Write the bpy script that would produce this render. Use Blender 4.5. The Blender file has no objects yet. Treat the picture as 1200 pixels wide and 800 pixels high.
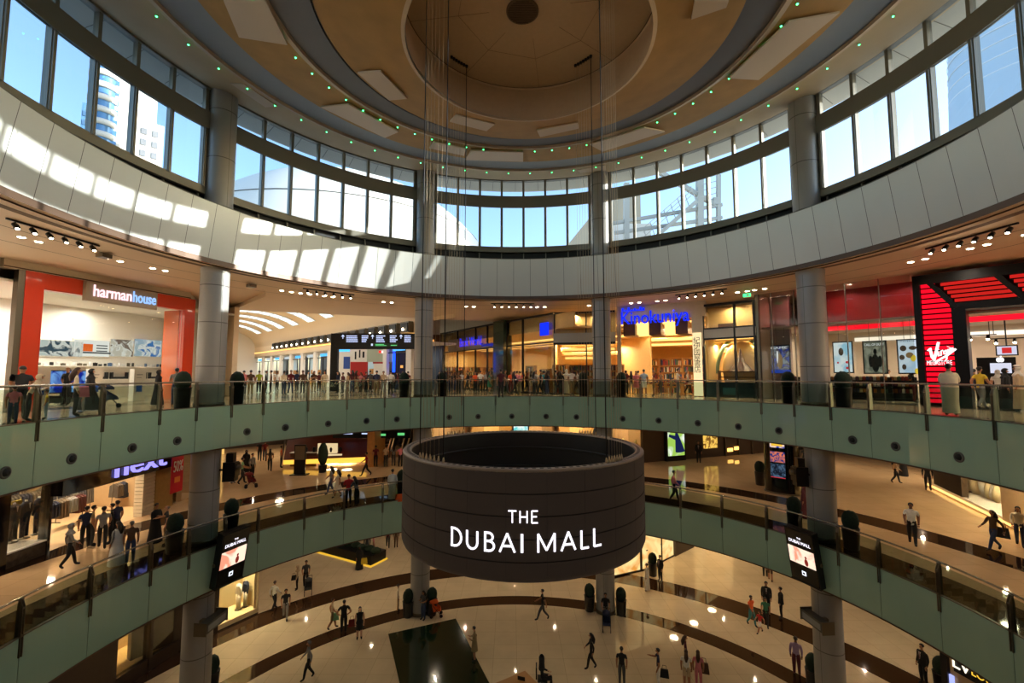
import bpy, bmesh, math, random
from mathutils import Vector, Matrix, Quaternion
R_=math.radians
random.seed(7)
scene=bpy.context.scene
COL=scene.collection
# ------------------------------------------------------------------ view
EYE=14.56; CX,CY=-.24,-14.39; FPX=521.43; PIT=.0737
F0,F1,F2=0.0,7.13,13.10            # floor levels
def P(R,th,z=0.0):
    t=R_(th); return Vector((R*math.sin(t),R*math.cos(t),z))
def ray(u,v):
    a=(u-600)/FPX; b=(400-v)/FPX; c,s=math.cos(PIT),math.sin(PIT)
    return a,c-b*s,s+b*c
def pz(u,v,z):
    a,y,w=ray(u,v); t=(z-EYE)/w; return Vector((CX+a*t,CY+y*t,z))
def pR(u,v,R):
    a,y,w=ray(u,v);A=a*a+y*y;B=2*(CX*a+CY*y);C=CX*CX+CY*CY-R*R
    t=(-B+math.sqrt(max(0,B*B-4*A*C)))/2/A
    x,yy,z=CX+a*t,CY+y*t,EYE+w*t
    return math.degrees(math.atan2(x,yy)),z
# ------------------------------------------------------------------ materials
def lin(c):
    o=[]
    for x in c[:3]:
        x/=255.0; o.append(x/12.92 if x<=.04045 else ((x+.055)/1.055)**2.4)
    return (*o,1.0)
_M={}
def mat(name,col,rough=.5,metal=0.0,emit=0.0,ecol=None,noise=0.0,nscale=6.0,spec=.5,coat=0.0,alpha=1.0,bump=0.0):
    if name in _M: return _M[name]
    m=bpy.data.materials.new(name); m.use_nodes=True; nt=m.node_tree
    b=nt.nodes['Principled BSDF']
    b.inputs['Base Color'].default_value=lin(col); b.inputs['Roughness'].default_value=rough
    b.inputs['Metallic'].default_value=metal; b.inputs['Specular IOR Level'].default_value=spec
    b.inputs['Coat Weight'].default_value=coat; b.inputs['Coat Roughness'].default_value=.05
    if emit:
        b.inputs['Emission Color'].default_value=lin(ecol or col); b.inputs['Emission Strength'].default_value=emit
    if noise:
        tc=nt.nodes.new('ShaderNodeTexCoord'); n=nt.nodes.new('ShaderNodeTexNoise'); n.inputs['Scale'].default_value=nscale; n.inputs['Detail'].default_value=5
        nt.links.new(tc.outputs['Object'],n.inputs['Vector'])
        r=nt.nodes.new('ShaderNodeMapRange'); r.inputs['From Min'].default_value=.3; r.inputs['From Max'].default_value=.7
        r.inputs['To Min'].default_value=1-noise; r.inputs['To Max'].default_value=1+noise
        nt.links.new(n.outputs['Fac'],r.inputs['Value'])
        v=nt.nodes.new('ShaderNodeVectorMath'); v.operation='SCALE'; v.inputs[0].default_value=lin(col)[:3]
        nt.links.new(r.outputs['Result'],v.inputs['Scale']); nt.links.new(v.outputs['Vector'],b.inputs['Base Color'])
        if bump:
            bp=nt.nodes.new('ShaderNodeBump'); bp.inputs['Strength'].default_value=bump; nt.links.new(n.outputs['Fac'],bp.inputs['Height']); nt.links.new(bp.outputs['Normal'],b.inputs['Normal'])
    _M[name]=m; return m
def lamp_mat(name,col,strength):
    if name in _M: return _M[name]
    m=bpy.data.materials.new(name); m.use_nodes=True; nt=m.node_tree; nt.nodes.clear()
    e=nt.nodes.new('ShaderNodeEmission'); e.inputs['Color'].default_value=lin(col); e.inputs['Strength'].default_value=strength
    o=nt.nodes.new('ShaderNodeOutputMaterial'); nt.links.new(e.outputs[0],o.inputs[0]); _M[name]=m; return m
def glass_mat(name,tint,refl=.12,rough=.0):
    if name in _M: return _M[name]
    m=bpy.data.materials.new(name); m.use_nodes=True; nt=m.node_tree; nt.nodes.clear()
    t=nt.nodes.new('ShaderNodeBsdfTransparent'); t.inputs['Color'].default_value=lin(tint)
    g=nt.nodes.new('ShaderNodeBsdfGlossy'); g.inputs['Roughness'].default_value=rough
    lw=nt.nodes.new('ShaderNodeFresnel'); lw.inputs['IOR'].default_value=1.45
    ml=nt.nodes.new('ShaderNodeMath'); ml.operation='MULTIPLY_ADD'; ml.inputs[1].default_value=.14 if refl<.15 else .22; ml.inputs[2].default_value=refl*.04
    nt.links.new(lw.outputs[0],ml.inputs[0])
    mx=nt.nodes.new('ShaderNodeMixShader'); nt.links.new(ml.outputs[0],mx.inputs[0]); nt.links.new(t.outputs[0],mx.inputs[1]); nt.links.new(g.outputs[0],mx.inputs[2])
    o=nt.nodes.new('ShaderNodeOutputMaterial'); nt.links.new(mx.outputs[0],o.inputs[0]); _M[name]=m; return m
def marble_floor(name,base,dark,bands,rough=.1,tile=1.2,vein=.06):
    """polished stone; dark inlaid rings at the radii in bands"""
    m=bpy.data.materials.new(name); m.use_nodes=True; nt=m.node_tree; N=nt.nodes; Lk=nt.links
    b=N['Principled BSDF']; b.inputs['Roughness'].default_value=rough; b.inputs['Specular IOR Level'].default_value=.6
    tc=N.new('ShaderNodeTexCoord'); sx=N.new('ShaderNodeSeparateXYZ'); Lk.new(tc.outputs['Object'],sx.inputs[0])
    cb=N.new('ShaderNodeCombineXYZ'); Lk.new(sx.outputs['X'],cb.inputs['X']); Lk.new(sx.outputs['Y'],cb.inputs['Y'])
    ln=N.new('ShaderNodeVectorMath'); ln.operation='LENGTH'; Lk.new(cb.outputs[0],ln.inputs[0])
    acc=None
    for lo,hi in bands:
        a=N.new('ShaderNodeMath'); a.operation='GREATER_THAN'; a.inputs[1].default_value=lo; Lk.new(ln.outputs['Value'],a.inputs[0])
        c=N.new('ShaderNodeMath'); c.operation='LESS_THAN'; c.inputs[1].default_value=hi; Lk.new(ln.outputs['Value'],c.inputs[0])
        d=N.new('ShaderNodeMath'); d.operation='MULTIPLY'; Lk.new(a.outputs[0],d.inputs[0]); Lk.new(c.outputs[0],d.inputs[1])
        if acc is None: acc=d
        else:
            e=N.new('ShaderNodeMath'); e.operation='MAXIMUM'; Lk.new(acc.outputs[0],e.inputs[0]); Lk.new(d.outputs[0],e.inputs[1]); acc=e
    ns=N.new('ShaderNodeTexNoise'); ns.inputs['Scale'].default_value=.9; ns.inputs['Detail'].default_value=7; Lk.new(tc.outputs['Object'],ns.inputs['Vector'])
    br=N.new('ShaderNodeTexBrick'); br.offset=0; br.inputs['Scale'].default_value=1/tile; br.inputs['Mortar Size'].default_value=.006; br.inputs['Brick Width'].default_value=1; br.inputs['Row Height'].default_value=1
    br.inputs['Color1'].default_value=(1,1,1,1); br.inputs['Color2'].default_value=(.93,.93,.93,1); br.inputs['Mortar'].default_value=(.62,.6,.56,1); Lk.new(tc.outputs['Object'],br.inputs['Vector'])
    mp=N.new('ShaderNodeMapRange'); mp.inputs['From Min'].default_value=.3; mp.inputs['From Max'].default_value=.7; mp.inputs['To Min'].default_value=1-vein; mp.inputs['To Max'].default_value=1+vein; Lk.new(ns.outputs['Fac'],mp.inputs['Value'])
    mx=N.new('ShaderNodeMix'); mx.data_type='RGBA'; mx.inputs[6].default_value=lin(base); mx.inputs[7].default_value=lin(dark); Lk.new(acc.outputs[0],mx.inputs[0])
    v=N.new('ShaderNodeVectorMath'); v.operation='SCALE'; Lk.new(mx.outputs[2],v.inputs[0]); Lk.new(mp.outputs[0],v.inputs['Scale'])
    v2=N.new('ShaderNodeVectorMath'); v2.operation='MULTIPLY'; Lk.new(v.outputs[0],v2.inputs[0]); Lk.new(br.outputs['Color'],v2.inputs[1]); Lk.new(v2.outputs[0],b.inputs['Base Color'])
    return m
# ------------------------------------------------------------------ mesh builder
class MB:
    def __init__(s): s.v=[]; s.f=[]; s.m=[]; s.mats=[]; s.cur=0; s.smooth=False; s.sm=[]
    def use(s,m):
        if m not in s.mats: s.mats.append(m)
        s.cur=s.mats.index(m); return s
    def add(s,vs,fs,M=None,smooth=False):
        b=len(s.v)
        for p in vs:
            p=Vector(p); s.v.append(tuple(M@p if M else p))
        for f in fs: s.f.append(tuple(b+i for i in f)); s.m.append(s.cur); s.sm.append(smooth)
        return s
    def box(s,x0,x1,y0,y1,z0,z1,M=None):
        vs=[(x,y,z) for z in(z0,z1) for y in(y0,y1) for x in(x0,x1)]
        return s.add(vs,[(0,2,3,1),(4,5,7,6),(0,1,5,4),(2,6,7,3),(0,4,6,2),(1,3,7,5)],M)
    def cbox(s,c,d,rz=0,M=None):
        T=Matrix.Translation(c)@Matrix.Rotation(rz,4,'Z')
        if M: T=M@T
        return s.box(-d[0]/2,d[0]/2,-d[1]/2,d[1]/2,-d[2]/2,d[2]/2,T)
    def bar(s,a,b,w,h=None):
        a=Vector(a);b=Vector(b);h=h or w;d=b-a;L=d.length
        if L<1e-6:return s
        q=d.to_track_quat('X','Z'); T=Matrix.Translation(a)@q.to_matrix().to_4x4()
        return s.box(0,L,-w/2,w/2,-h/2,h/2,T)
    def tube(s,pts,r,n=8,cap=True):
        pts=[Vector(p) for p in pts]; rs=r if isinstance(r,(list,tuple)) else [r]*len(pts); vs=[];fs=[]
        prev=None
        for i,p in enumerate(pts):
            d=(pts[min(i+1,len(pts)-1)]-pts[max(i-1,0)]).normalized()
            if prev is None:
                up=Vector((0,0,1)) if abs(d.z)<.9 else Vector((1,0,0)); a=d.cross(up).normalized()
            else: a=(prev-d*prev.dot(d)).normalized()
            prev=a; b=d.cross(a)
            for k in range(n):
                t=2*math.pi*k/n; vs.append(p+(a*math.cos(t)+b*math.sin(t))*rs[i])
        for i in range(len(pts)-1):
            for k in range(n):
                k2=(k+1)%n; fs.append((i*n+k,i*n+k2,(i+1)*n+k2,(i+1)*n+k))
        if cap: fs.append(tuple(reversed(range(n)))); fs.append(tuple((len(pts)-1)*n+k for k in range(n)))
        return s.add(vs,fs,smooth=True)
    def lathe(s,prof,c=(0,0,0),n=24,M=None,smooth=True,flat=1.0,cap=True):
        """prof: [(r,z)...] about a vertical axis"""
        vs=[];fs=[];m=len(prof)
        for r,z in prof:
            for k in range(n):
                t=2*math.pi*k/n; vs.append((c[0]+r*math.sin(t),c[1]+flat*r*math.cos(t),c[2]+z))
        for i in range(m-1):
            for k in range(n):
                k2=(k+1)%n; fs.append((i*n+k,(i+1)*n+k,(i+1)*n+k2,i*n+k2))
        s.add(vs,fs,M,smooth)
        if cap:
            s.add(vs[:n],[tuple(range(n))],M); s.add(vs[-n:],[tuple(reversed(range(n)))],M)
        return s
    def ring(s,prof,t0=0,t1=360,step=3.0,off=(0,0),smooth=True,closed=False):
        """profile swept round the atrium centre from bearing t0 to t1; closed: profile is a loop"""
        n=max(1,int(round((t1-t0)/step))); full=abs(t1-t0-360)<1e-6
        k=n if full else n+1; vs=[];m=len(prof)
        for i in range(k):
            t=R_(t0+(t1-t0)*i/n)
            for r,z in prof: vs.append((off[0]+r*math.sin(t),off[1]+r*math.cos(t),z))
        fs=[]
        for i in range(n):
            a=i*m;b=((i+1)%k)*m
            for j in range(m if closed else m-1):
                j2=(j+1)%m; fs.append((a+j,a+j2,b+j2,b+j))
        if closed and not full:
            fs.append(tuple(range(m))); fs.append(tuple(reversed([(k-1)*m+j for j in range(m)])))
        return s.add(vs,fs,smooth=smooth)
    def pbox(s,t0,t1,r0,r1,z0,z1,step=2.0):
        return s.ring([(r0,z0),(r1,z0),(r1,z1),(r0,z1)],t0,t1,step,closed=True,smooth=False)
    def ell(s,c,r,nu=12,nv=8,M=None,fn=None):
        vs=[];fs=[]
        for j in range(nv+1):
            ph=math.pi*j/nv
            for i in range(nu):
                t=2*math.pi*i/nu; p=Vector((r[0]*math.sin(ph)*math.cos(t),r[1]*math.sin(ph)*math.sin(t),r[2]*math.cos(ph)))
                if fn:p=fn(p)
                vs.append(p+Vector(c))
        for j in range(nv):
            for i in range(nu):
                i2=(i+1)%nu; fs.append((j*nu+i,(j+1)*nu+i,(j+1)*nu+i2,j*nu+i2))
        return s.add(vs,fs,M,True)
    def build(s,name,parent=None,loc=None,rz=0):
        me=bpy.data.meshes.new(name); me.from_pydata(s.v,[],s.f); me.validate(clean_customdata=False) if False else None
        for m in s.mats: me.materials.append(m)
        me.polygons.foreach_set('material_index',s.m); me.polygons.foreach_set('use_smooth',s.sm); me.update()
        o=bpy.data.objects.new(name,me); COL.objects.link(o)
        if parent: o.parent=parent
        if loc is not None: o.location=loc
        if rz: o.rotation_euler=(0,0,rz)
        return o
def fixn(o):
    bm=bmesh.new(); bm.from_mesh(o.data); bmesh.ops.remove_doubles(bm,verts=bm.verts,dist=1e-4); bmesh.ops.recalc_face_normals(bm,faces=bm.faces); bm.to_mesh(o.data); bm.free(); return o
def thing(name,label,cat,loc=(0,0,0),rz=0,group=None):
    o=bpy.data.objects.new(name,None); COL.objects.link(o); o.location=loc; o.rotation_euler=(0,0,rz); o.empty_display_size=.2
    return tag(o,label,cat,group)
def tag(o,label,cat,group=None,kind=None):
    o['label']=label; o['category']=cat
    if group:o['group']=group
    if kind:o['kind']=kind
    return o
def struct(o,label=None,cat=None):
    o['kind']='structure'
    if label:o['label']=label
    if cat:o['category']=cat
    return o
def copy_tree(o,parent=None,loc=None,rz=None,label=None):
    c=o.copy(); COL.objects.link(c)
    if parent is not None:c.parent=parent
    if loc is not None:c.location=loc
    if rz is not None:c.rotation_euler=(0,0,rz)
    if label:c['label']=label
    for ch in list(o.children): copy_tree(ch,c)
    return c
_fonts={}
def text_mb(mb,body,size,M,extrude=.01,align='CENTER',bend=None,font=None,spacing=1.0,xscale=1.0,bold=0.0):
    """real lettering as mesh, laid in the x-z plane of M (text reads along +x, up +z)"""
    cu=bpy.data.curves.new('lettering','FONT'); cu.body=body; cu.size=size; cu.extrude=extrude; cu.align_x=align; cu.resolution_u=3; cu.space_character=spacing; cu.offset=bold*size
    o=bpy.data.objects.new('lettering',cu); COL.objects.link(o)
    dg=bpy.context.evaluated_depsgraph_get(); ev=o.evaluated_get(dg); me=ev.to_mesh()
    vs=[]
    for v in me.vertices:
        p=Vector((v.co.x*xscale,-v.co.z,v.co.y)); vs.append(bend(p) if bend else M@p)
    fs=[tuple(p.vertices) for p in me.polygons]
    ev.to_mesh_clear(); bpy.data.objects.remove(o); bpy.data.curves.remove(cu)
    mb.add(vs,fs); return mb
# ================================================================== materials
cream=mat('cream plaster',(214,200,178),.6,noise=.03)
white_wall=mat('white painted wall',(232,226,214),.5)
m_panel=mat('pale composite cladding panel',(216,216,208),.38,metal=.15,noise=.02,nscale=.6)
m_seam=mat('panel seam',(96,94,88),.7)
m_frame=mat('grey bronze window frame',(132,128,116),.42,metal=.35)
m_beam=mat('grey bronze ring beam',(124,120,108),.5,metal=.2)
m_dark=mat('near black recess',(16,16,16),.6)
m_col=mat('satin grey column cladding',(158,155,150),.42,metal=.12,noise=.02,nscale=1.5)
m_coljoint=mat('column joint',(110,106,102),.5,metal=.4)
m_tan=mat('gold brown stippled plaster',(172,132,74),.75,noise=.10,nscale=1.3)
m_tan2=mat('sand plaster',(188,164,126),.7,noise=.04,nscale=1.0)
m_blue=mat('blue grey cove in bluish light',(142,148,152),.65,noise=.03,nscale=.5)  # blue grey base colour stands in for bluish light in the recess slot
m_cove2=mat('charcoal cove in cool light',(112,112,114),.7,noise=.03,nscale=.5)  # cool slot light of the inner band is put into this grey
m_lip=mat('pinkish plaster lip',(186,160,132),.6)
m_rec=mat('warm beige recess plaster',(196,168,134),.65,noise=.03)
m_accp=mat('pale rectangular acoustic panel',(206,184,156),.6)
m_green=mat('back painted sage green glass',(158,190,166),.12,coat=.5,noise=.03,nscale=.4)
m_greenj=mat('green panel joint',(58,78,66),.4)
m_steel=mat('brushed bronze steel',(112,104,90),.32,metal=.8)
m_rail=mat('polished handrail',(170,162,145),.22,metal=.9)
m_soff=mat('smooth warm ceiling plaster',(224,198,166),.6)
m_soffg=mat('ceiling groove',(110,88,68),.8)
m_brown=mat('brown metal edge',(92,70,54),.45,metal=.4)
g_clear=glass_mat('clear balustrade glass',(222,232,226),.1)
g_win=glass_mat('window glass',(240,246,250),.03)
g_shop=glass_mat('shop glass',(236,238,234),.2)
m_fl0=marble_floor('polished cream marble ground floor',(214,192,158),(62,42,28),[(15.0,16.1),(19.3,21.0)],.045)
m_fl1=marble_floor('polished cream marble first gallery',(206,172,130),(48,32,22),[(13.5,15.9),(19.3,20.9)],.05)
m_fl2=marble_floor('polished cream marble upper gallery',(214,190,156),(60,44,34),[(13.5,15.6),(19.6,21)],.14)
# ================================================================== floors
def slab(name,mf,r0,r1,z,label):
    mb=MB().use(mf)
    if r0==0: mb.lathe([(r1,0)],(0,0,z),72); mb.v=mb.v[:72]; mb.f=[tuple(reversed(range(72)))]; mb.m=[0]; mb.sm=[False]
    else: mb.ring([(r0,z),(r1,z)],step=4,smooth=False)
    o=mb.build(name); 
    return struct(o,label,'floor')
f0=MB().use(m_fl0); f0.add([P(46,t*5,0) for t in range(72)],[tuple(reversed(range(72)))]); f0=f0.build('floor'); struct(f0,'cream polished marble ground floor with two dark inlaid rings','floor')
slab('floor',m_fl1,14.14,60,F1,'cream polished marble floor of the first gallery with dark rings')
slab('floor',m_fl2,14.14,100,F2,'cream polished marble floor of the upper gallery')
# soffits under the galleries
m_soff1=mat('dark beige gallery soffit',(150,128,104),.6)  # darker beige than the upper gallery ceiling
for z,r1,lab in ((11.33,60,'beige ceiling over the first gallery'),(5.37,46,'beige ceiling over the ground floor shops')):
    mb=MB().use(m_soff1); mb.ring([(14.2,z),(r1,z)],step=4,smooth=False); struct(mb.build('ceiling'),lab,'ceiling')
# green glass cladding of the two gallery edges
POSTS=[-147.5,-138.8,-130,-121.2,-112.5,-104,-95.3,-86.7,-78.1,-72,-65.7,-59.6,-50.4,-41.8,-33,-26.8,-20.6,-13.9,-5.2,3.6,12.2,18.5,24.8,31.4,40,48.9,57.8,64.1,70.6,77,85.5,94.3,103,111.7,120.5,129,138,147]
JO=POSTS+[156,165,175,185,195,204]
for i,(zt,zb,lab) in enumerate(((F2+.06,11.33,'sage green glass cladding round the edge of the upper gallery'),(F1+.06,5.37,'sage green glass cladding round the edge of the first gallery'))):
    mb=MB()
    for a,b in zip(JO,JO[1:]+[JO[0]+360]):
        mb.use(m_green); mb.pbox(a+.04,b-.04,14.12,14.16,zb,zt,2.5)
        mb.use(m_greenj); mb.pbox(a-.04,a+.04,14.13,14.17,zb,zt,1)
    mb.use(m_brown); mb.ring([(14.1,zb-.05),(14.1,zb),(14.22,zb),(14.22,zb-.05)],step=3,closed=True,smooth=False)
    mb.use(m_steel); mb.ring([(14.1,zt),(14.1,zt+.03),(14.2,zt+.03),(14.2,zt)],step=3,closed=True,smooth=False)
    struct(mb.build('trim_%d'%(i+1)),lab,'cladding')
# ================================================================== balustrades
def balustrade(zf,label):
    t=thing('glass_balustrade',label,'balustrade',(0,0,zf))
    zr=1.13
    mb=MB().use(m_rail)
    pts=[P(14.2,a,zr) for a in [POSTS[0]+(POSTS[-1]-POSTS[0])*k/150 for k in range(151)]]
    mb.tube(pts,.032,8); mb.build('handrail',t)
    for a,b in zip(POSTS,POSTS[1:]):
        mb=MB().use(g_clear); mb.pbox(a+.16,b-.16,14.150,14.162,.04,1.04,1.5); mb.build('glass_panel',t)
    for a in POSTS:
        mb=MB().use(m_steel); M=Matrix.Rotation(R_(-a),4,'Z')
        # tapered flat blade: deep at the floor, slim at the rail, running down over the cladding
        for sx in(-.045,.025):
            prof=[(14.0+.07,-.48),(14.12,-.48),(14.12,.02),(14.24,.05),(14.225,.9),(14.2,1.1),(14.16,1.1),(14.08,.9)]
            vs=[(sx,y,z) for y,z in prof]+[(sx+.02,y,z) for y,z in prof]; n=len(prof)
            fs=[tuple(range(n)),tuple(reversed(range(n,2*n)))]+[(k,(k+1)%n+0,(k+1)%n+n,k+n)[::-1] for k in range(n)]
            mb.add(vs,fs,M)
        mb.cbox((0,14.17,1.09),(.11,.07,.03),M=M); mb.cbox((0,14.09,.1),(.10,.04,.06),M=M); mb.cbox((0,14.09,.85),(.10,.03,.05),M=M)
        mb.build('post',t)
    return t
balustrade(F2,'glass balustrade with bronze blade posts round the upper gallery, at eye level')
balustrade(F1,'glass balustrade with bronze blade posts round the lower gallery')
# ================================================================== big upper ring
# cladding band
mb=MB(); zb,zt,rb,rt=19.62,21.97,14.29,13.90
def rz_(z): return rb+(rt-rb)*(z-zb)/(zt-zb)
NP=82
for k in range(NP):
    a=65.3+360/82*k+.04; b=a+360/82-.08
    mb.use(m_panel)
    e=0.0
    mb.ring([(rz_(zb)-e,zb),(rz_(zt)-e,zt)],a,b,2.2,smooth=False)
mb.use(m_seam); mb.ring([(rz_(zb)+.03,zb),(rz_(zt)+.03,zt)],step=2.25,smooth=False)
struct(mb.build('trim_3'),'band of tall pale cladding panels leaning inward below the ring of windows','cladding')
mb=MB().use(m_brown); mb.ring([(14.24,19.40),(14.24,19.62),(14.34,19.63),(14.6,19.5),(14.6,19.40)],step=2.5,smooth=False); struct(mb.build('trim_4'),'thin brown metal lip under the pale cladding band','edge')
mb=MB().use(m_beam); mb.ring([(13.90,21.97),(13.93,22.02),(15.8,22.02)],step=3,smooth=False)
mb.use(m_dark); mb.ring([(15.8,21.8),(15.8,23.12),(15.6,23.14)],step=3,smooth=False)
struct(mb.build('trim_5'),'dark ledge and vent slot below the window ring','ledge')
# window ring : eight bays between nine column positions
COLS=[-110.9,-66.8,-22.76,21.28,65.3,109.3,154,-156]
SILL,HEAD,TB,TT=23.18,25.92,26.74,27.92
bays=[(-156,-110.9),(-110.9,-66.8),(-66.8,-22.76),(-22.76,21.28),(21.28,65.3),(65.3,109.3),(109.3,154),(154,204)]
lab=['behind the camera on the left','at the far left','left of centre','facing the camera in the centre','right of centre','at the far right','behind the camera on the right','behind the camera']
wid=0
for bi,(a,b) in enumerate(bays):
    c=(a+b)/2; w=(b-a); st=w*.126; a0=c-3.5*st; b0=c+3.5*st
    wid+=1
    root=MB().use(m_beam); root.pbox(a,b,15.42,15.62,22.86,SILL,2.2)           # sill beam
    root.pbox(a,b,15.30,15.36,HEAD,TB,2.2); root.pbox(a,b,15.36,15.62,HEAD+.15,TB-.04,2.2)                                    # ring beam
    root.pbox(a,b,15.32,15.62,TT-.1,TT+.1,2.2)
    root.use(m_frame); root.pbox(a0-.5,b0+.5,15.5,15.56,HEAD+.07,HEAD+.15,2.2); root.pbox(a0-.5,b0+.5,15.44,15.5,SILL,SILL+.06,2.2)
    root.pbox(a+1.6,a0,15.45,15.56,SILL,TT,2.2); root.pbox(b0,b-1.6,15.45,15.56,SILL,TT,2.2)
    o=root.build('window_%d'%wid); struct(o,'curved bay of seven tall clerestory panes '+lab[bi],'window')
    if bi in (7,): 
        pass
    for k in range(8):
        t=a0+k*st; mb=MB().use(m_frame); M=Matrix.Rotation(R_(-t),4,'Z')
        mb.box(-.08,.08,15.40,15.62,SILL,HEAD+.16,M); mb.box(-.05,.05,15.34,15.41,SILL,HEAD-.0,M)
        mb.box(-.07,.07,15.38,15.6,TB-.04,TT,M); mb.box(-.03,.03,15.66,15.76,22.02,22.9,M)
        mb.build('mullion',o)
    for k in range(7):
        mb=MB().use(g_win); mb.pbox(a0+k*st+.15,a0+(k+1)*st-.15,15.50,15.515,SILL+.03,HEAD+.1,3); mb.pbox(a0+k*st+.15,a0+(k+1)*st-.15,15.50,15.515,TB+.02,TT-.1,3)
        mb.build('pane',o)
# ================================================================== columns
def column(th,label):
    c=P(15.26,th,0); r=.575
    t=thing('column',label,'column',c,R_(-th)); t['kind']='thing'
    mb=MB().use(m_col); mb.lathe([(r,0),(r,28.0)],n=40,cap=False); 
    mb.build('shaft',t)
    mb=MB().use(m_coljoint)
    for z in (2.4,4.9,8.0,9.4,12.4,14.9,16.9,18.6,22.3,24.6,26.9): mb.lathe([(r+.002,z),(r+.006,z+.01),(r+.006,z+.03),(r+.002,z+.04)],n=40,cap=False)
    for ph in (60,180,300):
        a=R_(ph); mb.box(-.008,.008,r,r+.004,0,28,Matrix.Rotation(a,4,'Z'))
    mb.build('joint_ring',t)
    for z,nm in ((F0,'base_collar'),(F1,'base_collar'),(F2,'base_collar')):
        mb=MB().use(m_steel); mb.lathe([(r+.005,z),(r+.035,z+.01),(r+.035,z+.16),(r+.005,z+.2)],n=40,cap=False); mb.build(nm,t)
    mb=MB().use(m_col); mb.lathe([(r+.004,19.2),(r+.02,19.25),(r+.02,19.42)],n=40,cap=False); mb.build('top_collar',t)
    return t
cl=['round grey column behind the camera, left side','round grey column at the left, sunlit on the upper gallery','round grey column just left of centre','round grey column just right of centre','round grey column at the right, in front of the red shop windows','round grey column behind the camera, right side','round grey column far behind the camera on the right','round grey column far behind the camera on the left']
for th,l in zip(COLS,cl): column(th,l)
# ================================================================== stepped ceiling
OX=.22
def ceil_ring(name,mt,prof,label,off=(OX,0)):
    mb=MB()
    for m,pr in zip(mt,prof): mb.use(m); mb.ring(pr,step=3,off=off,smooth=False)
    return struct(mb.build(name),label,'ceiling')
ceil_ring('ceiling',[m_tan2,m_lip],[[(15.75,27.95),(15.3,27.87),(12.95,27.36)],[(12.95,27.36),(12.72,27.28),(12.70,27.42)]],'sand coloured outer ring of the stepped atrium ceiling')
ceil_ring('ceiling',[m_blue],[[(12.70,27.42),(10.99,27.16),(10.99,27.04)]],'blue grey cove ring of the atrium ceiling')
ceil_ring('ceiling',[m_tan,m_lip],[[(10.99,27.04),(8.62,26.56)],[(8.62,26.56),(8.38,26.47),(8.36,26.6)]],'gold brown middle ring of the stepped atrium ceiling')
ceil_ring('ceiling',[m_cove2],[[(8.36,26.60),(6.9,26.32),(6.9,26.2)]],'charcoal cove ring of the atrium ceiling')
ceil_ring('ceiling',[m_tan,m_rec],[[(6.9,26.2),(4.2,25.52)],[(4.2,25.52),(4.07,25.47),(4.12,25.6)]],'gold brown inner ring of the stepped atrium ceiling',(.3,0))
ceil_ring('ceiling',[m_rec],[[(4.12,25.6),(4.32,27.02),(4.28,27.1)]],'beige cylindrical recess wall at the middle of the ceiling',(.35,0))
mb=MB().use(m_rec); mb.add([P(4.4,t*6,27.12)+Vector((.35,0,0)) for t in range(60)],[tuple(range(60))])
mb.use(m_soffg)
for t in range(0,360,45): 
    a=P(1.4,t+8,27.10)+Vector((.35,0,0)); b=P(4.3,t+8,27.10)+Vector((.35,0,0)); mb.bar(a,b,.008,.006)
for k in range(8):
    mb.bar(P(2.5,k*45+8,27.10)+Vector((.35,0,0)),P(2.5,k*45+53,27.10)+Vector((.35,0,0)),.008,.006)
mb.ring([(4.30,27.09),(4.25,27.09)],off=(.35,0))
struct(mb.build('ceiling'),'flat beige disc closing the recess, scored with fine joints','ceiling')
# round vent in the middle
t=thing('ceiling_vent','round brown grille at the centre of the ceiling recess','vent',(.12,.12,27.1))
mb=MB().use(mat('vent brown',(104,82,58),.6)); mb.lathe([(.56,0),(.56,-.05),(.5,-.06)],n=32); mb.build('frame',t)
mb=MB().use(mat('vent dark',(78,60,42),.7))
for k in range(-6,7):
    w=math.sqrt(max(.01,.25-(k*.075)**2)); mb.box(-w,w,k*.075-.012,k*.075+.012,-.08,-.06)
mb.build('grille',t)
# roof slab outside and eave
mb=MB().use(mat('pale roof membrane',(200,196,186),.8)); mb.ring([(15.85,22.6),(110,22.6)],step=4,smooth=False); mb.ring([(15.9,29.3),(15.9,28.3)],step=4,smooth=False)
struct(mb.build('trim_6'),'flat outer roof round the atrium','roof')
mb=MB().use(mat('eave underside',(196,192,180),.7)); mb.ring([(15.6,28.0),(16.7,27.68),(16.85,27.68),(17.0,28.6),(0.5,29.6)],step=3,smooth=False)
mb.use(m_seam)
for k in range(64): 
    a=k*5.625; mb.bar(P(15.7,a,27.965),P(16.65,a,27.69),.02,.01)
struct(mb.build('ceiling'),'pale projecting eave outside the windows','roof')
# green ceiling leds
m_led=lamp_mat('green led',(70,255,130),9)
led=None
def add_led(p,lab):
    global led
    if led is None:
        led=thing('ceiling_light',lab,'light',p,0,'small green ceiling lights')
        mb=MB().use(m_led); mb.ell((0,0,-.02),(.036,.036,.03),8,6); mb.build('lens',led)
        mb=MB().use(m_steel); mb.lathe([(.06,0.01),(.06,-.015),(.045,-.015)],n=12); mb.build('trim_ring',led)
    else: copy_tree(led,loc=p,label=lab)
for k in range(60):
    a=-177+6*k
    if abs(a)<100: add_led(P(13.25,a,27.40)+Vector((OX,0,0)),'small green light in the outer ring of the ceiling')
    if abs(a+2)<116: add_led(P(8.85,a+2,26.58)+Vector((OX,0,0)),'small green light in the middle ring of the ceiling')
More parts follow.
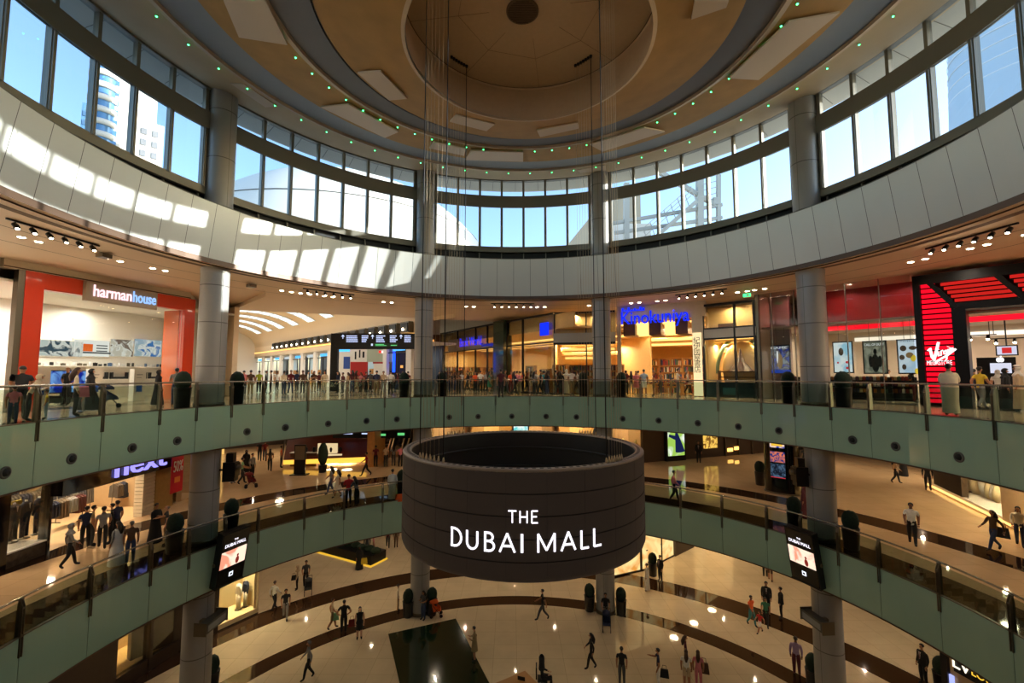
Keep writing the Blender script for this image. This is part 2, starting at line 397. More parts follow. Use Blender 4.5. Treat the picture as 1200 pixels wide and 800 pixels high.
# pale acoustic panels set in the rings (bearing from, to, radius from, to)
def on_ceiling(u,v):
    """where the picture ray meets the ceiling cone (used only to read positions once)"""
    a,y,w=ray(u,v)
    for k in range(400,9000):
        t=k*.005; x=CX+a*t-OX; yy=CY+y*t; z=EYE+w*t; r=math.hypot(x,yy)
        if z>=25.5-.02+(r-4.07)*.2105: return math.degrees(math.atan2(x,yy)),r
    return 0,9
ACC=[('pale trapezoid ceiling panel at the upper left',[(262,0),(311,0),(337,52),(280,43)]),
('pale ceiling panel left of the ring centre',[(376,125),(409,122),(467,154),(451,161)]),
('small pale ceiling panel on the inner ring at the left',[(419,85),(446,83),(477,115),(456,117)]),
('small pale ceiling panel behind the left cables',[(527,142),(535,134),(580,145),(570,153)]),
('long pale ceiling panel in front of the centre windows',[(545,187),(552,176),(613,178),(613,189)]),
('short pale ceiling panel left of the long one',[(503,173),(508,166),(546,174),(544,182)]),
('small pale ceiling panel right of the ring centre',[(629,152),(677,143),(678,150),(633,160)]),
('long pale ceiling panel right of centre',[(691,169),(755,149),(779,154),(706,177)]),
('large pale ceiling panel at the right',[(854,91),(924,25),(984,14),(889,93)]),
('thin pale ceiling panel by the left column',[(270,97),(286,98),(325,124),(311,125)]),
('thin pale ceiling panel by the right of the centre column',[(676,199),(709,193),(710,199),(680,202)]),
('pale ceiling panel at the top right of the inner ring',[(810,22),(814,0),(854,0),(851,8)])]
for lab_,pts in ACC:
    q=[on_ceiling(u,max(v,-40)) for u,v in pts]
    ctr=sum((P(r,a,25.48+(r-4.07)*.2105)+Vector((OX,0,0)) for a,r in q),Vector())/4
    vs=[];
    for dz in (-.05,.02):
        for a,r in q: vs.append(P(r,a,25.50+(r-4.07)*.2105+dz)+Vector((OX,0,0))-ctr)
    mb=MB().use(m_accp); mb.add(vs,[(0,1,2,3),(7,6,5,4),(0,4,5,1),(1,5,6,2),(2,6,7,3),(3,7,4,0)])
    o=mb.build('ceiling_panel',loc=ctr); tag(fixn(o),lab_,'ceiling panel')
# ================================================================== facade helpers
class Fac:
    """a straight shopfront from A to B (plan points); s runs along it, d is depth behind it"""
    def __init__(s,A,B):
        s.A=Vector((A[0],A[1],0)); d=Vector((B[0]-A[0],B[1]-A[1],0)); s.L=d.length; s.d=d.normalized()
        n=Vector((s.d.y,-s.d.x,0))
        if n.dot(s.A+d/2)<0: n=-n          # away from the atrium centre
        s.n=n; s.M=Matrix(((s.d.x,n.x,0,s.A.x),(s.d.y,n.y,0,s.A.y),(0,0,1,0),(0,0,0,1)))
    def q(s,u,v,dep=0):
        a,y,w=ray(u,v); C=Vector((CX,CY,0)); D=Vector((a,y,0)); P0=s.A+s.n*dep
        t=(P0-C).dot(s.n)/D.dot(s.n); X=C+D*t
        return (X-P0).dot(s.d), EYE+w*t
    def box(s,mb,s0,s1,d0,d1,z0,z1): mb.box(s0,s1,d0,d1,z0,z1,s.M); return s
    def pt(s,a,d,z): return s.M@Vector((a,d,z))
    def TM(s,a,d,z):  # matrix for lettering facing the atrium
        T=s.M.copy(); flip=Matrix.Identity(4)
        # text +x must run to the viewer's right, its face toward the atrium
        x=s.d; right=Vector((0,0,1)).cross(s.n)*-1
        if x.dot(right)<0: x=-x
        return Matrix(((x.x,s.n.x,0,0),(x.y,s.n.y,0,0),(0,0,1,0),(0,0,0,1))).__class__(((x.x,s.n.x,0,s.pt(a,d,z).x),(x.y,s.n.y,0,s.pt(a,d,z).y),(0,0,1,z),(0,0,0,1)))
def PTM(R,th,z):
    p=P(R,th,z); n=P(1,th); x=Vector((n.y,-n.x,0))
    return Matrix(((x.x,n.x,0,p.x),(x.y,n.y,0,p.y),(0,0,1,p.z),(0,0,0,1)))
def area(loc,size,power,col=(1,.82,.6),shape='DISK',rot=None,spread=170):
    L=bpy.data.lights.new('lamp','AREA'); L.shape=shape; L.size=size; L.energy=power; L.color=col; L.spread=R_(spread)
    o=bpy.data.objects.new('lamp',L); COL.objects.link(o); o.location=loc
    if rot: o.rotation_euler=rot
    return o
def lit_box_mesh(mb,*a): mb.box(*a)
warm=lamp_mat('warm cove light',(255,196,110),2.2)
warmdim=lamp_mat('warm cove light low',(255,180,96),1.1)
amber=lamp_mat('amber shelf light',(255,190,92),3.2)
whitel=lamp_mat('white ceiling light',(255,250,240),3.0)
bulb=lamp_mat('hot bulb',(255,236,200),30)
m_black=mat('satin black metal',(18,18,20),.35,metal=.3)
m_blackgloss=mat('gloss black',(10,10,12),.12,coat=.8)
m_shopwhite=mat('white shop interior',(236,230,220),.5)
m_wood=mat('honey timber',(186,130,66),.5,noise=.12,nscale=3)
m_woodd=mat('dark timber',(88,54,30),.5,noise=.15,nscale=3)
ZC=19.45
# ------------------------------------------------------------------ soffit of the upper gallery
A1=Vector((-21.7,19.1,0)); B1=Vector((-8.5,24.3,0)); C1=Vector((-1.2,27.1,0))
def rout(th):
    if -50<th<-2:
        d=P(1,th); e=(C1-A1).normalized(); n=Vector((-e.y,e.x,0)); return A1.dot(n)/d.dot(n)
    return 42 if th>=-2 or th<-110 else 30
mb=MB().use(m_soff); vs=[];fs=[]
ths=[-180+3*k for k in range(121)]
ths=sorted(set(ths+[-50.01,-49.9,-2.1,-1.99]))
for th in ths:
    r=rout(th); vs+= [P(14.3,th,ZC),P(r,th,ZC),P(r,th,ZC+1.3)]
for i in range(len(ths)-1):
    a=i*3;b=a+3; fs+=[(a,b,b+1,a+1),(a+1,b+1,b+2,a+2)]
mb.add(vs,fs)
mb.use(m_soffg); mb.ring([(17.0,ZC-.006),(17.05,ZC-.006)],step=3,smooth=False); mb.ring([(18.9,ZC-.006),(18.95,ZC-.006)],step=3,smooth=False); mb.ring([(15.05,ZC-.006),(15.35,ZC-.006)],step=3,smooth=False)
struct(mb.build('ceiling'),'warm cream ceiling of the upper gallery with thin curved grooves','ceiling')
# ------------------------------------------------------------------ spot tracks and downlights
def spot_track(th,label,n=6,R=16.0):
    t=thing('spotlight_track',label,'track light',P(R,th,ZC),R_(-th),'ceiling spotlight tracks')
    w=.5; mb=MB().use(m_black); mb.box(-w*n/2,w*n/2,-.03,.03,-.06,0); mb.build('rail',t)
    for k in range(n):
        x=(k-(n-1)/2)*w; mb=MB().use(m_black); mb.tube([(x,0,-.05),(x,0,-.16)],.015,6); mb.tube([(x,.05,-.12),(x,-.04,-.2),(x,-.08,-.27)],[.07,.08,.085],10)
        h=mb.build('spot_head',t)
        mb=MB().use(bulb); mb.ell((x,-.085,-.285),(.055,.055,.03),8,5); mb.build('bulb',h)
    L=area(P(R-.1,th,ZC-.36),.2,80,(1,.86,.68),spread=130)
for th,l in ((-87.5,'row of six black ceiling spotlights at the far left, above the orange shop'),(-43.5,'row of six black ceiling spotlights left of the hall opening'),(-.7,'row of six black ceiling spotlights over the centre shop'),(43,'row of six black ceiling spotlights right of the blue bookshop sign'),(86,'row of six black ceiling spotlights at the far right, above the black and red portal'),(-130,'row of six black ceiling spotlights behind the camera on the left'),(130,'row of six black ceiling spotlights behind the camera on the right')): spot_track(th,l)
dl=None
def downlight(R,th,z,label,power=0,group='round recessed downlights',size=.11):
    global dl
    p=P(R,th,z) if not isinstance(R,Vector) else R
    if dl is None:
        dl=thing('downlight',label,'downlight',p,0,group); mb=MB().use(white_wall); mb.lathe([(size+.05,.002),(size+.05,-.012),(size,-.012)],n=16); mb.build('trim_ring',dl)
        mb=MB().use(bulb); mb.lathe([(size,-.013),(size*.8,-.03)],n=14); mb.build('lens',dl)
    else:
        c=copy_tree(dl,loc=p,label=label); c['group']=group
    if power: area(p-Vector((0,0,.06)),.2,power,(1,.8,.58),spread=165)
for th in (-96,-91.5,-85.3,-76,-70,-49.5,-46,-41.5,-29.2,-10.6,6,18,27.4,33,48.9,52,60,75.5,82.4,88,95):
    for e in (-.55,.55): downlight(17.8,th+e*1.6,ZC,'one of the paired round downlights in the upper gallery ceiling',power=0,group='upper gallery downlights')
for th in range(-175,180,14): 
    area(P(19.6,th,ZC-.05),.2,70,(1,.84,.66),spread=170)
# exit sign, cameras
def small_box(name,label,cat,loc,dims,m,rz=0):
    o=MB().use(m).cbox((0,0,0),dims).build(name,loc=loc,rz=rz); return tag(o,label,cat)
t=thing('exit_sign','small green exit sign hanging right of the bookshop windows','sign',P(17.2,50.5,19.1),R_(-50.5))
mb=MB().use(lamp_mat('exit green',(70,220,130),2.2)); mb.cbox((0,0,0),(.42,.05,.2)); mb.build('panel',t)
mb=MB().use(m_shopwhite); mb.tube([(0,0,.1),(0,0,.35)],.01,6); mb.cbox((.06,-.03,0),(.1,.01,.12)); mb.build('running_figure',t)
for th,z,l in ((-79,19.32,'small grey speaker grille box hung from the ceiling at the far left'),(-57,19.3,'small brass sensor box on the ceiling right of the left column')):
    small_box('ceiling_speaker',l,'speaker',P(17,th,z),(.36,.36,.16),m_steel,R_(-th))
# ------------------------------------------------------------------ outer walls of the upper level
mb=MB().use(cream)
def wall_poly(name,pts,z0,z1,m,label,th=.25):
    mb=MB().use(m)
    for a,b in zip(pts,pts[1:]):
        a=Vector((a[0],a[1],0));b=Vector((b[0],b[1],0));d=(b-a).normalized();n=Vector((d.y,-d.x,0))
        if n.dot((a+b)/2)<0:n=-n
        M=Matrix(((d.x,n.x,0,a.x),(d.y,n.y,0,a.y),(0,0,1,0),(0,0,0,1))); mb.box(0,(b-a).length,0,th,z0,z1,M)
    return struct(mb.build(name),label,'wall')
H0=(-21.5,4.3); H1=(-19.6,11.9)
wall_poly('wall_left',[P(22,-120)[:2],(-22.6,-3.0),(-21.62,3.9)],F2,ZC,white_wall,'white wall left of the orange shopfront')
wall_poly('wall_near',[P(22,-120)[:2],P(22,-150)[:2],P(22,180)[:2],P(22,150)[:2],P(22,118)[:2]],F2,ZC,cream,'cream wall behind the camera')
wall_poly('wall_left',[H1,(-21.0,14.8),(-24.5,21.5)],F2,ZC+1.3,white_wall,'white return wall right of the orange shopfront')
# ------------------------------------------------------------------ orange shop (audio)
m_or=mat('orange lacquer panel',(196,52,18),.28,coat=.4)
fh=Fac(H0,H1)
t=thing('audio_shopfront','orange framed audio shop front at the far left of the upper gallery','shopfront')
zT=fh.q(20,315)[1]; s0=fh.q(20,440)[0]; sR=fh.q(224,440)[0]; si=fh.q(43,440)[0]; sj=fh.q(212,440)[0]; zi=fh.q(42,338)[1]
mb=MB().use(m_or); fh.box(mb,s0,si,-.05,.35,F2,zT); fh.box(mb,sj,sR,-.05,.35,F2,zT); fh.box(mb,si,sj,-.05,.35,zi,zT); mb.build('orange_frame',t)
mb=MB().use(cream); fh.box(mb,-.3,fh.L+.2,.0,.4,zT,ZC); mb.use(m_soffg); fh.box(mb,-.3,fh.L+.2,-.02,0,ZC-.35,ZC-.3); mb.build('bulkhead',t)
mb=MB().use(m_steel); fh.box(mb,s0-.22,s0,-.02,.3,F2,zT); mb.build('edge_pilaster',t)
sa,sb=fh.q(96,340)[0],fh.q(180,350)[0]; za,zb_=fh.q(97,329)[1],fh.q(97,352)[1]
mb=MB().use(mat('taupe sign board',(150,134,112),.5)); fh.box(mb,sa,sb,-.28,-.05,zb_,za); sg=mb.build('sign_board',t)
# letters: pink-lit first half, blue-lit second half
w=sb-sa
mb=MB().use(lamp_mat('pink white letters',(255,214,222),1.5)); text_mb(mb,'harman',.8,fh.TM(sa+w*.34,-.33,(za+zb_)/2-.22),.02,xscale=w*.54/1.92*.78,bold=.012)
mb.build('lettering',sg)
mb=MB().use(lamp_mat('blue white letters',(150,190,255),1.3)); text_mb(mb,'house',.8,fh.TM(sa+w*.79,-.33,(za+zb_)/2-.22),.02,xscale=w*.35/1.43*.76,bold=.012)
mb.build('lettering',sg)
mb=MB().use(g_shop); fh.box(mb,si+.02,sj-.02,.28,.3,F2,zi); mb.build('glass_screen',t)
mb=MB().use(mat('orange glossy reveal',(214,96,44),.15,coat=.6)); fh.box(mb,sj-.02,sj+.08,.35,1.5,F2,zi); mb.build('side_reveal',t)
# room behind
dR=6.5
s190=fh.q(191,430,dR)[0];
mb=MB().use(m_shopwhite); fh.box(mb,-1,s190+.2,dR,dR+.2,F2,ZC); fh.box(mb,-1.2,-1,.4,dR,F2,ZC); a_=fh.pt(sR-.05,.5,0); b_=fh.pt(s190,dR,0); d_=(b_-a_).normalized(); mb.box(0,(b_-a_).length,-.1,.1,F2,ZC,Matrix(((d_.x,-d_.y,0,a_.x),(d_.y,d_.x,0,a_.y),(0,0,1,0),(0,0,0,1))))
struct(mb.build('wall_left'),'white interior walls of the audio shop','wall')
mb=MB().use(m_shopwhite); fh.box(mb,-1,s190,.4,dR,18.55,18.65); struct(mb.build('ceiling'),'white ceiling inside the audio shop','ceiling')
# back wall graphic light boxes in a row
pan=[(38,96,(60,80,92),(190,200,196)),(84,127,(236,238,232),(240,120,60)),(127,155,(190,184,170),(120,104,92)),(155,188,(150,170,180),(60,110,170))]
def screen_mat(name,c1,c2,strength=1.0,scale=3.0,c3=None,seed=0):
    m=bpy.data.materials.new(name); m.use_nodes=True; nt=m.node_tree; nt.nodes.clear()
    tc=nt.nodes.new('ShaderNodeTexCoord'); mp=nt.nodes.new('ShaderNodeMapping'); mp.inputs['Location'].default_value=(seed*3.1,seed*1.7,seed)
    n=nt.nodes.new('ShaderNodeTexNoise'); n.inputs['Scale'].default_value=scale; n.inputs['Detail'].default_value=3; n.inputs['Distortion'].default_value=1.2
    r=nt.nodes.new('ShaderNodeValToRGB'); r.color_ramp.elements[0].color=lin(c1); r.color_ramp.elements[0].position=.42; r.color_ramp.elements[1].color=lin(c2); r.color_ramp.elements[1].position=.58
    if c3: e=r.color_ramp.elements.new(.5); e.color=lin(c3)
    e=nt.nodes.new('ShaderNodeEmission'); e.inputs['Strength'].default_value=strength; o=nt.nodes.new('ShaderNodeOutputMaterial')
    L=nt.links.new; L(tc.outputs['Object'],mp.inputs[0]); L(mp.outputs[0],n.inputs['Vector']); L(n.outputs['Fac'],r.inputs[0]); L(r.outputs[0],e.inputs[0]); L(e.outputs[0],o.inputs[0]); return m
names=['grey and white picture light box at the left of the audio shop wall','white light box with a small orange square in the audio shop','brown and grey portrait light box in the audio shop','blue and white picture light box at the right of the audio shop wall']
for i,(u0,u1,c1,c2) in enumerate(pan):
    a0,z1=fh.q(u0+1,396,dR); a1,z0=fh.q(u1,419,dR)
    o=thing('light_box',names[i],'light box')
    mb=MB().use(m_shopwhite); fh.box(mb,a0,a1,dR-.08,dR,z0,z1); mb.build('case',o)
    mb=MB().use(screen_mat('graphic %d'%i,c1,c2,1.2,1.6,(220,220,214),i) if i!=1 else lamp_mat('white graphic',(240,240,236),1.2)); fh.box(mb,a0+.05,a1-.05,dR-.1,dR-.08,z0+.05,z1-.05); mb.build('picture',o)
    if i==1:
        mb=MB().use(lamp_mat('orange square',(240,110,50),1.1)); fh.box(mb,a0+.5,a0+1.0,dR-.12,dR-.1,z1-.75,z1-.3); mb.use(lamp_mat('grey text',(120,124,128),.6))
        for k in range(3): fh.box(mb,a0+1.2,a0+1.8,dR-.12,dR-.1,z1-.4-k*.17,z1-.33-k*.17)
        fh.box(mb,a0+.5,a0+2.0,dR-.12,dR-.1,z0+.22,z0+.32); mb.build('print',o)
# product shelf strip with little items
a0,zs=fh.q(38,434,dR); a1,_=fh.q(188,434,dR)
if a0>a1:a0,a1=a1,a0
zp=fh.q(110,425,dR)[1]
o=thing('wall_shelf','long white wall shelf with small audio products in the audio shop','shelf')
mb=MB().use(m_shopwhite)
for z in (zp-.25,zs-.55,zs-1.05): fh.box(mb,a0,a1,dR-.45,dR,z,z+.05)
mb.build('shelf_board',o)
random.seed(3)
for k in range(26):
    s=a0+(a1-a0)*(k+.5)/26; h=.1+.14*random.random(); m=random.choice([m_black,m_steel,mat('blue box',(60,90,130),.5),mat('white box',(220,220,220),.5)])
    mb=MB().use(m); M=fh.M@Matrix.Translation((s,dR-.25,zp-.2))
    if k%3==0: mb.lathe([(.05,0),(.07,.03),(.07,h),(.04,h+.02)],n=10,M=M)
    elif k%3==1: mb.box(-.1,.1,-.05,.05,0,h,M); mb.lathe([(.03,h),(.02,h+.02)],n=8,M=M)
    else: mb.box(-.07,-.02,-.05,.05,0,h,M); mb.box(.02,.07,-.05,.05,0,h,M); mb.box(-.03,.03,-.03,.03,h*.2,h*.4,M)
    b=mb.build('audio_product'); tag(b,'one of the small audio products in a row on the white shelf','audio device','audio products on the shop shelf')
for k in range(6):
    s=a0+(a1-a0)*(k+.6)/6; mb=MB().use(m_black); M=fh.M@Matrix.Translation((s,dR-.25,zs-.5))
    mb.box(-.35,.35,-.1,.1,0,.14,M); mb.box(-.5,-.38,-.08,.08,0,.42,M); mb.box(.38,.5,-.08,.08,0,.42,M); mb.ell((-.44,-.09,.28),(.04,.02,.04),8,5,M); mb.ell((.44,-.09,.28),(.04,.02,.04),8,5,M)
    tag(mb.build('speaker_set'),'one of the black speaker sets on the lower white shelf','speaker','speaker sets on the lower shelf')
def plinth(u,v0,v1,w,dep,label):
    s,z1=fh.q(u,v0,dep); o=thing('display_plinth',label,'display stand')
    mb=MB().use(m_shopwhite); fh.box(mb,s-w/2,s+w/2,dep,dep+.35,F2,z1); mb.build('body',o)
    mb=MB().use(mat('grey print',(150,150,156),.6)); fh.box(mb,s-w*.3,s+w*.2,dep-.01,dep,z1-.35,z1-.3); fh.box(mb,s-w*.3,s+w*.1,dep-.01,dep,z1-.5,z1-.47)
    mb.use(mat('blue print',(40,90,190),.5)); fh.box(mb,s-w*.3,s+w*.2,dep-.01,dep,F2+.5,F2+.85); mb.build('print',o)
plinth(49,432,490,.7,1.2,'white display plinth at the left inside the audio shop')
plinth(165,432,490,.62,.9,'tall white display plinth near the right of the audio shop')
plinth(114,432,470,.6,3.0,'white display plinth in the middle of the audio shop')
o=thing('television','television showing a blue picture in the middle of the audio shop','television')
s_,z_=fh.q(82,447,3.4); mb=MB().use(m_black); fh.box(mb,s_-1.0,s_+1.0,3.4,3.46,z_-.6,z_+.6); fh.box(mb,s_-.3,s_+.3,3.35,3.6,F2+.3,z_-.6); fh.box(mb,s_-.9,s_+.9,3.2,3.7,F2,F2+.35); mb.build('case',o)
mb=MB().use(screen_mat('tv blue',(20,40,150),(120,170,240),1.2,1.5)); fh.box(mb,s_-.95,s_+.95,3.38,3.4,z_-.55,z_+.55); mb.build('screen',o)
p=fh.pt(fh.L*.5,3.2,18.5); area(p,2.4,420,(1,.95,.88))
p=fh.pt(fh.L*.2,5.3,18.5); area(p,1.2,140,(1,.95,.88)); p=fh.pt(fh.L*.8,5.3,18.5); area(p,1.2,140,(1,.95,.88))
# ------------------------------------------------------------------ long vaulted hall behind the opening
N_=Vector((-9,25.6,0)); FF=Vector((-45,63,0)); dh=(FF-N_).normalized(); nh=Vector((-dh.y,dh.x,0))
if nh.x>0: nh=-nh     # toward the other wall (left/near side)
W=13.9; LH=(FF-N_).length; zsp=19.15
MH=Matrix(((dh.x,nh.x,0,N_.x),(dh.y,nh.y,0,N_.y),(0,0,1,0),(0,0,0,1)))
m_vault=mat('cream vault plaster',(236,214,180),.65)
mb=MB().use(m_vault); vs=[];fs=[]; na=16; ns=26
for i in range(ns+1):
    for k in range(na+1):
        t=math.pi*k/na; vs.append(MH@Vector((-6+(LH+6)*i/ns, W/2-W/2*math.cos(t), zsp+3.3*math.sin(t))))
for i in range(ns):
    for k in range(na): a=i*(na+1)+k; fs.append((a,a+1,a+na+2,a+na+1))
mb.add(vs,fs,smooth=True); struct(mb.build('ceiling'),'cream barrel vault over the long hall','ceiling')
m_sky=lamp_mat('skylight pane emitting daylight',(226,240,240),1.7)  # pane emission stands in for daylight coming through the vault
sk_names='slanting skylight strip in the cream vault, number'
ords=['nearest','second nearest','third nearest','fourth nearest','fifth nearest','sixth nearest','seventh nearest','farthest']
for j in range(8):
    x0=3.5+j*5.6
    o=thing('skylight',ords[j]+' of the curved skylight strips across the cream vault','skylight',(0,0,0),0,'skylight strips in the vault')
    fr=MB().use(white_wall); ws=[]
    n=7; pts=[]
    for k in range(n+1):
        t=math.pi*(.20+.42*k/n); pts.append((W/2-(W/2-.12)*math.cos(t), zsp+(3.3-.06)*math.sin(t)))
    for k in range(n):
        (y0,z0),(y1,z1)=pts[k],pts[k+1]
        q=MB().use(m_sky); q.add([MH@Vector((x0,y0,z0)),MH@Vector((x0+2.3,y0,z0)),MH@Vector((x0+2.3,y1,z1)),MH@Vector((x0,y1,z1))],[(0,1,2,3)])
        q.build('pane',o)
        fr.bar(MH@Vector((x0-.05,y0,z0-.02)),MH@Vector((x0+2.35,y0,z0-.02)),.08,.06)
    for xx in (x0-.05,x0+2.35):
        for k in range(n): fr.bar(MH@Vector((xx,pts[k][0],pts[k][1])),MH@Vector((xx,pts[k+1][0],pts[k+1][1])),.1,.1)
    fr.build('frame',o)
    area(MH@Vector((x0+.75,W*.45,zsp+2.9)),1.6,240,(.95,.98,1))
# hall right-hand wall with niche spots, shopfronts
mb=MB().use(m_vault); mb.box(-.2,LH,-.3,0,17.4,zsp,MH); mb.use(warm); mb.box(0,LH,0,.06,18.15,18.27,MH); struct(mb.build('wall_right'),'cream bulkhead wall of the long hall with a glowing cove line','wall')
mb=MB().use(m_vault); mb.box(-.2,LH,W,W+.3,F2,zsp,MH); struct(mb.build('wall_left'),'cream side wall of the long hall','wall')
mb=MB().use(white_wall); mb.box(LH,LH+.3,-.5,W+.5,F2,23,MH); struct(mb.build('wall_far'),'white end wall of the long hall','wall')
ml=MB().use(mat('grey painted letters',(120,116,110),.6)); TMx=Matrix(((-nh.x,dh.x,0,0),(-nh.y,dh.y,0,0),(0,0,1,0),(0,0,0,1)))
pw=MH@Vector((LH-.03,5.5,0)); TMx=Matrix.Translation(pw)@TMx
text_mb(ml,'دبي مول',1.4,Matrix.Translation((0,0,17.6))@TMx,.01,font=None); 
for k in range(9): ml.bar(TMx@Vector((-2.8+k*.62,0,16.9)),TMx@Vector((-2.45+k*.62,0,16.9)),.02,.28)
struct(ml.build('trim_7'),'two lines of grey lettering on the end wall of the hall','lettering')
nlab=None
for k in range(19):
    x=1.0+k*2.15
    if nlab is None:
        nlab=thing('niche_light','square dark niche with a spotlight at the foot of the vault','light',(0,0,0),0,'niche lights along the vault')
        mb=MB().use(m_steel); 
        M=Matrix.Identity(4)
        mb.box(-.75,.75,0,.5,0,1.0); mb.build('box',nlab); mb=MB().use(m_dark); mb.box(-.62,.62,.5,.56,.12,.88); mb.build('opening',nlab)
        mb=MB().use(bulb); mb.ell((.1,.62,.3),(.12,.06,.12),8,6); mb.build('bulb',nlab)
        nlab.matrix_world=Matrix.Translation(MH@Vector((x,0,18.35)))@MH.to_3x3().to_4x4()
        nbase=nlab
    else:
        c=copy_tree(nbase); c.matrix_world=Matrix.Translation(MH@Vector((x,0,18.35)))@MH.to_3x3().to_4x4()
# shops along the hall wall: white piers, glowing windows
m_glow=lamp_mat('bright shop window glow',(214,224,226),.9)
cols_=[(70,78,84),(190,214,220),(28,30,34),(176,200,210),(40,40,44),(200,206,206)]
x=.5;k=0
while x<LH-3:
    w=4.6
    o=thing('hall_shopfront',['white framed shopfront in the long hall, nearest the opening','second white framed shopfront along the long hall','third white framed shopfront along the long hall','fourth white framed shopfront along the long hall','fifth white framed shopfront along the long hall','sixth white framed shopfront along the long hall','seventh white framed shopfront along the long hall','eighth white framed shopfront along the long hall','ninth white framed shopfront along the long hall','tenth white framed shopfront along the long hall','last white framed shopfront along the long hall'][min(k,10)],'shopfront')
    mb=MB().use(white_wall); mb.box(x,x+.9,-.25,.05,F2,17.4,MH); mb.build('pier',o)
    mb=MB().use(mat('hall shop %d'%(k%6),cols_[k%6],.4)); mb.box(x+.95,x+w-.06,-4.2,-4.0,F2,17.4,MH); mb.build('interior_wall',o)
    mb=MB().use(m_black); mb.box(x+.92,x+w-.06,-.2,-.1,16.6,16.7,MH); mb.box(x+2.6,x+2.7,-.2,-.1,F2,16.6,MH); mb.build('door_frame',o)
    mb=MB().use(m_glow if k%2 else lamp_mat('blue shop sign',(90,180,240),1.5)); mb.box(x+1.4,x+3.6,-.16,-.12,16.8,17.15,MH); mb.build('sign',o)
    mb=MB().use(m_black if k%2 else m_wood)
    for j in range(3): mb.box(x+1.2+j*1.1,x+2.0+j*1.1,-3.0,-2.4,F2,F2+1.0+.4*(j%2),MH); mb.box(x+1.3+j*1.1,x+1.9+j*1.1,-2.9,-2.5,F2+1.5,F2+2.1,MH)
    mb.build('display',o)
    area(MH@Vector((x+2.7,-2,17.3)),1.4,75,(.9,.96,1)); x+=w; k+=1
mb=MB().use(white_wall); mb.box(0,LH,-4.6,-.0,17.4,17.6,MH); struct(mb.build('ceiling'),'low ceiling over the hall shops','ceiling')
# wayfinding portal
def onplane_y(u,v,Y):
    a,y,w=ray(u,v); t=(Y-CY)/y; return CX+a*t, EYE+w*t
Yb=24.6
x0,zt_=onplane_y(388,390.5,Yb); x1,_=onplane_y(486,393,Yb); _,zb2=onplane_y(440,409,Yb); xl,_=onplane_y(396,400,Yb)
o=thing('wayfinding_portal','large black directory board with white text and a dark post, by the hall opening','directory sign')
mb=MB().use(m_black); mb.box(x0,x1,Yb,Yb+.35,zb2,zt_); mb.build('board',o)
mb=MB().use(m_black); mb.box(x0,xl,Yb,Yb+.35,F2,zb2); mb.build('post',o)
tx=lamp_mat('pale blue sign text',(200,214,255),1.2); gx=lamp_mat('green sign text',(110,220,130),.9)
def px_box(mb,u0,v0,u1,v1,Y,d=.03):
    a,z1=onplane_y(u0,v0,Y); b,z0=onplane_y(u1,v1,Y); mb.box(a,b,Y-d,Y,z0,z1)
random.seed(5)
for cxx,w1 in ((406,15),(424,8),(441,11),(457,9),(474,10)):
    mb=MB().use(tx)
    for r in range(4):
        v=393+r*2.2; ww=w1*(.7+.3*random.random()); uu=cxx
        while uu<cxx+ww-.6:
            l=.8+random.random()*1.4; px_box(mb,uu,v,min(uu+l,cxx+ww),v+1.2,Yb); uu+=l+.35
    mb.build('text_block',o)
mb=MB().use(tx)
for u in (402,436.7,470):
    a,z=onplane_y(u,394,Yb); mb.cbox((a,Yb-.02,z-.06),(.05,.03,.3)); mb.add([(a-.16,Yb-.03,z-.02),(a+.16,Yb-.03,z-.02),(a,Yb-.03,z+.16)],[(0,1,2)])
mb.build('arrow',o)
mb=MB().use(mat('green sign strip',(20,70,36),.5)); px_box(mb,434,402.3,466,405.8,Yb,.02); mb.use(gx); px_box(mb,440,403,450,404,Yb); px_box(mb,440,404.4,453,405.2,Yb); px_box(mb,458,404,465,405,Yb); mb.use(tx); px_box(mb,435,402.6,437,405,Yb); mb.build('parking_strip',o)
# panels and shops seen beneath the portal
def slabthing(name,label,cat,parts,Y,th=.25,group=None):
    o=thing(name,label,cat,group=group)
    for pn,m,u0,v0,u1,v1 in parts:
        mb=MB().use(m); px_box(mb,u0,v0,u1,v1,Y,th if pn in('body','wall') else th+.04); mb.build(pn,o)
    return o
Yk=30
slabthing('advertising_wall','white kiosk wall with a blue lit top stripe beneath the directory board','kiosk',[('body',white_wall,394,409.5,411,462),('stripe',lamp_mat('cyan stripe',(80,180,255),1.8),394,409.5,411,412),('poster',mat('blue poster',(50,80,150),.5),404,418,411,432)],Yk)
slabthing('advertising_wall','white and red wall with dark figure drawings beneath the directory board','kiosk',[('body',white_wall,412,408,431,424),('red_base',mat('red base',(170,34,30),.5),412,424,431,440),('drawing',m_black,417,412,418.5,421),('drawing',m_black,422,410,423.2,419),('drawing',m_black,426,412,428,419),('base',m_woodd,412,440,431,462)],Yk)
slabthing('menu_wall','pale menu wall with a red and white lamp beneath the directory board','kiosk',[('body',mat('pale grey green board',(176,184,160),.5),431,408,460,424),('lamp',lamp_mat('white lamp',(255,255,255),1.6),448,411,452,413.5),('lamp',lamp_mat('red lamp',(255,40,30),1.6),445,411,448,413.5),('doorway_frame',mat('red frame',(170,40,34),.5),438,424,457,426),('interior',white_wall,439,426,456,440),('base',m_woodd,433,440,460,462)],Yk)
slabthing('blue_neon_post','thin vertical blue neon post under the directory board','neon light',[('body',lamp_mat('blue neon',(30,80,255),2.5),461,409,463,436)],Yk-.5)
slabthing('dark_shopfront','dark shop entrance with warm lamps left of the centre column','shopfront',[('wall',mat('very dark wall',(26,20,20),.5),463,409,500,462),('lamp',warm,478,418,484,419.5),('lamp',warmdim,470,428,473,431),('notice',white_wall,468,438,471,442),('notice',white_wall,480,438,484,442)],Yk+.5)
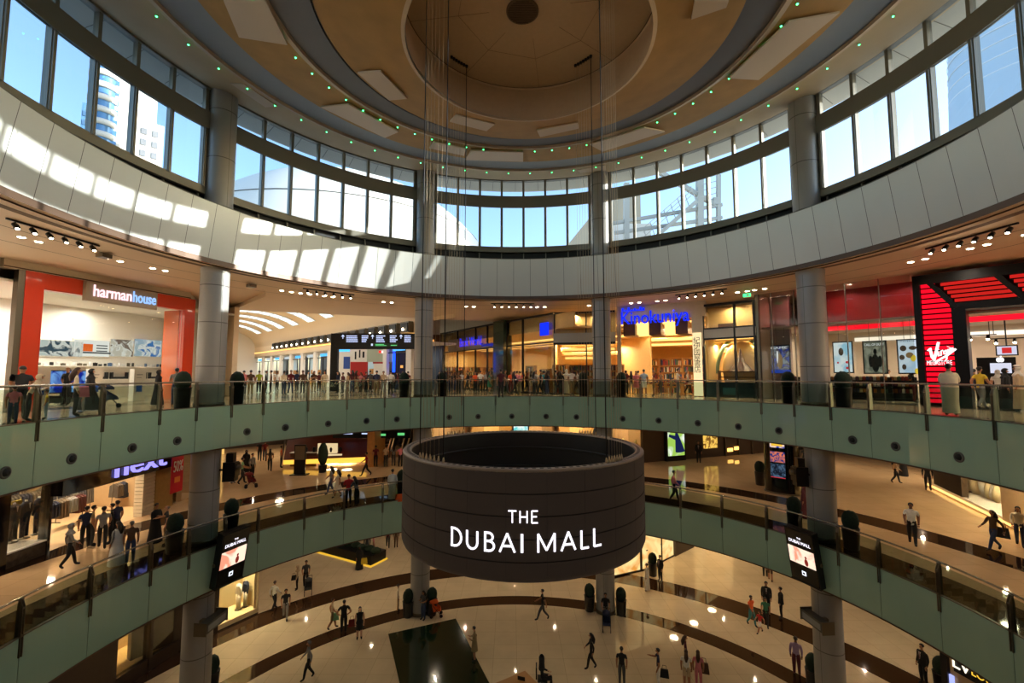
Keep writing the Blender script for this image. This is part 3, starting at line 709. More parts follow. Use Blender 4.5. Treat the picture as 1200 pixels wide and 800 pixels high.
mb=MB().use(white_wall); px_box(mb,484,366,516,392,33,.3); struct(mb.build('wall_far'),'white bulkhead beyond the hall opening','wall')
mb=MB().use(m_woodd); px_box(mb,484,392,516,462,33.5,.3); mb.use(warmdim); px_box(mb,507,398,509,410,33.4,.4); struct(mb.build('wall_far'),'dark wall beyond the hall opening','wall')
# ================================================================== bookshops on the far side
def pq(u,v,R=19.5): return pR(u,v,R)
def pbx(mb,u0,v0,u1,v1,r0,r1,R=19.5,step=2):
    """curved box whose front face shows between two picture corners"""
    t0,_=pR(u0,(v0+v1)/2,R); t1,_=pR(u1,(v0+v1)/2,R); um=(u0+u1)/2
    z1=pR(um,v0,R)[1]; z0=pR(um,v1,R)[1]; mb.pbox(min(t0,t1),max(t0,t1),r0,r1,min(z0,z1),max(z0,z1),step); return mb
def dims(u0,v0,u1,v1,R=19.5):
    um=(u0+u1)/2; return pR(u0,v1,R)[0],pR(u1,v1,R)[0],pR(um,v1,R)[1],pR(um,v0,R)[1]
m_fasc=mat('silver grey fascia',(172,164,150),.4,metal=.2)
blue_l=lamp_mat('electric blue letters',(24,50,255),1.15)
m_gold=mat('golden interior wall',(228,190,124),.6,noise=.04)
books=[mat('book spine %d'%i,c,.6) for i,c in enumerate([(150,40,30),(40,60,110),(200,180,120),(60,90,60),(220,210,190),(180,110,40),(90,50,70),(30,30,34)])]
def bookcase(name,label,T,w,h,rows,parent=None):
    o=thing(name,label,'bookcase'); o.matrix_world=T
    mb=MB().use(m_wood); mb.box(-w/2,-w/2+.05,0,.35,0,h); mb.box(w/2-.05,w/2,0,.35,0,h); mb.box(-w/2,w/2,.32,.35,0,h)
    for r in range(rows+1): z=r*(h-.04)/rows; mb.box(-w/2,w/2,0,.33,z,z+.04)
    mb.build('carcass',o)
    for r in range(rows):
        z=r*(h-.04)/rows+.04; mb=MB(); x=-w/2+.08
        while x<w/2-.12:
            ww=.05+.05*random.random(); mb.use(random.choice(books)); mb.box(x,x+ww,.04,.27,z,z+(h/rows)*(.55+.3*random.random())); x+=ww+.004
        mb.build('row_of_books',o)
    return o
def bookshop_interior(R,t0,t1,zc,label,depth=7,n=6,sides=(1,1)):
    """back wall, ceiling, cove lights and cases behind a curved front"""
    mb=MB().use(m_gold); mb.pbox(t0,t1,R+depth,R+depth+.2,F2,zc,3)
    for t in [q for q,f in zip((t0,t1),sides) if f]: mb.pbox(t-.15,t+.15,R+.3,R+depth,F2,zc,1)
    struct(mb.build('wall_far'),'golden interior walls of '+label,'wall')
    mb=MB().use(m_gold); mb.pbox(t0,t1,R+.2,R+depth,zc,zc+.1,3); mb.use(warm)
    for k in range(3): mb.pbox(t0+1,t1-1,R+1.2+k*2,R+1.35+k*2,zc-.42-.1*k,zc-.3-.1*k,3)
    mb.use(m_gold)
    for k in range(3): mb.pbox(t0+.6,t1-.6,R+1.35+k*2,R+2.6+k*2,zc-.5-.1*k,zc-.3-.1*k,3)
    struct(mb.build('ceiling'),'gold ceiling with glowing coves inside '+label,'ceiling')
    mb=MB().use(warm)
    for k in range(3): mb.pbox(t0+1.5,t1-1.5,R+2.4+k*1.7,R+2.7+k*1.7,zc-1.15-.28*k,zc-1.0-.28*k,3)
    mb.use(m_gold)
    for k in range(3): mb.pbox(t0+1,t1-1,R+2.7+k*1.7,R+3.6+k*1.7,zc-1.2-.28*k,zc-.9-.28*k,3)
    struct(mb.build('ceiling'),'stepped glowing light shelves inside '+label,'ceiling')
    for k in range(n):
        t=t0+(t1-t0)*(k+.5)/n; area(P(R+2.2+1.8*(k%2),t,zc-.7),1.0,150,(1,.80,.50))
# --- straight glazed front from the corridor to the curve
fA=Fac((-8.2,34.9),(2.8,18.2)); G1=Vector((2.8,18.2,0)); 
t=thing('bookshop_facade','long glazed bookshop front running back beside the hall, with blue letters','shopfront')
zt=19.0
sL=fA.q(516,400)[0]; sp0=fA.q(582,400)[0]; sp1=fA.q(594,400)[0]
if sL>sp0: pass
mb=MB().use(m_black)
fA.box(mb,-.5,fA.L,-.06,.1,zt,zt+.12); fA.box(mb,-.5,fA.L,-.06,.1,F2,F2+.12)
for u in (516,536,557,571,581,594,612.5,649):
    s=fA.q(u,420)[0]
    if 0<=s<=fA.L: fA.box(mb,s-.05,s+.05,-.06,.1,F2,zt)
zf1=fA.q(560,407)[1]; zf0=fA.q(560,411)[1]
mb.build('frame',t)
zband1=fA.q(570,403.0)[1]; zband0=fA.q(570,407.5)[1]
mb=MB().use(m_fasc); fA.box(mb,fA.q(536,400)[0],sp0,-.15,.05,zband0,zband1); mb.build('fascia_band',t)
mb=MB().use(m_black); fA.box(mb,-.5,fA.L,-.06,.1,zband0-.1,zband0-.02); mb.build('transom',t)
mb=MB().use(g_shop); fA.box(mb,0,fA.L,0,.02,F2+.1,zt); mb.build('glass',t)
mb=MB().use(mat('dark green marble pier',(44,62,52),.15,coat=.6,noise=.3,nscale=1.2)); fA.box(mb,sp0,sp1,-.35,.5,F2,zt+.2); mb.build('marble_pier',t)
# blue lettering on the front
s0=fA.q(541,400)[0]; s1=fA.q(566,400)[0]; z0=fA.q(553,405)[1]; z1=fA.q(553,392)[1]
mb=MB().use(blue_l); text_mb(mb,'Book World',1.25,fA.TM((s0+s1)/2,-.2,z0-.02),.01,xscale=abs(s1-s0)/6.2); mb.build('lettering',t)
mb=MB().use(lamp_mat('navy letters',(40,44,140),.9)); text_mb(mb,'Kinokuniya',.5,fA.TM(fA.q(574,405)[0],-.25,zband0+.12),.04,xscale=.95); mb.build('lettering',t)
mb=MB().use(m_fasc); a,b=fA.q(526.5,400)[0],fA.q(537,400)[0]; fA.box(mb,a,b,-.12,-.02,fA.q(531,412)[1],fA.q(531,398)[1]); mb.build('blank_sign',t)
# interior
mb=MB().use(m_gold); fA.box(mb,-.5,fA.L+3,7,7.2,F2,zt); fA.box(mb,-.6,-.4,.2,7,F2,zt); struct(mb.build('wall_far'),'golden back wall of the corridor bookshop','wall')
mb=MB().use(m_gold); fA.box(mb,-.2,fA.L+2,.2,7,17.9,18.0); mb.use(warm)
for k in range(3): fA.box(mb,.3,fA.L,1.0+2*k,1.2+2*k,17.2-.0*k,17.32)
mb.use(m_gold)
for k in range(3): fA.box(mb,.3,fA.L,1.2+2*k,2.3+2*k,17.15,17.35)
mb.use(m_gold); fA.box(mb,-.2,fA.L+2,.25,.4,17.95,zt)
struct(mb.build('ceiling'),'gold ceiling with glowing coves in the corridor bookshop','ceiling')
for k in range(5): area(fA.pt(1.5+fA.L*k/5,2.6,17.1),1.0,170,(1,.80,.50))
mb=MB().use(blue_l); a,b=fA.q(635,385)[0],fA.q(644.5,385)[0]; fA.box(mb,a,b,-.2,-.1,fA.q(640,393)[1],fA.q(640,378)[1]); tag(mb.build('hanging_sign'),'small bright blue square sign on the upper glazing','sign')
for k,(u,) in enumerate([(524,),(543,),(560,),(602,),(620,),(638,)]):
    s=fA.q(u,430)[0]; T=fA.M@Matrix.Translation((s,1.6,F2)); bookcase('bookcase','bookcase behind the corridor shop glass, %s from the hall end'%['first','second','third','fourth','fifth','sixth'][k],T,1.2,1.9+.3*(k%2),4)
for k in range(5):
    T=Matrix(((fA.n.x,-fA.d.x,0,fA.pt(-.35,0,0).x+fA.n.x*(1.0+1.35*k)),(fA.n.y,-fA.d.y,0,fA.pt(-.35,0,0).y+fA.n.y*(1.0+1.35*k)),(0,0,1,F2),(0,0,0,1)))@Matrix.Translation((0,-.4,0))
    bookcase('bookcase','tall bookcase on the end wall of the corridor bookshop, %s from the glass'%['first','second','third','fourth','fifth'][k],T,1.25,2.3,5)
# --- curved front (bearing ranges)
def th_(u,v=420,R=19.5): return pR(u,v,R)[0]
tA=th_(655); tB=th_(724); tK0=th_(727); tK1=th_(813); tP=th_(826); tQ=th_(888)
zH=19.02
t=thing('bookshop_facade','curved glazed bookshop front behind the centre columns, with a grey fascia band','shopfront')
t0=math.degrees(math.atan2(2.8,18.2))
mb=MB().use(m_black); mb.pbox(t0,tB,19.45 if 0 else 18.6,18.75,zH,zH+.12,2)
for tt in (t0+.2,th_(689)): mb.pbox(tt-.12,tt+.12,18.55,18.75,F2,zH,1)
mb.build('frame',t)
_,_,zb0,zb1=dims(655,390,720,401,18.6)
mb=MB().use(m_fasc); mb.pbox(t0,tB,18.4,18.75,zb0,zb1,2); mb.use(m_black); mb.pbox(t0,tB,18.42,18.75,zb0-.15,zb0,2); mb.build('fascia_band',t)
mb=MB().use(g_shop); mb.pbox(t0,tB,18.66,18.68,F2,zH,2); mb.build('glass',t)
bookshop_interior(18.9,t0,tB,17.6,'the curved bookshop window',6,4,(1,0))
mb=MB().use(m_gold); mb.pbox(t0,tB,19.0,19.1,17.6,zH,2); struct(mb.build('wall_far'),'gold lit upper panel behind the curved glass','wall')
area(P(18.85,(t0+tB)/2-2,18.9),.3,60,(1,.80,.50)); area(P(18.85,(t0+tB)/2+3,18.9),.3,60,(1,.80,.50))
for k in range(4):
    tt=t0+1.6+(tB-t0-3)*k/3; T=PTM(20.2,tt,F2)
    bookcase('bookcase','low bookcase behind the curved bookshop glass, %s from its left end'%['first','second','third','fourth'][k],T,1.6,2.2,5)
# --- main bookshop portal
t=thing('bookshop_portal','beige bookshop portal with large blue illuminated name','shopfront')
zo=pq(770,374.5)[1]   # opening head
mb=MB().use(cream); mb.pbox(tB,tK1+2.6,19.3,19.6,zo+.0,ZC,2); mb.pbox(tB,tK0+.2,19.3,19.6,F2,zo,1); mb.build('fascia',t)
mb=MB().use(cream); mb.pbox(tK1,th_(826),19.25,19.6,zo-2.0,zo+.2,1); mb.build('pier_head',t)
tc0,tc1=th_(814),th_(824)
mb=MB().use(lamp_mat('cream lit sign column',(255,226,170),1.15)); mb.pbox(tc0,tc1,19.15,19.3,F2+.05,pq(819,390)[1],1); sc=mb.build('lit_sign_column',t)
mb=MB().use(m_black)
zc1,zc0=pq(819,396)[1],pq(819,437)[1]; chars='紀伊國屋書店'
for k,ch in enumerate(chars):
    z=zc1-(zc1-zc0)*(k+.85)/len(chars); text_mb(mb,ch,.46,PTM(19.12,(tc0+tc1)/2,z),.005)
mb.build('lettering',sc)
mid=(th_(729.5)+th_(810))/2
zb=pq(769,378.5)[1]; zt_=pq(769,366)[1]
def bendR(R,tc,z,sx): 
    def f(p): return P(R+p.y,tc+math.degrees(p.x*sx/R),z+p.z)
    return f
mb=MB().use(blue_l); wdt=math.radians(th_(809)-th_(730))*19.15; text_mb(mb,'Kinokuniya',1.28,None,.02,bend=bendR(19.15,mid,zb-.0,wdt/5.5),bold=.010); mb.build('lettering',t)
mb=MB().use(blue_l)
tl=th_(730.5); zz=pq(737,365.5)[1]
for k,(a,h) in enumerate([(0,.25),(.22,.12),(.42,.28),(.62,.12),(.85,.2),(1.05,.12),(1.25,.28),(1.45,.2)]):
    mb.pbox(tl+math.degrees(a/19.15),tl+math.degrees((a+.16)/19.15),19.1,19.16,zz,zz+h,1)
mb.pbox(tl,tl+math.degrees(1.6/19.15),19.1,19.16,zz,zz+.07,1); mb.build('small_lettering',t)
bookshop_interior(19.6,tK0-5,tK1+2.2,zo+.25,'the main bookshop',8,7,(0,1))
# hanging ceiling baffles just inside
mb=MB().use(m_woodd); 
for k in range(3): mb.pbox(tK0+.4+k*5.2,tK0+2.8+k*5.2,20.2,21.8,zo-1.0,zo+.1,1)
mb.use(warm); mb.pbox(tK0+3,tK0+5.2,20.6,21.4,zo-.9,zo,1); mb.pbox(tK0+8.5,tK0+10.2,20.6,21.4,zo-.9,zo,1)
struct(mb.build('ceiling'),'stepped timber and lit ceiling boxes inside the bookshop','ceiling')
for k in range(7):
    tt=tK0+1.5+(tK1-tK0-2)*k/6; R=23.5 if k%2 else 24.2
    bookcase('bookcase','timber bookcase inside the main bookshop, %s from the left'%['first','second','third','fourth','fifth','sixth','last'][k],PTM(R,tt,F2),1.7,2.2+.5*(k%2),5)
def book_table(th,R,label):
    o=thing('book_table',label,'display table',P(R,th,F2),R_(-th))
    mb=MB().use(m_wood); mb.box(-.7,.7,-.4,.4,.72,.78); mb.build('table_top',o)
    for sx in (-.6,.6):
        for sy in (-.32,.32): mb=MB().use(m_wood); mb.box(sx-.03,sx+.03,sy-.03,sy+.03,0,.72); mb.build('leg',o)
    for i in range(5):
        for j in range(3):
            q=MB(); h=0
            for k in range(random.randint(2,5)): q.use(random.choice(books)); q.box(-.09,.09,-.12,.12,h,h+.03); h+=.031
            b=q.build('book_stack',loc=P(R,th,F2)+Matrix.Rotation(R_(-th),3,'Z')@Vector((-.56+i*.28,-.27+j*.27,.78)),rz=R_(-th+random.uniform(-8,8)))
            tag(b,'small stack of books on a timber table in the main bookshop','books','stacks of books on the bookshop tables')
book_table(th_(752),21.6,'timber book table at the left of the main bookshop entrance')
book_table(th_(778),22.4,'timber book table in the middle of the main bookshop entrance')
book_table(th_(800),21.4,'timber book table at the right of the main bookshop entrance')
# --- window right of the portal
t=thing('display_window','tall black framed display window right of the blue bookshop name','shopfront')
mb=MB().use(m_black)
za,zb_=pq(857,384.5)[1],pq(857,395)[1]
for tt in (tP,th_(863),tQ-.2): mb.pbox(tt-.16,tt+.16,19.3,19.5,F2,zH+.1,1)
mb.pbox(tP,tQ,19.3,19.5,zH-.02,zH+.14,2); mb.pbox(tP,tQ,19.3,19.5,za,za+.1,2); mb.pbox(tP,tQ,19.3,19.5,zb_-.1,zb_,2); mb.build('frame',t)
mb=MB().use(m_fasc); mb.pbox(tP,tQ,19.32,19.5,zb_,za,2); mb.build('fascia_band',t)
mb=MB().use(g_shop); mb.pbox(tP,tQ,19.4,19.42,F2,zH,2); mb.build('glass',t)
bookshop_interior(19.6,tP,tQ,17.3,'the right hand display window',5,3)
mb=MB().use(m_gold); mb.pbox(tP,tQ,20.4,20.5,17.3,zH,2); mb.use(m_woodd); mb.pbox(tP+2,tP+5,20.2,20.4,17.4,17.9,2); mb.use(warm); mb.pbox(tP+.5,tQ-.5,20.3,20.38,17.35,17.5,2); struct(mb.build('wall_far'),'gold upper panel of the display window','wall')
area(P(20,(tP+tQ)/2,18.95),.3,70,(1,.80,.50))
# big model dome in the window
o=thing('book_display','domed pale green and white arch display in the window, over dark shelves','display',P(21.6,th_(855),F2),R_(-th_(855)))
mb=MB().use(mat('pale green arch',(150,180,150),.5))
n=20; pts=[(-1.9*math.cos(math.pi*k/n),0,1.6+2.6*math.sin(math.pi*k/n)) for k in range(n+1)]
mb.tube([Vector(p) for p in pts],.16,8); mb.build('arch',o)
mb=MB().use(m_gold); mb.ell((0,.3,1.9),(1.6,.2,2.0),16,8); mb.build('backing',o)
mb=MB().use(m_woodd); 
for z in (.9,1.3,1.7): mb.box(-1.7,1.7,-.2,.3,z,z+.06)
mb.box(-1.8,-1.7,-.2,.3,0,1.8); mb.box(1.7,1.8,-.2,.3,0,1.8); o.scale=(.8,.8,.95)
mb.lathe([(1.0,1.76),(.3,2.4),(.08,3.2),(.0,3.4)],n=10,cap=False); mb.build('shelf_unit',o)
o=thing('covered_table','dark teal cloth covered table inside the display window','table',P(20.1,th_(850),F2),R_(-th_(850)))
mb=MB().use(mat('dark teal cloth',(22,52,66),.7)); mb.box(-1.5,1.5,-.3,.3,0,.95); mb.build('cloth',o); mb=MB().use(mat('teal print',(70,140,150),.6)); mb.box(-.3,.5,-.32,-.3,.15,.6); mb.build('print',o)
# ------------------------------------------------------------------ red record shop
fV=Fac(tuple(P(19.5,tQ)[:2]),(21.2,4.9))
def fq(u,v,dep=0): return fV.q(u,v,dep)
m_redw=mat('deep red band',(150,12,24),.45)
red_e=lamp_mat('red neon glow',(255,20,40),1.5)
LV=fV.L
t=thing('record_shop_glazing','tall frameless glass front of the red record shop, right of the bookshop','shopfront')
mb=MB().use(g_shop); fV.box(mb,0,fq(1071,400)[0],0,.025,F2,ZC); mb.build('glass',t)
mb=MB().use(m_steel)
for u in (888,905,932,993,1033): s=fq(u,400)[0]; fV.box(mb,s-.015,s+.015,-.01,.12,F2,ZC)
s=fq(889,400)[0]; fV.box(mb,s-.1,s+.08,-.1,.15,F2,ZC); mb.build('glass_joint',t)
# lilac pier behind the glass
mb=MB().use(mat('lilac grey pier',(150,126,124),.4,coat=.3)); fV.box(mb,fq(892,400,1.8)[0],fq(926,400,1.8)[0],1.8,2.1,F2,ZC); mb.build('pier',t)
zr=18.1
# interior
rb=8.0
mb=MB().use(mat('grey beige shop wall',(196,180,160),.6)); fV.box(mb,0,LV+14,rb,rb+.2,F2,ZC); fV.box(mb,-.1,.1,.3,rb,F2,ZC); struct(mb.build('wall_right'),'beige back wall of the record shop','wall')
mb=MB().use(mat('shop ceiling grey',(170,158,146),.6)); fV.box(mb,0,LV+14,.5,rb,17.35,17.45); struct(mb.build('ceiling'),'grey ceiling of the record shop','ceiling')
mb=MB().use(m_redw); fV.box(mb,fq(922,400)[0],LV+14,2.2,2.4,17.1,ZC); mb.use(red_e); fV.box(mb,fq(922,400)[0],LV+14,2.12,2.2,17.1,17.35); struct(mb.build('wall_right'),'red bulkhead band with a glowing lower edge','wall')
for k in range(5): area(fV.pt(LV*(k+.5)/5,4.5,17.2),.9,110,(1,.86,.72))
for k in range(3): area(fV.pt(LV+2.5+3*k,4.5,17.2),.9,110,(1,.86,.72))
for k in range(4): area(fV.pt(LV*(k+.6)/4,1.3,19.3),.3,22,(1,.3,.3))
# hanging poster screens
def poster(u0,v0,u1,v1,dep,label,m,parts,name='poster_screen'):
    a,zt=fq(u0,v0,dep); b,zb=fq(u1,v1,dep); zm=fq((u0+u1)/2,v0,dep)[1]; zn=fq((u0+u1)/2,v1,dep)[1]
    o=thing(name,label,'poster screen')
    mb=MB().use(m_black); fV.box(mb,a,b,dep,dep+.1,zn,zm)
    mb.build('case',o); mb=MB().use(m_steel)
    for s in (a+.3,b-.3): 
        mb.bar(fV.pt(s,dep+.05,zm),fV.pt(s,dep+.05,17.35),.015)
    mb.build('hanging_rod',o)
    mb=MB().use(m); fV.box(mb,a+.06,b-.06,dep-.02,dep,zn+.06,zm-.06); mb.build('picture',o)
    W=b-a;H=zm-zn
    for nm,mm,x0,y0,x1,y1,kind in parts:
        q=MB().use(mm)
        if kind=='box': fV.box(q,a+W*x0,a+W*x1,dep-.035,dep-.02,zn+H*y0,zn+H*y1)
        elif kind=='ell': q.ell((0,0,0),(W*(x1-x0)/2,.012,H*(y1-y0)/2),14,8,fV.M@Matrix.Translation((a+W*(x0+x1)/2,dep-.03,zn+H*(y0+y1)/2)))
        else: text_mb(q,kind,H*(y1-y0),fV.TM(a+W*(x0+x1)/2,dep-.05,zn+H*y0),.006,xscale=W*(x1-x0)/(H*(y1-y0)*len(kind)*.62))
        q.build(nm,o)
    return o
pwhite=lamp_mat('poster white',(236,240,244),1.0); pdark=lamp_mat('poster dark',(30,34,30),.5); ptan=lamp_mat('poster tan',(150,120,80),.7); pblue=lamp_mat('poster blue',(40,70,170),.9); pyel=lamp_mat('poster yellow',(230,200,60),.9); pskin=lamp_mat('poster brown',(90,74,60),.6); pred=lamp_mat('poster red',(210,50,60),.9)
poster(903,404,927,437,.6,'blue game poster screen behind the glass left of the right hand column',screen_mat('blue poster art',(30,60,150),(120,130,140),.8,1.6,(60,50,60)),[('lettering',pwhite,.02,.86,.85,.97,'GAME'),('figure',ptan,.3,.15,.62,.7,'ell'),('streak',pwhite,.3,.3,.4,.8,'ell'),('strip',pblue,0,.0,1,.12,'box')])
poster(975,400,1001,437,1.2,'pale blue kitchen poster screen right of the right hand column',screen_mat('pale poster art',(150,200,226),(226,236,240),1.0,1.0),[('dot',pred,.62,.12,.78,.2,'ell'),('dot',pred,.62,.3,.78,.38,'ell'),('dot',pred,.2,.3,.3,.36,'ell'),('figure',pskin,.3,.55,.55,.8,'ell')])
poster(1010,399,1041,438,1.0,'grey green soldier game poster screen in the middle of the record shop glass',screen_mat('grey poster art',(120,128,112),(176,180,160),.55,1.3,(150,150,130)),[('lettering',pwhite,.06,.85,.94,.95,'CALL OF DUTY'),('torso',pdark,.36,.05,.68,.6,'ell'),('head',pdark,.45,.58,.6,.76,'ell'),('arm',pdark,.24,.2,.42,.55,'ell'),('arm',pdark,.62,.2,.8,.55,'ell')])
poster(1050,397,1079,438,1.0,'pale blue poster screen with brown and yellow shapes beside the black portal',screen_mat('sky poster art',(170,200,226),(206,222,236),1.0,.8),[('lettering',pdark,.04,.92,.9,.97,'UNIVERSE'),('shape',pskin,.15,.65,.45,.82,'ell'),('shape',pskin,.55,.68,.9,.8,'ell'),('shape',ptan,.4,.45,.75,.62,'ell'),('shape',pyel,.6,.35,.85,.55,'ell'),('shape',pskin,.1,.4,.35,.55,'ell'),('shape',pskin,.2,.12,.4,.28,'ell'),('shape',pyel,.75,.0,.98,.16,'ell')])
# shop racks behind the glass
def rack(s,dep,label,w=1.15,h=1.3):
    o=thing('media_rack',label,'display rack'); o.matrix_world=fV.M@Matrix.Translation((s,dep,F2))
    mb=MB().use(m_black); mb.box(-w/2,w/2,-.3,.3,0,.12); mb.box(-w/2,w/2,-.03,.03,.12,h)
    for z in (.4,.75,1.1): mb.box(-w/2,w/2,-.28,.28,z,z+.03)
    mb.build('frame',o)
    mb=MB()
    for z in (.43,.78,1.13):
        x=-w/2+.05
        while x<w/2-.15: mb.use(random.choice(books)); mb.box(x,x+.13,-.2,-.17,z,z+.22); x+=.16
    mb.build('stock',o)
for k,u in enumerate((926,962,984,1006,1030,1056)): rack(fq(u,450,3)[0],3+.6*(k%2),'low black media rack in the record shop, %s from the left'%['first','second','third','fourth','fifth','sixth'][k])
# black and red slatted portal
m_pblk=mat('deep black portal',(6,6,7),.4,spec=.2)
t=thing('record_shop_portal','black portal with glowing red slats and white script lettering at the right','shopfront')
sA,sB=fq(1075,400,-.6)[0],fq(1126,400,-.6)[0]
d0,d1=-.6,.6; zp1=min(fq(1075,323,-.6)[1],19.42)
u1=1084;u2=1119
sa,sb=fq(1083,420,d0)[0],fq(1119,420,d0)[0]; zlow0=fV.q(1160,357,d0)[1]
mb=MB().use(m_pblk)
fV.box(mb,sA-.05,sa,d0,d1,F2,zp1); fV.box(mb,sb,sb+.45,d0,d1,F2,zlow0)
fV.box(mb,sA-.05,LV+11,d0,d1,zp1-.45,zp1); 
zlow=fV.q(1160,357,d0)[1]; fV.box(mb,sb,LV+11,d0,d1,zlow-.1,zlow+.2)
fV.box(mb,sa,LV+11,d1-.1,d1,F2 if 0 else zlow,zp1)
fV.box(mb,sa,sb,d0+.5,d0+.6,F2,zp1-.4)
mb.build('black_frame',t)
m_slat=lamp_mat('glowing red slat',(255,14,40),1.15)
z=F2+.15
while z<zp1-.55:
    q=MB().use(m_slat); h=.17; top=zp1-.45
    s_end=sb if z<zlow0 else sb-(z-zlow0)*.45
    fV.box(q,sa+.03,s_end-.03,d0+.1,d0+.2,z,z+h); q.build('slat',t); z+=.245
# inclined slatted header
nseg=5
hs0=sb+.15
for j in range(nseg):
    s0_=hs0+j*2.15; z=zlow+.28
    while z<zp1-.5:
        f=(z-zlow)/(zp1-zlow); q=MB().use(lamp_mat('dim red slat',(226,40,34),.8)); fV.box(q,s0_+.12-f*.9,s0_+2.0-f*.9,d0+.1,d0+.2,z,z+.13); q.build('slat',t); z+=.2
    q=MB().use(m_pblk); q.bar(fV.pt(s0_+.02,d0+.08,zlow),fV.pt(s0_-.9,d0+.08,zp1-.3),.22,.2); q.build('rib',t)
# script lettering
a,zv0=fq(1089,423,d0-.05); b,zv1=fq(1119,400,d0-.05); W_=b-a;H_=zv1-zv0
mb=MB().use(lamp_mat('white script',(255,255,255),1.4))
def sc(p,r=.032): mb.tube([fV.pt(a+W_*x,d0-.06,zv0+H_*y) for x,y in p],r,6)
sc([(-.02,.55),(.06,.7),(.12,.2),(.18,.02),(.3,.55),(.4,1.0)],.055); sc([(.36,.5),(.36,.25),(.42,.3)]); sc([(.36,.62),(.37,.64)],.06); sc([(.46,.28),(.47,.52),(.55,.56)]); 
sc([(.66,.56),(.58,.5),(.58,.36),(.66,.36),(.68,.58),(.66,.1),(.6,-.02)]); sc([(.74,.42),(.75,.62)]); sc([(.75,.72),(.76,.74)],.06); sc([(.8,.44),(.82,.66),(.9,.68),(.9,.48)]); sc([(1.02,.62),(.7,.3),(.3,.0),(.22,-.1)],.045)
mb.build('script_lettering',t)
mb=MB().use(lamp_mat('white caps',(255,255,255),1.2)); text_mb(mb,'MEGASTORE',.30,fV.TM((sa+sb)/2,d0-.06,fq(1100,427.5,d0)[1]),.02,xscale=(sb-sa)*.95/1.95); mb.build('lettering',t)
# apple logo board and monitor inside
dp=4.2
o=thing('display_stand','black display stand with a white fruit emblem in the record shop','display stand')
a,z1=fq(1144,419,dp); b,_=fq(1190,419,dp); mb=MB().use(m_black); fV.box(mb,a,b,dp,dp+.4,F2,z1); mb.build('body',o)
c,zc=fq(1172,421.5,dp); mb=MB().use(lamp_mat('white emblem',(255,255,255),1.5))
for dx in (-.05,.05): mb.ell((0,0,0),(.085,.02,.12),12,8,fV.M@Matrix.Translation((c+dx,dp-.03,zc)))
mb.ell((0,0,0),(.025,.02,.055),8,6,fV.M@Matrix.Translation((c+.03,dp-.03,zc+.17))@Matrix.Rotation(.5,4,'Y')); mb.build('emblem',o)
a2,za=fq(1160,425.5,dp); b2,zb=fq(1186,437,dp); mb=MB().use(lamp_mat('pale screen',(220,222,240),1.0)); fV.box(mb,a2,b2,dp-.04,dp,zb,za); mb.build('screen',o)
o=thing('monitor','ceiling hung monitor with a small red square on white in the record shop','monitor'); a2,za=fq(1168,406,3.4); b2,zb=fq(1192,415,3.4)
mb=MB().use(m_black); fV.box(mb,a2-.05,b2+.05,3.4,3.5,zb-.05,za+.05); mb.bar(fV.pt((a2+b2)/2,3.45,za),fV.pt((a2+b2)/2,3.45,17.35),.04); mb.build('case',o)
mb=MB().use(lamp_mat('lilac screen',(214,214,236),1.0)); fV.box(mb,a2,b2,3.37,3.4,zb,za); mb.use(lamp_mat('red label',(210,50,50),1.0)); m_=(a2+b2)/2; fV.box(mb,m_-.16,m_+.16,3.35,3.37,(za+zb)/2-.14,(za+zb)/2+.14); mb.build('screen',o)
for k,(u,v) in enumerate(((1137,396),(1189,399))):
    s,z=fq(u,v,3.0); o=thing('spotlight_rig','small dark spotlight bar hanging in the record shop, %s of the portal opening'%['left','right'][k],'spotlights'); 
    mb=MB().use(m_black); fV.box(mb,s-.9,s+.9,3.0,3.06,z+.1,z+.15)
    for e in (-.8,.8): mb.bar(fV.pt(s+e,3.03,z+.1),fV.pt(s+e,3.03,17.35),.02)
    mb.build('bar',o)
    for e in (-.6,0,.6):
        mb=MB().use(m_black); mb.tube([fV.pt(s+e,3.03,z+.1),fV.pt(s+e,2.95,z-.08)],[.05,.08],8); h=mb.build('spot_head',o); mb=MB().use(bulb); mb.ell(fV.pt(s+e,2.94,z-.1),(.06,.06,.05),8,5); mb.build('bulb',h)
# white cove at back
mb=MB().use(lamp_mat('white cove',(255,240,220),1.4)); fV.box(mb,LV*.3,LV+12,rb-.15,rb-.05,fq(1160,391,rb)[1]-.1,fq(1160,388,rb)[1]); struct(mb.build('trim_8'),'white glowing cove line at the back of the record shop','cove')
# ================================================================== first gallery (middle level)
def wallring(R,t0,t1,z0,z1,m,name,label,step=3):
    mb=MB().use(m); mb.pbox(t0,t1,R,R+.25,z0,z1,step); return struct(mb.build(name),label,'wall')
m_dkwall=mat('dark bronze wall',(58,44,34),.4,noise=.05); m_beigew=mat('beige stone wall',(190,160,118),.5,noise=.04)
m_goldglow=lamp_mat('gold shop glow',(255,196,104),.55); m_cream_glow=lamp_mat('cream shop glow',(255,226,170),.8)
Z1=11.30; Z0c=5.35
wallring(42,-180,180,F1,Z1,m_dkwall,'wall_far','dark outer wall of the first gallery')
wallring(40,-180,180,F0,Z0c,m_dkwall,'wall_far','dark outer wall of the ground floor')
for R,off,pw in ((17.2,7,60),(22.5,0,95),(29,9,120)):
    for th in range(-108,112,18): area(P(R,th+off,Z1-.04),.06,pw*.45,(1,.80,.56),spread=150)
for th in range(22,84,12): area(P(34,th,Z1-.04),.2,170,(1,.80,.56),spread=160)  # added lights without fixtures, brightening the far right of the gallery
for th in range(-105,111,15):
    for R,o in ((18.0,0),(23,6)): downlight(R,th+o,Z1-.005,'round downlight in the first gallery ceiling',group='first gallery downlights')
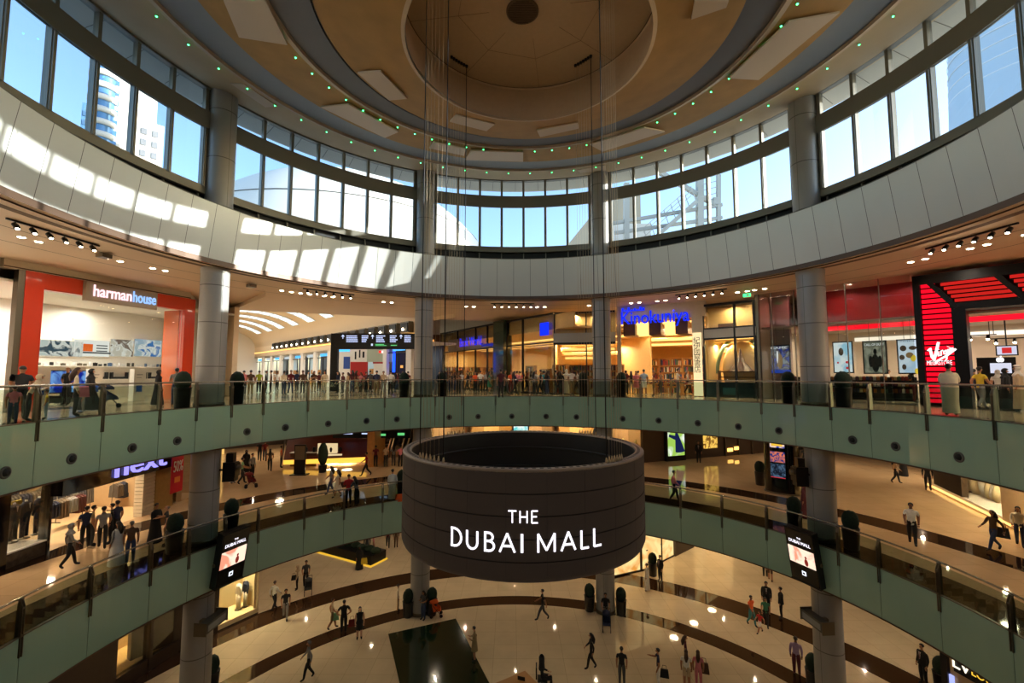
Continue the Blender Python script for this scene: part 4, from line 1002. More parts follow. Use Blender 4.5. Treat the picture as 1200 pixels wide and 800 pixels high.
# far shop row behind the drum
def shopbay(R,t0,t1,zf,zt,label,wallm,lampp=90,items=2,frame=None,glow=None,lcol=(1,.76,.46)):
    t=thing('shopfront',label,'shopfront'); t0+=.12; t1-=.12
    mb=MB().use(frame or m_dkwall); mb.pbox(t0,t0+.5,R-.2,R+.3,zf,zt,1); mb.pbox(t1-.5,t1,R-.2,R+.3,zf,zt,1); mb.pbox(t0,t1,R-.2,R+.3,zt-.7,zt,1); mb.build('frame',t)
    mb=MB().use(wallm); mb.pbox(t0,t1,R+3.4,R+3.6,zf,zt-.1,2); mb.pbox(t0,t0+.2,R+.3,R+3.4,zf,zt-.1,1); mb.pbox(t1-.2,t1,R+.3,R+3.4,zf,zt-.1,1); mb.build('interior_wall',t)
    mb=MB().use(g_shop); mb.pbox(t0+.5,(t0*2+t1)/3,R,R+.02,zf,zt-.7,2); mb.pbox((t0+2*t1)/3,t1-.5,R,R+.02,zf,zt-.7,2); mb.build('glass',t)
    if glow:
        mb=MB().use(glow); mb.pbox(t0+.8,t1-.8,R+3.3,R+3.38,zt-1.3,zt-.9,2); mb.build('light_cove',t)
    mb=MB()
    for k in range(items):
        th=t0+(t1-t0)*(k+.7)/(items+.4); q=PTM(R+1.2+.8*(k%2),th,zf); mb.use(random.choice([m_wood,m_shopwhite,m_black,m_woodd])); mb.box(-.7,.7,-.3,.3,0,.08,q); mb.box(-.65,.65,-.25,.25,.08,.7+.3*(k%2),q); mb.use(random.choice(books)); mb.lathe([(.14,0),(.2,.3),(.12,.6),(.06,.7)],(0,0,.9),10,M=q)
    mb.build('display',t)
    area(P(R+1.8,(t0+t1)/2,zt-.15),.8,lampp,lcol)
    return t
far_l=['far golden shopfront seen just left of the drum top','golden shopfront behind the left of the drum rim','pale lit shopfront behind the middle of the drum rim','golden shopfront behind the right of the drum rim','cream shopfront behind the right end of the drum rim']
for k,(a,b) in enumerate(((-19,-9),(-9,0),(0,8),(8,16),(16,24.5))): shopbay(27,a,b,F1,Z1,far_l[k],m_gold if k%2 else m_beigew,170,3,mat('tan stone frame',(170,136,92),.5),warmdim)
o=thing('poster_screen','small bright blue green poster screen behind the middle of the drum rim','poster screen',P(26.7,1.2,F1),R_(-1.2))
mb=MB().use(m_black); mb.box(-.75,.75,-.1,.1,0,3.9); mb.build('case',o); mb=MB().use(screen_mat('aqua art',(90,200,200),(230,240,230),1.2,1.2)); mb.box(-.65,.65,-.12,-.1,2.0,3.8); mb.build('picture',o)
# dark shopfronts with tall lit poster at the right
fD=Fac((11.4,24.0),(21.4,27.6))
t=thing('dark_shopfront','dark shopfront with golden window displays on the first gallery, right of the drum','shopfront')
mb=MB().use(m_dkwall); fD.box(mb,-.6,fD.q(823,530)[0],0,.3,F1,Z1); mb.build('wall',t)
a,b=fD.q(827,530)[0],fD.q(841,530)[0]; zz0=fD.q(833,525)[1]; 
mb=MB().use(screen_mat('golden display',(120,80,30),(250,200,90),1.1,2.2)); fD.box(mb,a-.2,b,-.02,.05,zz0,Z1-.4); mb.build('golden_window',t)
mb=MB().use(m_dkwall); fD.box(mb,a-.9,fD.L+14,.1,.4,F1,Z1); mb.build('wall',t)
mb=MB().use(amber)
for u,v in ((856,527),(864,525)): s,z=fD.q(u,v); fD.box(mb,s-.3,s+.3,0,.06,z-.15,z+.15)
mb.build('lamp',t)
mb=MB().use(m_steel)
for k in range(6): s=fD.q(850,530)[0]+k*1.6; fD.box(mb,s,s+.08,-.05,.1,F1,Z1)
mb.build('window_frame',t)
a,b=fD.q(780,520)[0],fD.q(799,520)[0]; zt,zb=fD.q(789,500)[1],fD.q(789,533)[1]
o=thing('poster_screen','tall bright poster screen with a dark blue figure on a green field','poster screen')
mb=MB().use(m_black); fD.box(mb,a-.15,b+.15,-.3,0,F1,min(zt+.2,Z1)); mb.build('case',o)
mb=MB().use(screen_mat('field art',(150,190,80),(236,240,240),1.2,.7)); fD.box(mb,a,b,-.33,-.3,zb,min(zt,Z1-.05)); mb.build('picture',o)
H=min(zt,Z1)-zb; mb=MB().use(lamp_mat('navy figure',(30,40,90),.7)); 
mb.tube([fD.pt((a+b)/2+.3,-.35,zb+H*.15),fD.pt((a+b)/2+.15,-.35,zb+H*.5),fD.pt((a+b)/2,-.35,zb+H*.8)],[.45,.28,.12],8); mb.tube([fD.pt((a+b)/2+.1,-.35,zb+H*.6),fD.pt(a+.1,-.35,zb+H*.72)],[.2,.1],8); mb.build('figure',o)
# kiosk pillar with screens
kp=pz(918,577,F1); th=math.degrees(math.atan2(kp.x,kp.y))
o=thing('information_kiosk','black oval information pillar with stacked screens on the first gallery at the right','kiosk',kp,R_(-th+6))
mb=MB().use(m_blackgloss); mb.lathe([(1.05,0),(1.02,.1),(.98,3.95)],n=28,flat=.6); mb.build('body',o)
mb=MB().use(m_steel); mb.lathe([(1.08,0),(1.08,.08)],n=28,flat=.62); mb.build('base',o)
y=-.62
for nm,m,z0,z1 in (('screen',screen_mat('news art',(30,60,160),(230,200,180),1.1,3),2.85,3.9),('screen',screen_mat('chart art',(20,50,120),(220,120,80),1.0,4),1.95,2.6),('screen',screen_mat('map art',(30,36,50),(90,120,150),.6,4),1.0,1.85)):
    mb=MB().use(m); mb.box(-.5,.3,y-.02,y+.02,z0,z1); mb.build(nm,o)
mb=MB().use(lamp_mat('amber caption',(240,190,60),1.0)); mb.box(-.42,.2,y-.04,y-.02,2.95,3.1); mb.use(pred); mb.box(-.5,.3,y-.04,y-.02,1.0,1.04); mb.build('caption',o)
# right hand shop with display window and beige wall
fR=Fac((28.4,18.0),(22.2,3.6))
t=thing('display_shopfront','gold lit shop window with vases beside a beige wall, first gallery at the far right','shopfront')
def rq(u,v,d=0): return fR.q(u,v,d)
sA_,sB_,sC_=rq(1132,560)[0],rq(1175,590)[0],rq(1225,610)[0]
mb=MB().use(m_dkwall); fR.box(mb,rq(1094,560)[0],sA_-.6,0,.3,F1,Z1); mb.build('dark_wall',t)
mb=MB().use(m_beigew); fR.box(mb,sB_,sC_+8,-.05,.4,F1,Z1); mb.build('beige_wall',t)
mb=MB().use(m_gold); fR.box(mb,sA_-.6,sB_+.2,2.2,2.4,F1,Z1); fR.box(mb,sB_,sB_+.2,.3,2.2,F1,Z1); mb.build('interior_wall',t)
mb=MB().use(m_shopwhite); fR.box(mb,sA_-4,sB_,-.02,2.2,F1,F1+.35); mb.use(warm); fR.box(mb,sA_-5,sC_+8,-.1,-.02,F1+.1,F1+.2); mb.build('plinth',t)
mb=MB().use(g_shop); fR.box(mb,sA_-4,sB_,0,.02,F1+.35,Z1); mb.build('glass',t)
area(fR.pt((sA_+sB_)/2,.9,Z1-.3),.8,330,(1,.8,.5)); area(fR.pt(sB_+2.5,-1.2,Z1-.3),.5,90,(1,.8,.5))
for k,(u,v,r,h) in enumerate(((1146,590,.42,1.5),(1153,588,.2,2.0),(1160,596,.18,1.2),(1165,600,.16,.9),(1170,603,.2,1.1),(1139,580,.3,.6))):
    s=rq(u,v,1.2)[0]; c=fR.pt(s,1.2,F1+.35); o=MB().use(m_shopwhite if k%2 else mat('ivory ceramic',(240,220,180),.25,coat=.5)).lathe([(r*.4,0),(r*.9,h*.2),(r,h*.45),(r*.5,h*.8),(r*.35,h*.9),(r*.5,h)],n=18).build('vase',loc=c)
    tag(o,['large round cream vase in the gold lit window','tall narrow white vase behind the round one','mid sized cream vase in the gold lit window','small white vase in the gold lit window','cream vase nearest the beige wall','low white bowl at the left of the gold lit window'][k],'vase')
o=thing('wall_plate','large cream disc standing at the left of the gold lit window','ornament',fR.pt(rq(1136,574,1)[0],1.0,F1+.35),0)
mb=MB().use(mat('ivory ceramic',(240,220,180),.25)); mb.lathe([(.05,-.04),(.75,-.02),(.78,.03),(.2,.06)],(0,0,0),24,M=Matrix.Translation((0,0,.85))@fR.M.to_3x3().to_4x4()@Matrix.Rotation(R_(90),4,'X')); mb.build('disc',o); mb=MB().use(m_black); mb.box(-.25,.25,-.12,.12,0,.1); mb.build('stand',o)
# --------------------------------------------------------------- left: clothing shop with the lilac name
fN=Fac((-19.6,1.2),(-19.7,12.4))
t=thing('clothing_shopfront','open clothing shop front with a black fascia and lilac sign, first gallery at the left','shopfront')
def nq(u,v,d=0): return fN.q(u,v,d)
sW0,sW1=nq(4,640)[0],nq(52,640)[0]; sP0,sP1=nq(165,600)[0],nq(199,580)[0]-.3
zft,zfb=nq(150,537)[1],nq(150,556)[1]
mb=MB().use(m_blackgloss); fN.box(mb,sW0-.4,sW0+.05,-.1,.3,F1,Z1); fN.box(mb,nq(62,600)[0],sP0+2.0,-.35,.1,zfb-.1,zft); fN.box(mb,sW1,sW1+.12,-.1,.3,F1,Z1); mb.build('black_frame',t)
mb=MB().use(mat('white slatted pier',(222,206,176),.5)); k=F1
while k<Z1-.2: fN.box(mb,sP0,sP1-.9,-.06,.4,k,k+.16); k+=.19
mb.build('slatted_pier',t)
mb=MB().use(mat('gold stone pier',(160,124,66),.45,noise=.1)); fN.box(mb,sP1-.9,sP1+.4,-.1,.5,F1,Z1); mb.build('stone_pier',t)
mb=MB().use(mat('marble window base',(70,60,50),.2,noise=.3)); fN.box(mb,sW0,sW1,-.05,.2,F1,F1+.55); mb.use(m_shopwhite); fN.box(mb,sW0,sW1,-.08,2.0,F1+.55,F1+.6); mb.build('window_base',t)
mb=MB().use(g_shop); fN.box(mb,sW0,sW1,0,.02,F1+.6,Z1); mb.build('glass',t)
mb=MB().use(lamp_mat('lilac letters',(150,140,255),1.6)); sm=(nq(120,550)[0]+nq(188,545)[0])/2; text_mb(mb,'next',1.35,fN.TM(sm,-.42,zfb+.12),.05,xscale=1.35); mb.build('lettering',t)
mb=MB().use(m_beigew); fN.box(mb,-4,13,9,9.2,F1,Z1); fN.box(mb,sP1+.1,sP1+.3,.5,9,F1,Z1); struct(mb.build('wall_left'),'warm walls inside the clothing shop','wall')
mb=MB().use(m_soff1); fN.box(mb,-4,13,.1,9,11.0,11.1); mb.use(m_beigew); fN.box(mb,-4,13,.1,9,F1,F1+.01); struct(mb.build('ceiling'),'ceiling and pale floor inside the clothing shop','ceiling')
for k in range(4):
    for d in (2.2,5.8): area(fN.pt(.5+3*k,d,10.9),.6,150,(1,.8,.56))
cloth_c=[(60,60,66),(92,84,74),(40,46,66),(120,104,84),(150,150,146),(84,40,36),(150,130,30),(34,34,38),(108,112,104)]
clm=[mat('cloth %d'%i,c,.85) for i,c in enumerate(cloth_c)]
def clothes_rail(p,rz,label,w=1.8,h=1.45,n=12):
    o=thing('clothes_rail',label,'clothes rail',p,rz); mb=MB().use(m_steel)
    mb.tube([(-w/2,0,.05),(-w/2,0,h),(w/2,0,h),(w/2,0,.05)],.02,6); mb.box(-w/2-.02,-w/2+.02,-.25,.25,0,.05); mb.box(w/2-.02,w/2+.02,-.25,.25,0,.05); mb.build('frame',o)
    for k in range(n):
        x=-w/2+.1+(w-.2)*k/(n-1); q=MB().use(clm[[0,1,2,3,4,5,7,8][(k//3+int(abs(p[0]*3+p[1]*5)))%8]]); L=.75+.15*((k//3)%2)
        q.add([(x-.02,-.05,h-.04),(x+.02,-.05,h-.04),(x+.02,.05,h-.04),(x-.02,.05,h-.04),(x-.04,-.22,h-.14),(x+.04,-.22,h-.14),(x+.04,.22,h-.14),(x-.04,.22,h-.14),(x-.05,-.25,h-L),(x+.05,-.25,h-L),(x+.05,.25,h-L),(x-.05,.25,h-L)],[(0,1,2,3),(0,4,5,1),(1,5,6,2),(2,6,7,3),(3,7,4,0),(4,8,9,5),(5,9,10,6),(6,10,11,7),(7,11,8,4),(11,10,9,8)]); q.build('garment',o)
    return o
for k,(s,d,r) in enumerate(((6.6,2.3,90),(8.2,3.4,90),(7.2,5.2,80),(9.4,5.6,95),(5.0,4.2,60),(10.2,2.4,90),(8.6,7.4,90),(6.0,7.6,90),(3.6,6.0,0),(1.6,6.4,10))):
    pp=fN.pt(s,d,F1+.01); clothes_rail(pp,R_(r),'clothes rail with dark garments inside the clothing shop, %s'%['just inside the entrance','right of the entrance','in the middle of the shop','far right in the shop','left of the entrance','by the slatted pier','deep at the right','deep in the middle','behind the window suits','at the back of the suit window'][k])
def mannequin(p,rz,top,bot,label,suit=True,h=1.75):
    o=thing('mannequin',label,'mannequin',p,rz); mb=MB().use(top)
    prof=[(.13,.82),(.17,.95),(.155,1.12),(.19,1.32),(.215,1.42),(.12,1.5),(.05,1.52)]; mb.lathe(prof,n=16,flat=.62)
    for sx in (-1,1): mb.tube([(sx*.2,0,1.42),(sx*.26,0,1.12),(sx*.25,.06,.86)],[.065,.055,.045],8)
    mb.build('jacket',o)
    mb=MB().use(bot)
    for sx in (-1,1): mb.tube([(sx*.09,0,.9),(sx*.1,.01,.5),(sx*.11,0,.08)],[.1,.08,.07],8)
    mb.build('trousers',o); mb=MB().use(m_shopwhite); mb.add([(-.05,-.145,1.46),(.05,-.145,1.46),(0,-.15,1.2)],[(0,1,2)]); mb.tube([(0,0,1.5),(0,0,1.58)],[.05,.045],8); mb.build('shirt_front',o)
    mb=MB().use(m_steel); mb.lathe([(.2,0),(.2,.02),(.02,.03),(.02,.3)],n=14,cap=False); mb.build('stand',o); return o
for k,(u,v,tc,bc) in enumerate(((13,640,0,1),(27,637,2,2),(43,625,2,0))):
    s=nq(u,v,1.0)[0]; mannequin(fN.pt(s,1.0,F1+.6),R_(90+10*k),clm[tc],clm[bc],'suited mannequin in the clothing shop window, %s of three'%['nearest the black frame','middle','nearest the entrance'][k])
o=MB().use(clm[6]).add([(-.05,-.2,1.2),(.05,-.2,1.2),(.06,-.25,.2),(-.06,-.25,.2),(-.05,.2,1.2),(.05,.2,1.2),(.06,.25,.2),(-.06,.25,.2)],[(0,1,2,3),(4,7,6,5),(0,4,5,1),(3,2,6,7),(0,3,7,4),(1,5,6,2)]).build('yellow_garment',loc=fN.pt(nq(15,635,1.6)[0],1.6,F1+.9)); tag(o,'yellow garment hanging among the suits in the window','garment')
# red banner 50%
bp=fN.pt(nq(207,570)[0]+.0,-.0,0); s50=nq(206,560)[0]
t=thing('sale_banner','red hanging banner with white 50 percent lettering on the first gallery','banner')
fB=Fac((-18.9,1.2),(-19.0,12.4)); a,b=fB.q(201,555)[0],fB.q(214.5,555)[0]; zt,zb=fB.q(208,532)[1],fB.q(208,576)[1]
mb=MB().use(mat('red banner cloth',(206,24,44),.6)); fB.box(mb,a,b,0,.04,zb,zt); mb.build('cloth',t)
mb=MB().use(m_shopwhite); text_mb(mb,'50%',.85,fB.TM((a+b)/2,-.03,(zb+zt)/2+.1),.01,xscale=abs(b-a)/1.75); mb.build('lettering',t)
mb=MB().use(mat('orange print',(240,140,60),.6)); fB.box(mb,(a+b)/2-.2,(a+b)/2+.2,-.02,0,(zb+zt)/2-.5,(zb+zt)/2-.2); mb.build('print',t)
mb=MB().use(m_steel); mb.tube([fB.pt(a,.02,zt),fB.pt(a,.02,Z1)],.012,5); mb.tube([fB.pt(b,.02,zt),fB.pt(b,.02,Z1)],.012,5); mb.build('hanger',t)
mb=MB().use(m_beigew); 
struct(mb.build('trim_9'),None) if False else None
# wall between clothing shop and the deep canopy area
wall_poly('wall_left',[(-19.7,12.4),(-24.5,16.5),(-30,20)],F1,Z1,m_beigew,'beige wall right of the clothing shop')
# --------------------------------------------------------------- food kiosk under a red brown canopy
YK=22.0
def k2(u,v,Y=YK): return onplane_y(u,v,Y)
t=thing('cafe_kiosk','long cafe kiosk with a slanting red brown canopy and a glowing yellow edge','kiosk')
xa,_=k2(335,540); xb,_=k2(430,535)
zc=k2(380,539)[1]; ze=k2(380,545)[1]; zr_=k2(380,517)[1]
mb=MB().use(mat('red brown canopy',(104,38,18),.5,noise=.1,nscale=2))
mb.add([(xa-.2,YK,zc),(xb,YK,zc+.25),(xb-.5,YK+2.8,zr_+.5),(xa-1.2,YK+2.8,zr_+.4)],[(0,1,2,3)]); mb.add([(xa-.2,YK,zc-.03),(xb,YK,zc+.22),(xb-.5,YK+2.8,zr_+.45),(xa-1.2,YK+2.8,zr_+.35)],[(3,2,1,0)]); mb.build('canopy',t)
mb=MB().use(lamp_mat('yellow canopy edge',(255,190,70),1.5)); mb.add([(xa-.2,YK-.02,zc-.35),(xb,YK-.02,zc-.15),(xb,YK-.02,zc+.25),(xa-.2,YK-.02,zc)],[(0,1,2,3)]); mb.build('glowing_edge',t)
mb=MB().use(m_wood); mb.box(xb,xb+.6,YK,YK+3,F1,Z1-.4); mb.build('end_wall',t)
mb=MB().use(m_steel); mb.bar((xa-.3,YK,zc),(xa-1.5,YK+3,Z1-.3),.1); mb.build('brace',t)
mb=MB().use(m_dkwall); mb.box(xa,xb,YK+2.6,YK+2.8,F1,zc+.5); mb.build('back_wall',t)
mb=MB().use(m_woodd); mb.box(xa+.2,xb-4.2,YK+.3,YK+1.0,F1,F1+1.05); mb.use(m_shopwhite); mb.box(xa+.15,xb-4.15,YK+.25,YK+1.05,F1+1.05,F1+1.1); mb.build('counter',t)
mb=MB().use(m_cream_glow); mb.box(xb-4.2,xb-2.6,YK+.5,YK+.6,F1+.5,F1+1.8); mb.box(xa+2.6,xa+4.4,YK+.25,YK+.3,F1+.3,F1+1.0); mb.build('display_case',t)
mb=MB().use(m_black)
for k in range(6): mb.lathe([(.12,0),(.16,.25),(.1,.4)],(xa+.6+k*.7,YK+.6,F1+1.1),10)
mb.build('equipment',t)
area(Vector(((xa+xb)/2,YK+1.2,zc-.1)),.8,120,(1,.74,.4)); area(Vector((xb-2,YK+1.2,zc-.1)),.8,80,(1,.74,.4))
# menu board and black stand by the kiosk
o=thing('menu_stand','dark menu stand with a pale sheet before the cafe kiosk','stand',pz(351,556,F1),0); mb=MB().use(m_black); mb.box(-.6,.6,-.3,.3,0,.06); mb.box(-.42,.42,-.05,.05,.06,2.2); mb.build('frame',o); mb=MB().use(mat('grey sheet',(120,104,84),.6)); mb.box(-.36,.36,-.07,-.05,1.1,2.1); mb.build('sheet',o)
o=thing('topiary_planter','dark columnar plant in front of the cafe kiosk','plant',pz(378,553,F1),0); mb=MB().use(m_black); mb.lathe([(.28,0),(.32,.5),(.3,.55)],n=16); mb.build('pot',o); mb=MB().use(mat('dark foliage',(20,40,22),.9,noise=.4,nscale=14)); mb.ell((0,0,1.35),(.36,.36,.85),14,12,fn=lambda p:p*(1+.06*math.sin(p.x*40)*math.cos(p.z*30))); mb.build('foliage',o)
# upper pendant boxes and second directory board
o=thing('wayfinding_board','black hanging directory board with pale blue lines of text over the escalators','directory sign'); Yb2=24.0
mb=MB().use(m_black); px_box(mb,392,500,482,512.5,Yb2,.3); mb.build('board',o)
mb=MB().use(tx)
for u0,n,w in ((402,3,14),(424,3,8),(445,1,13),(465,1,7)):
    for r in range(n): px_box(mb,u0,502+r*2.6,u0+w*(.8+.2*((r*3)%2)),503.4+r*2.6,Yb2-.3)
mb.build('text_block',o); mb=MB().use(gx); px_box(mb,441,508,452,510.5,Yb2-.3); px_box(mb,466,507,474,510,Yb2-.3); mb.use(tx); px_box(mb,436,508,438.5,511,Yb2-.3); mb.build('parking_strip',o)
# escalators
def escalator(x0,Y0,Y1,label,w=1.1,z1=Z1+1.5):
    o=thing('escalator',label,'escalator'); mb=MB().use(m_steel); n=16
    for k in range(n):
        y=Y0+1+(Y1-Y0-1)*k/n; z=F1+(z1-F1)*k/n; mb.box(x0-w/2,x0+w/2,y,y+(Y1-Y0)/n,z,z+.2)
    mb.build('steps',o)
    for sx in (-1,1):
        q=MB().use(m_black); X=x0+sx*(w/2+.12)
        q.add([(X-.08,Y0,F1),(X-.08,Y0,F1+.9),(X-.08,Y1,z1+.9),(X-.08,Y1,z1-.4),(X+.08,Y0,F1),(X+.08,Y0,F1+.9),(X+.08,Y1,z1+.9),(X+.08,Y1,z1-.4)],[(0,1,2,3),(7,6,5,4),(0,4,5,1),(1,5,6,2),(2,6,7,3)]); q.build('balustrade_side',o)
        q=MB().use(mat('pale escalator handrail',(220,190,140),.3,coat=.4)); q.tube([(X,Y0-.25,F1+.7),(X,Y0,F1+1.0),(X,Y1,z1+1.0)],.07,6); q.build('handrail',o)  # plain pale handrail colour, no emission
    return o
for k,u in enumerate((449,465,483)):
    escalator(onplane_y(u,545,26)[0],26,32.8,'escalator rising under the directory board, %s'%['left one','middle one','right one beside the drum rim'][k],.7)
mb=MB().use(m_dkwall); mb.box(-24,-12,33,33.3,F1,Z1); mb.use(m_soff1); struct(mb.build('wall_far'),'dark wall behind the cafe kiosk and escalators','wall')
for u in (262,300): area(pz(u,545,F1)+Vector((0,4,4.0)),.6,140,(1,.8,.55))
mb=MB().use(lamp_mat('gold window',(255,200,110),1.0)); px_box(mb,256,480,262,548,28,.2); struct(mb.build('wall_left'),'narrow gold lit shop window at the far left of the first gallery','wall')
# ================================================================== ground floor
for R,off,pw in ((17.0,0,70),(22.5,8,95),(29,0,120)):
    for th in range(-108,112,18): area(P(R,th+off,Z0c-.04),.06,pw*.5,(1,.82,.58),spread=150)
# onyx panels
m_onyx=bpy.data.materials.new('backlit onyx'); m_onyx.use_nodes=True; nt=m_onyx.node_tree; nt.nodes.clear()
tc=nt.nodes.new('ShaderNodeTexCoord'); n1=nt.nodes.new('ShaderNodeTexNoise'); n1.inputs['Scale'].default_value=.5; n1.inputs['Detail'].default_value=6; n1.inputs['Distortion'].default_value=2
rp=nt.nodes.new('ShaderNodeValToRGB'); rp.color_ramp.elements[0].position=.35; rp.color_ramp.elements[0].color=lin((226,150,66)); rp.color_ramp.elements[1].position=.6; rp.color_ramp.elements[1].color=lin((255,222,150)); e=nt.nodes.new('ShaderNodeEmission'); e.inputs['Strength'].default_value=1.15; oo=nt.nodes.new('ShaderNodeOutputMaterial')
nt.links.new(tc.outputs['Object'],n1.inputs['Vector']); nt.links.new(n1.outputs['Fac'],rp.inputs[0]); nt.links.new(rp.outputs[0],e.inputs[0]); nt.links.new(e.outputs[0],oo.inputs[0])
fO=Fac((7.4,18.9),(10.6,20.3)); 
t=thing('onyx_shopfront','glowing backlit onyx shop wall on the ground floor, right of the drum','shopfront')
fO2=Fac((9.7,19.9),(16.2,25.4))
mb=MB().use(m_onyx); fO.box(mb,-1.5,fO.q(751,660)[0],.1,.3,F0+.1,Z0c); fO.box(mb,fO.q(753,660)[0],fO.L+.6,.1,.3,F0+.1,Z0c); mb.build('onyx_panel',t)
q=MB().use(m_onyx); fO2.box(q,.2,fO2.q(790,650)[0],.05,.3,F0+.1,Z0c); q.build('onyx_panel',t); q=MB().use(m_onyx); fO2.box(q,fO2.q(814,650)[0],fO2.L+6,.05,.3,F0+.1,Z0c); q.build('onyx_panel',t)
q=MB().use(m_black); fO.box(q,-1.5,fO.L+.4,.0,.35,F0,F0+.1); fO2.box(q,0,fO2.L+6,.0,.35,F0,F0+.1); s=fO.q(752,660)[0]; fO.box(q,s-.07,s+.07,0,.3,F0,Z0c)
for u in (776,826): s=fO2.q(u,650)[0]; fO2.box(q,s-.06,s+.06,0,.3,F0,Z0c)
z=fO2.q(770,640)[1]; fO2.box(q,.2,fO2.q(776,650)[0],0,.06,min(z,Z0c-.5),min(z,Z0c-.5)+.06); q.build('black_frame',t)
q=MB().use(m_dkwall); a,b=fO2.q(790.5,650)[0],fO2.q(812,650)[0]; fO2.box(q,a,b,-.1,.3,F0,Z0c); q.build('dark_pier',t)
q=MB().use(m_steel); c=(a+b)/2-.5; q.tube([fO2.pt(c+.7*math.sin(t_*.3),-.13,2.9+.7*math.cos(t_*.3)) for t_ in range(22)],.04,6); q.tube([fO2.pt(c-.4,-.13,2.5),fO2.pt(c+.1,-.13,3.4),fO2.pt(c+.4,-.13,2.4)],.05,6); q.build('emblem',t)
for k in range(3): area(fO2.pt(2+3*k,-1.0,Z0c-.3),.6,60,(1,.78,.45))
# left corner shop with bright window and mannequins
fS=Fac((-16.9,12.0),(-15.2,14.9))
t=thing('corner_shopfront','brightly lit corner shop window with white mannequins on the ground floor at the left','shopfront')
a,b=fS.q(255,720)[0],fS.q(303,700)[0]
m_bright=mat('cream window lining',(246,222,170),.5)
q=MB().use(m_bright); fS.box(q,a,b,1.6,1.8,F0,Z0c); fS.box(q,a,b,0,1.6,F0,F0+.35); fS.box(q,b-.1,b,0,1.6,F0,Z0c); q.build('window_box',t)
q=MB().use(m_dkwall); fS.box(q,a-4,a,-.1,.3,F0,Z0c); fS.box(q,a,b,-.02,.05,F0,F0+.08); q.build('dark_pier',t)
q=MB().use(g_shop); fS.box(q,a,b,0,.02,F0+.35,Z0c); q.build('glass',t)
area(fS.pt((a+b)/2,.8,Z0c-.2),.8,420,(1,.84,.56))
wm=mat('white linen',(240,228,204),.8)
for k,(u,v) in enumerate(((279,717),(287,713))):
    s=fS.q(u,v,.8)[0]; mannequin(fS.pt(s,.8,F0+.35),R_(150),wm if k==0 else clm[2],wm,['white dressed mannequin in the bright corner window','mannequin with a navy top beside the white dressed one'][k])
wall_poly('wall_left',[fS.pt(b,0,0)[:2],(-19.5,20.6),(-24,27)],F0,Z0c,m_beigew,'pale wall running back from the corner shop')
# lower left shop
fT=Fac((-19.5,2.0),(-17.6,11.2))
t=thing('dark_shopfront','dark ground floor shopfront with a glowing gold window, lower left','shopfront')
q=MB().use(m_dkwall); sG0,sG1=fT.q(178,745)[0],fT.q(210,735)[0]; fT.box(q,-4,sG0-1.6,0,.3,F0,Z0c); fT.box(q,sG0-.15,sG0,-.1,.3,F0,Z0c); fT.box(q,sG1+.3,fT.L,0,.3,F0,Z0c); fT.box(q,sG0-1.6,sG1+.3,-.02,.3,F0,F0+.6); q.build('dark_wall',t)
q=MB().use(m_gold); fT.box(q,sG0-1.6,sG1+.5,2.2,2.4,F0,Z0c); fT.box(q,sG0-1.6,sG1+.5,.2,2.2,F0+.5,F0+.6); q.build('window_box',t)
q=MB().use(g_shop); fT.box(q,sG0-1.6,sG1+.3,.1,.12,F0+.6,Z0c); q.build('glass',t)
area(fT.pt((sG0+sG1)/2,1.2,Z0c-.2),.8,300,(1,.76,.42))
for k,u in enumerate((186,196,202)): mannequin(fT.pt(fT.q(u,735,1.0)[0],1.0,F0+.6),R_(120),[wm,m_shopwhite,m_wood][k],[wm,wm,m_wood][k],'mannequin in the glowing gold lower left window, %s'%['left one in white','middle one in white','right one in brown'][k])
# green mat, desk, bench
gp=[pz(u,v,0) for u,v in ((455,743),(534,725),(572,798))]; d1=gp[1]-gp[0]; d2=gp[2]-gp[1]; gp.append(gp[0]+d2)
e2=d2*1.35
vs=[gp[0],gp[1],gp[1]+e2,gp[0]+e2]
c=sum(vs,Vector())/4
q=MB().use(mat('deep green glossy floor panel',(22,38,22),.12,coat=.5,noise=.1)); q.add([v-c+Vector((0,0,dz)) for dz in (0,.03) for v in vs],[(3,2,1,0),(4,5,6,7),(0,1,5,4),(1,2,6,5),(2,3,7,6),(3,0,4,7)]); o=q.build('floor_panel',loc=c); tag(fixn(o),'dark green rectangular panel on the ground floor, bottom centre','floor panel')
dk=pz(598,803,.9); t=thing('reception_desk','tan topped desk at the bottom centre of the ground floor','desk',(dk.x,dk.y-.3,0),R_(32))
q=MB().use(mat('tan desk top',(168,120,64),.4)); q.box(-1.3,1.1,-.5,.5,1.0,1.08); q.build('desk_top',t); q=MB().use(m_woodd); q.box(-1.2,1.0,-.42,.42,0,1.0); q.build('base',t)
lp=pz(612,797,1.0); t=thing('laptop','open laptop on a black stand beside the desk','laptop',lp,R_(160)); q=MB().use(m_steel); q.box(-.17,.17,-.12,.12,0,.02); q.build('keyboard',t); q=MB().use(m_black); q.box(-.17,.17,.12,.14,.02,.24); q.use(lamp_mat('laptop glow',(230,236,240),1.2)); q.box(-.15,.15,.115,.12,.04,.22); q.build('screen',t); q=MB().use(m_black); q.box(-.3,.3,-.2,.2,-.06,0); q.box(-.04,.04,-.04,.04,-1.0,-.06); q.build('stand',t)
t=thing('flower_bench','long dark bench planter with a yellow lit edge on the ground floor','bench',pz(408,650,0),R_(-28)); q=MB().use(m_black); q.box(-3.3,3.3,-.8,.8,.1,.75); q.build('body',t); q=MB().use(lamp_mat('yellow edge',(255,200,60),.8)); q.box(-3.4,3.4,-.9,.9,.0,.1); q.build('lit_edge',t)
q=MB().use(mat('dark foliage',(20,40,22),.9))
for k in range(9): q.ell((-3+.75*k,.1*(k%2),.85),(.4,.4,.28),8,6)
q.build('foliage',t)
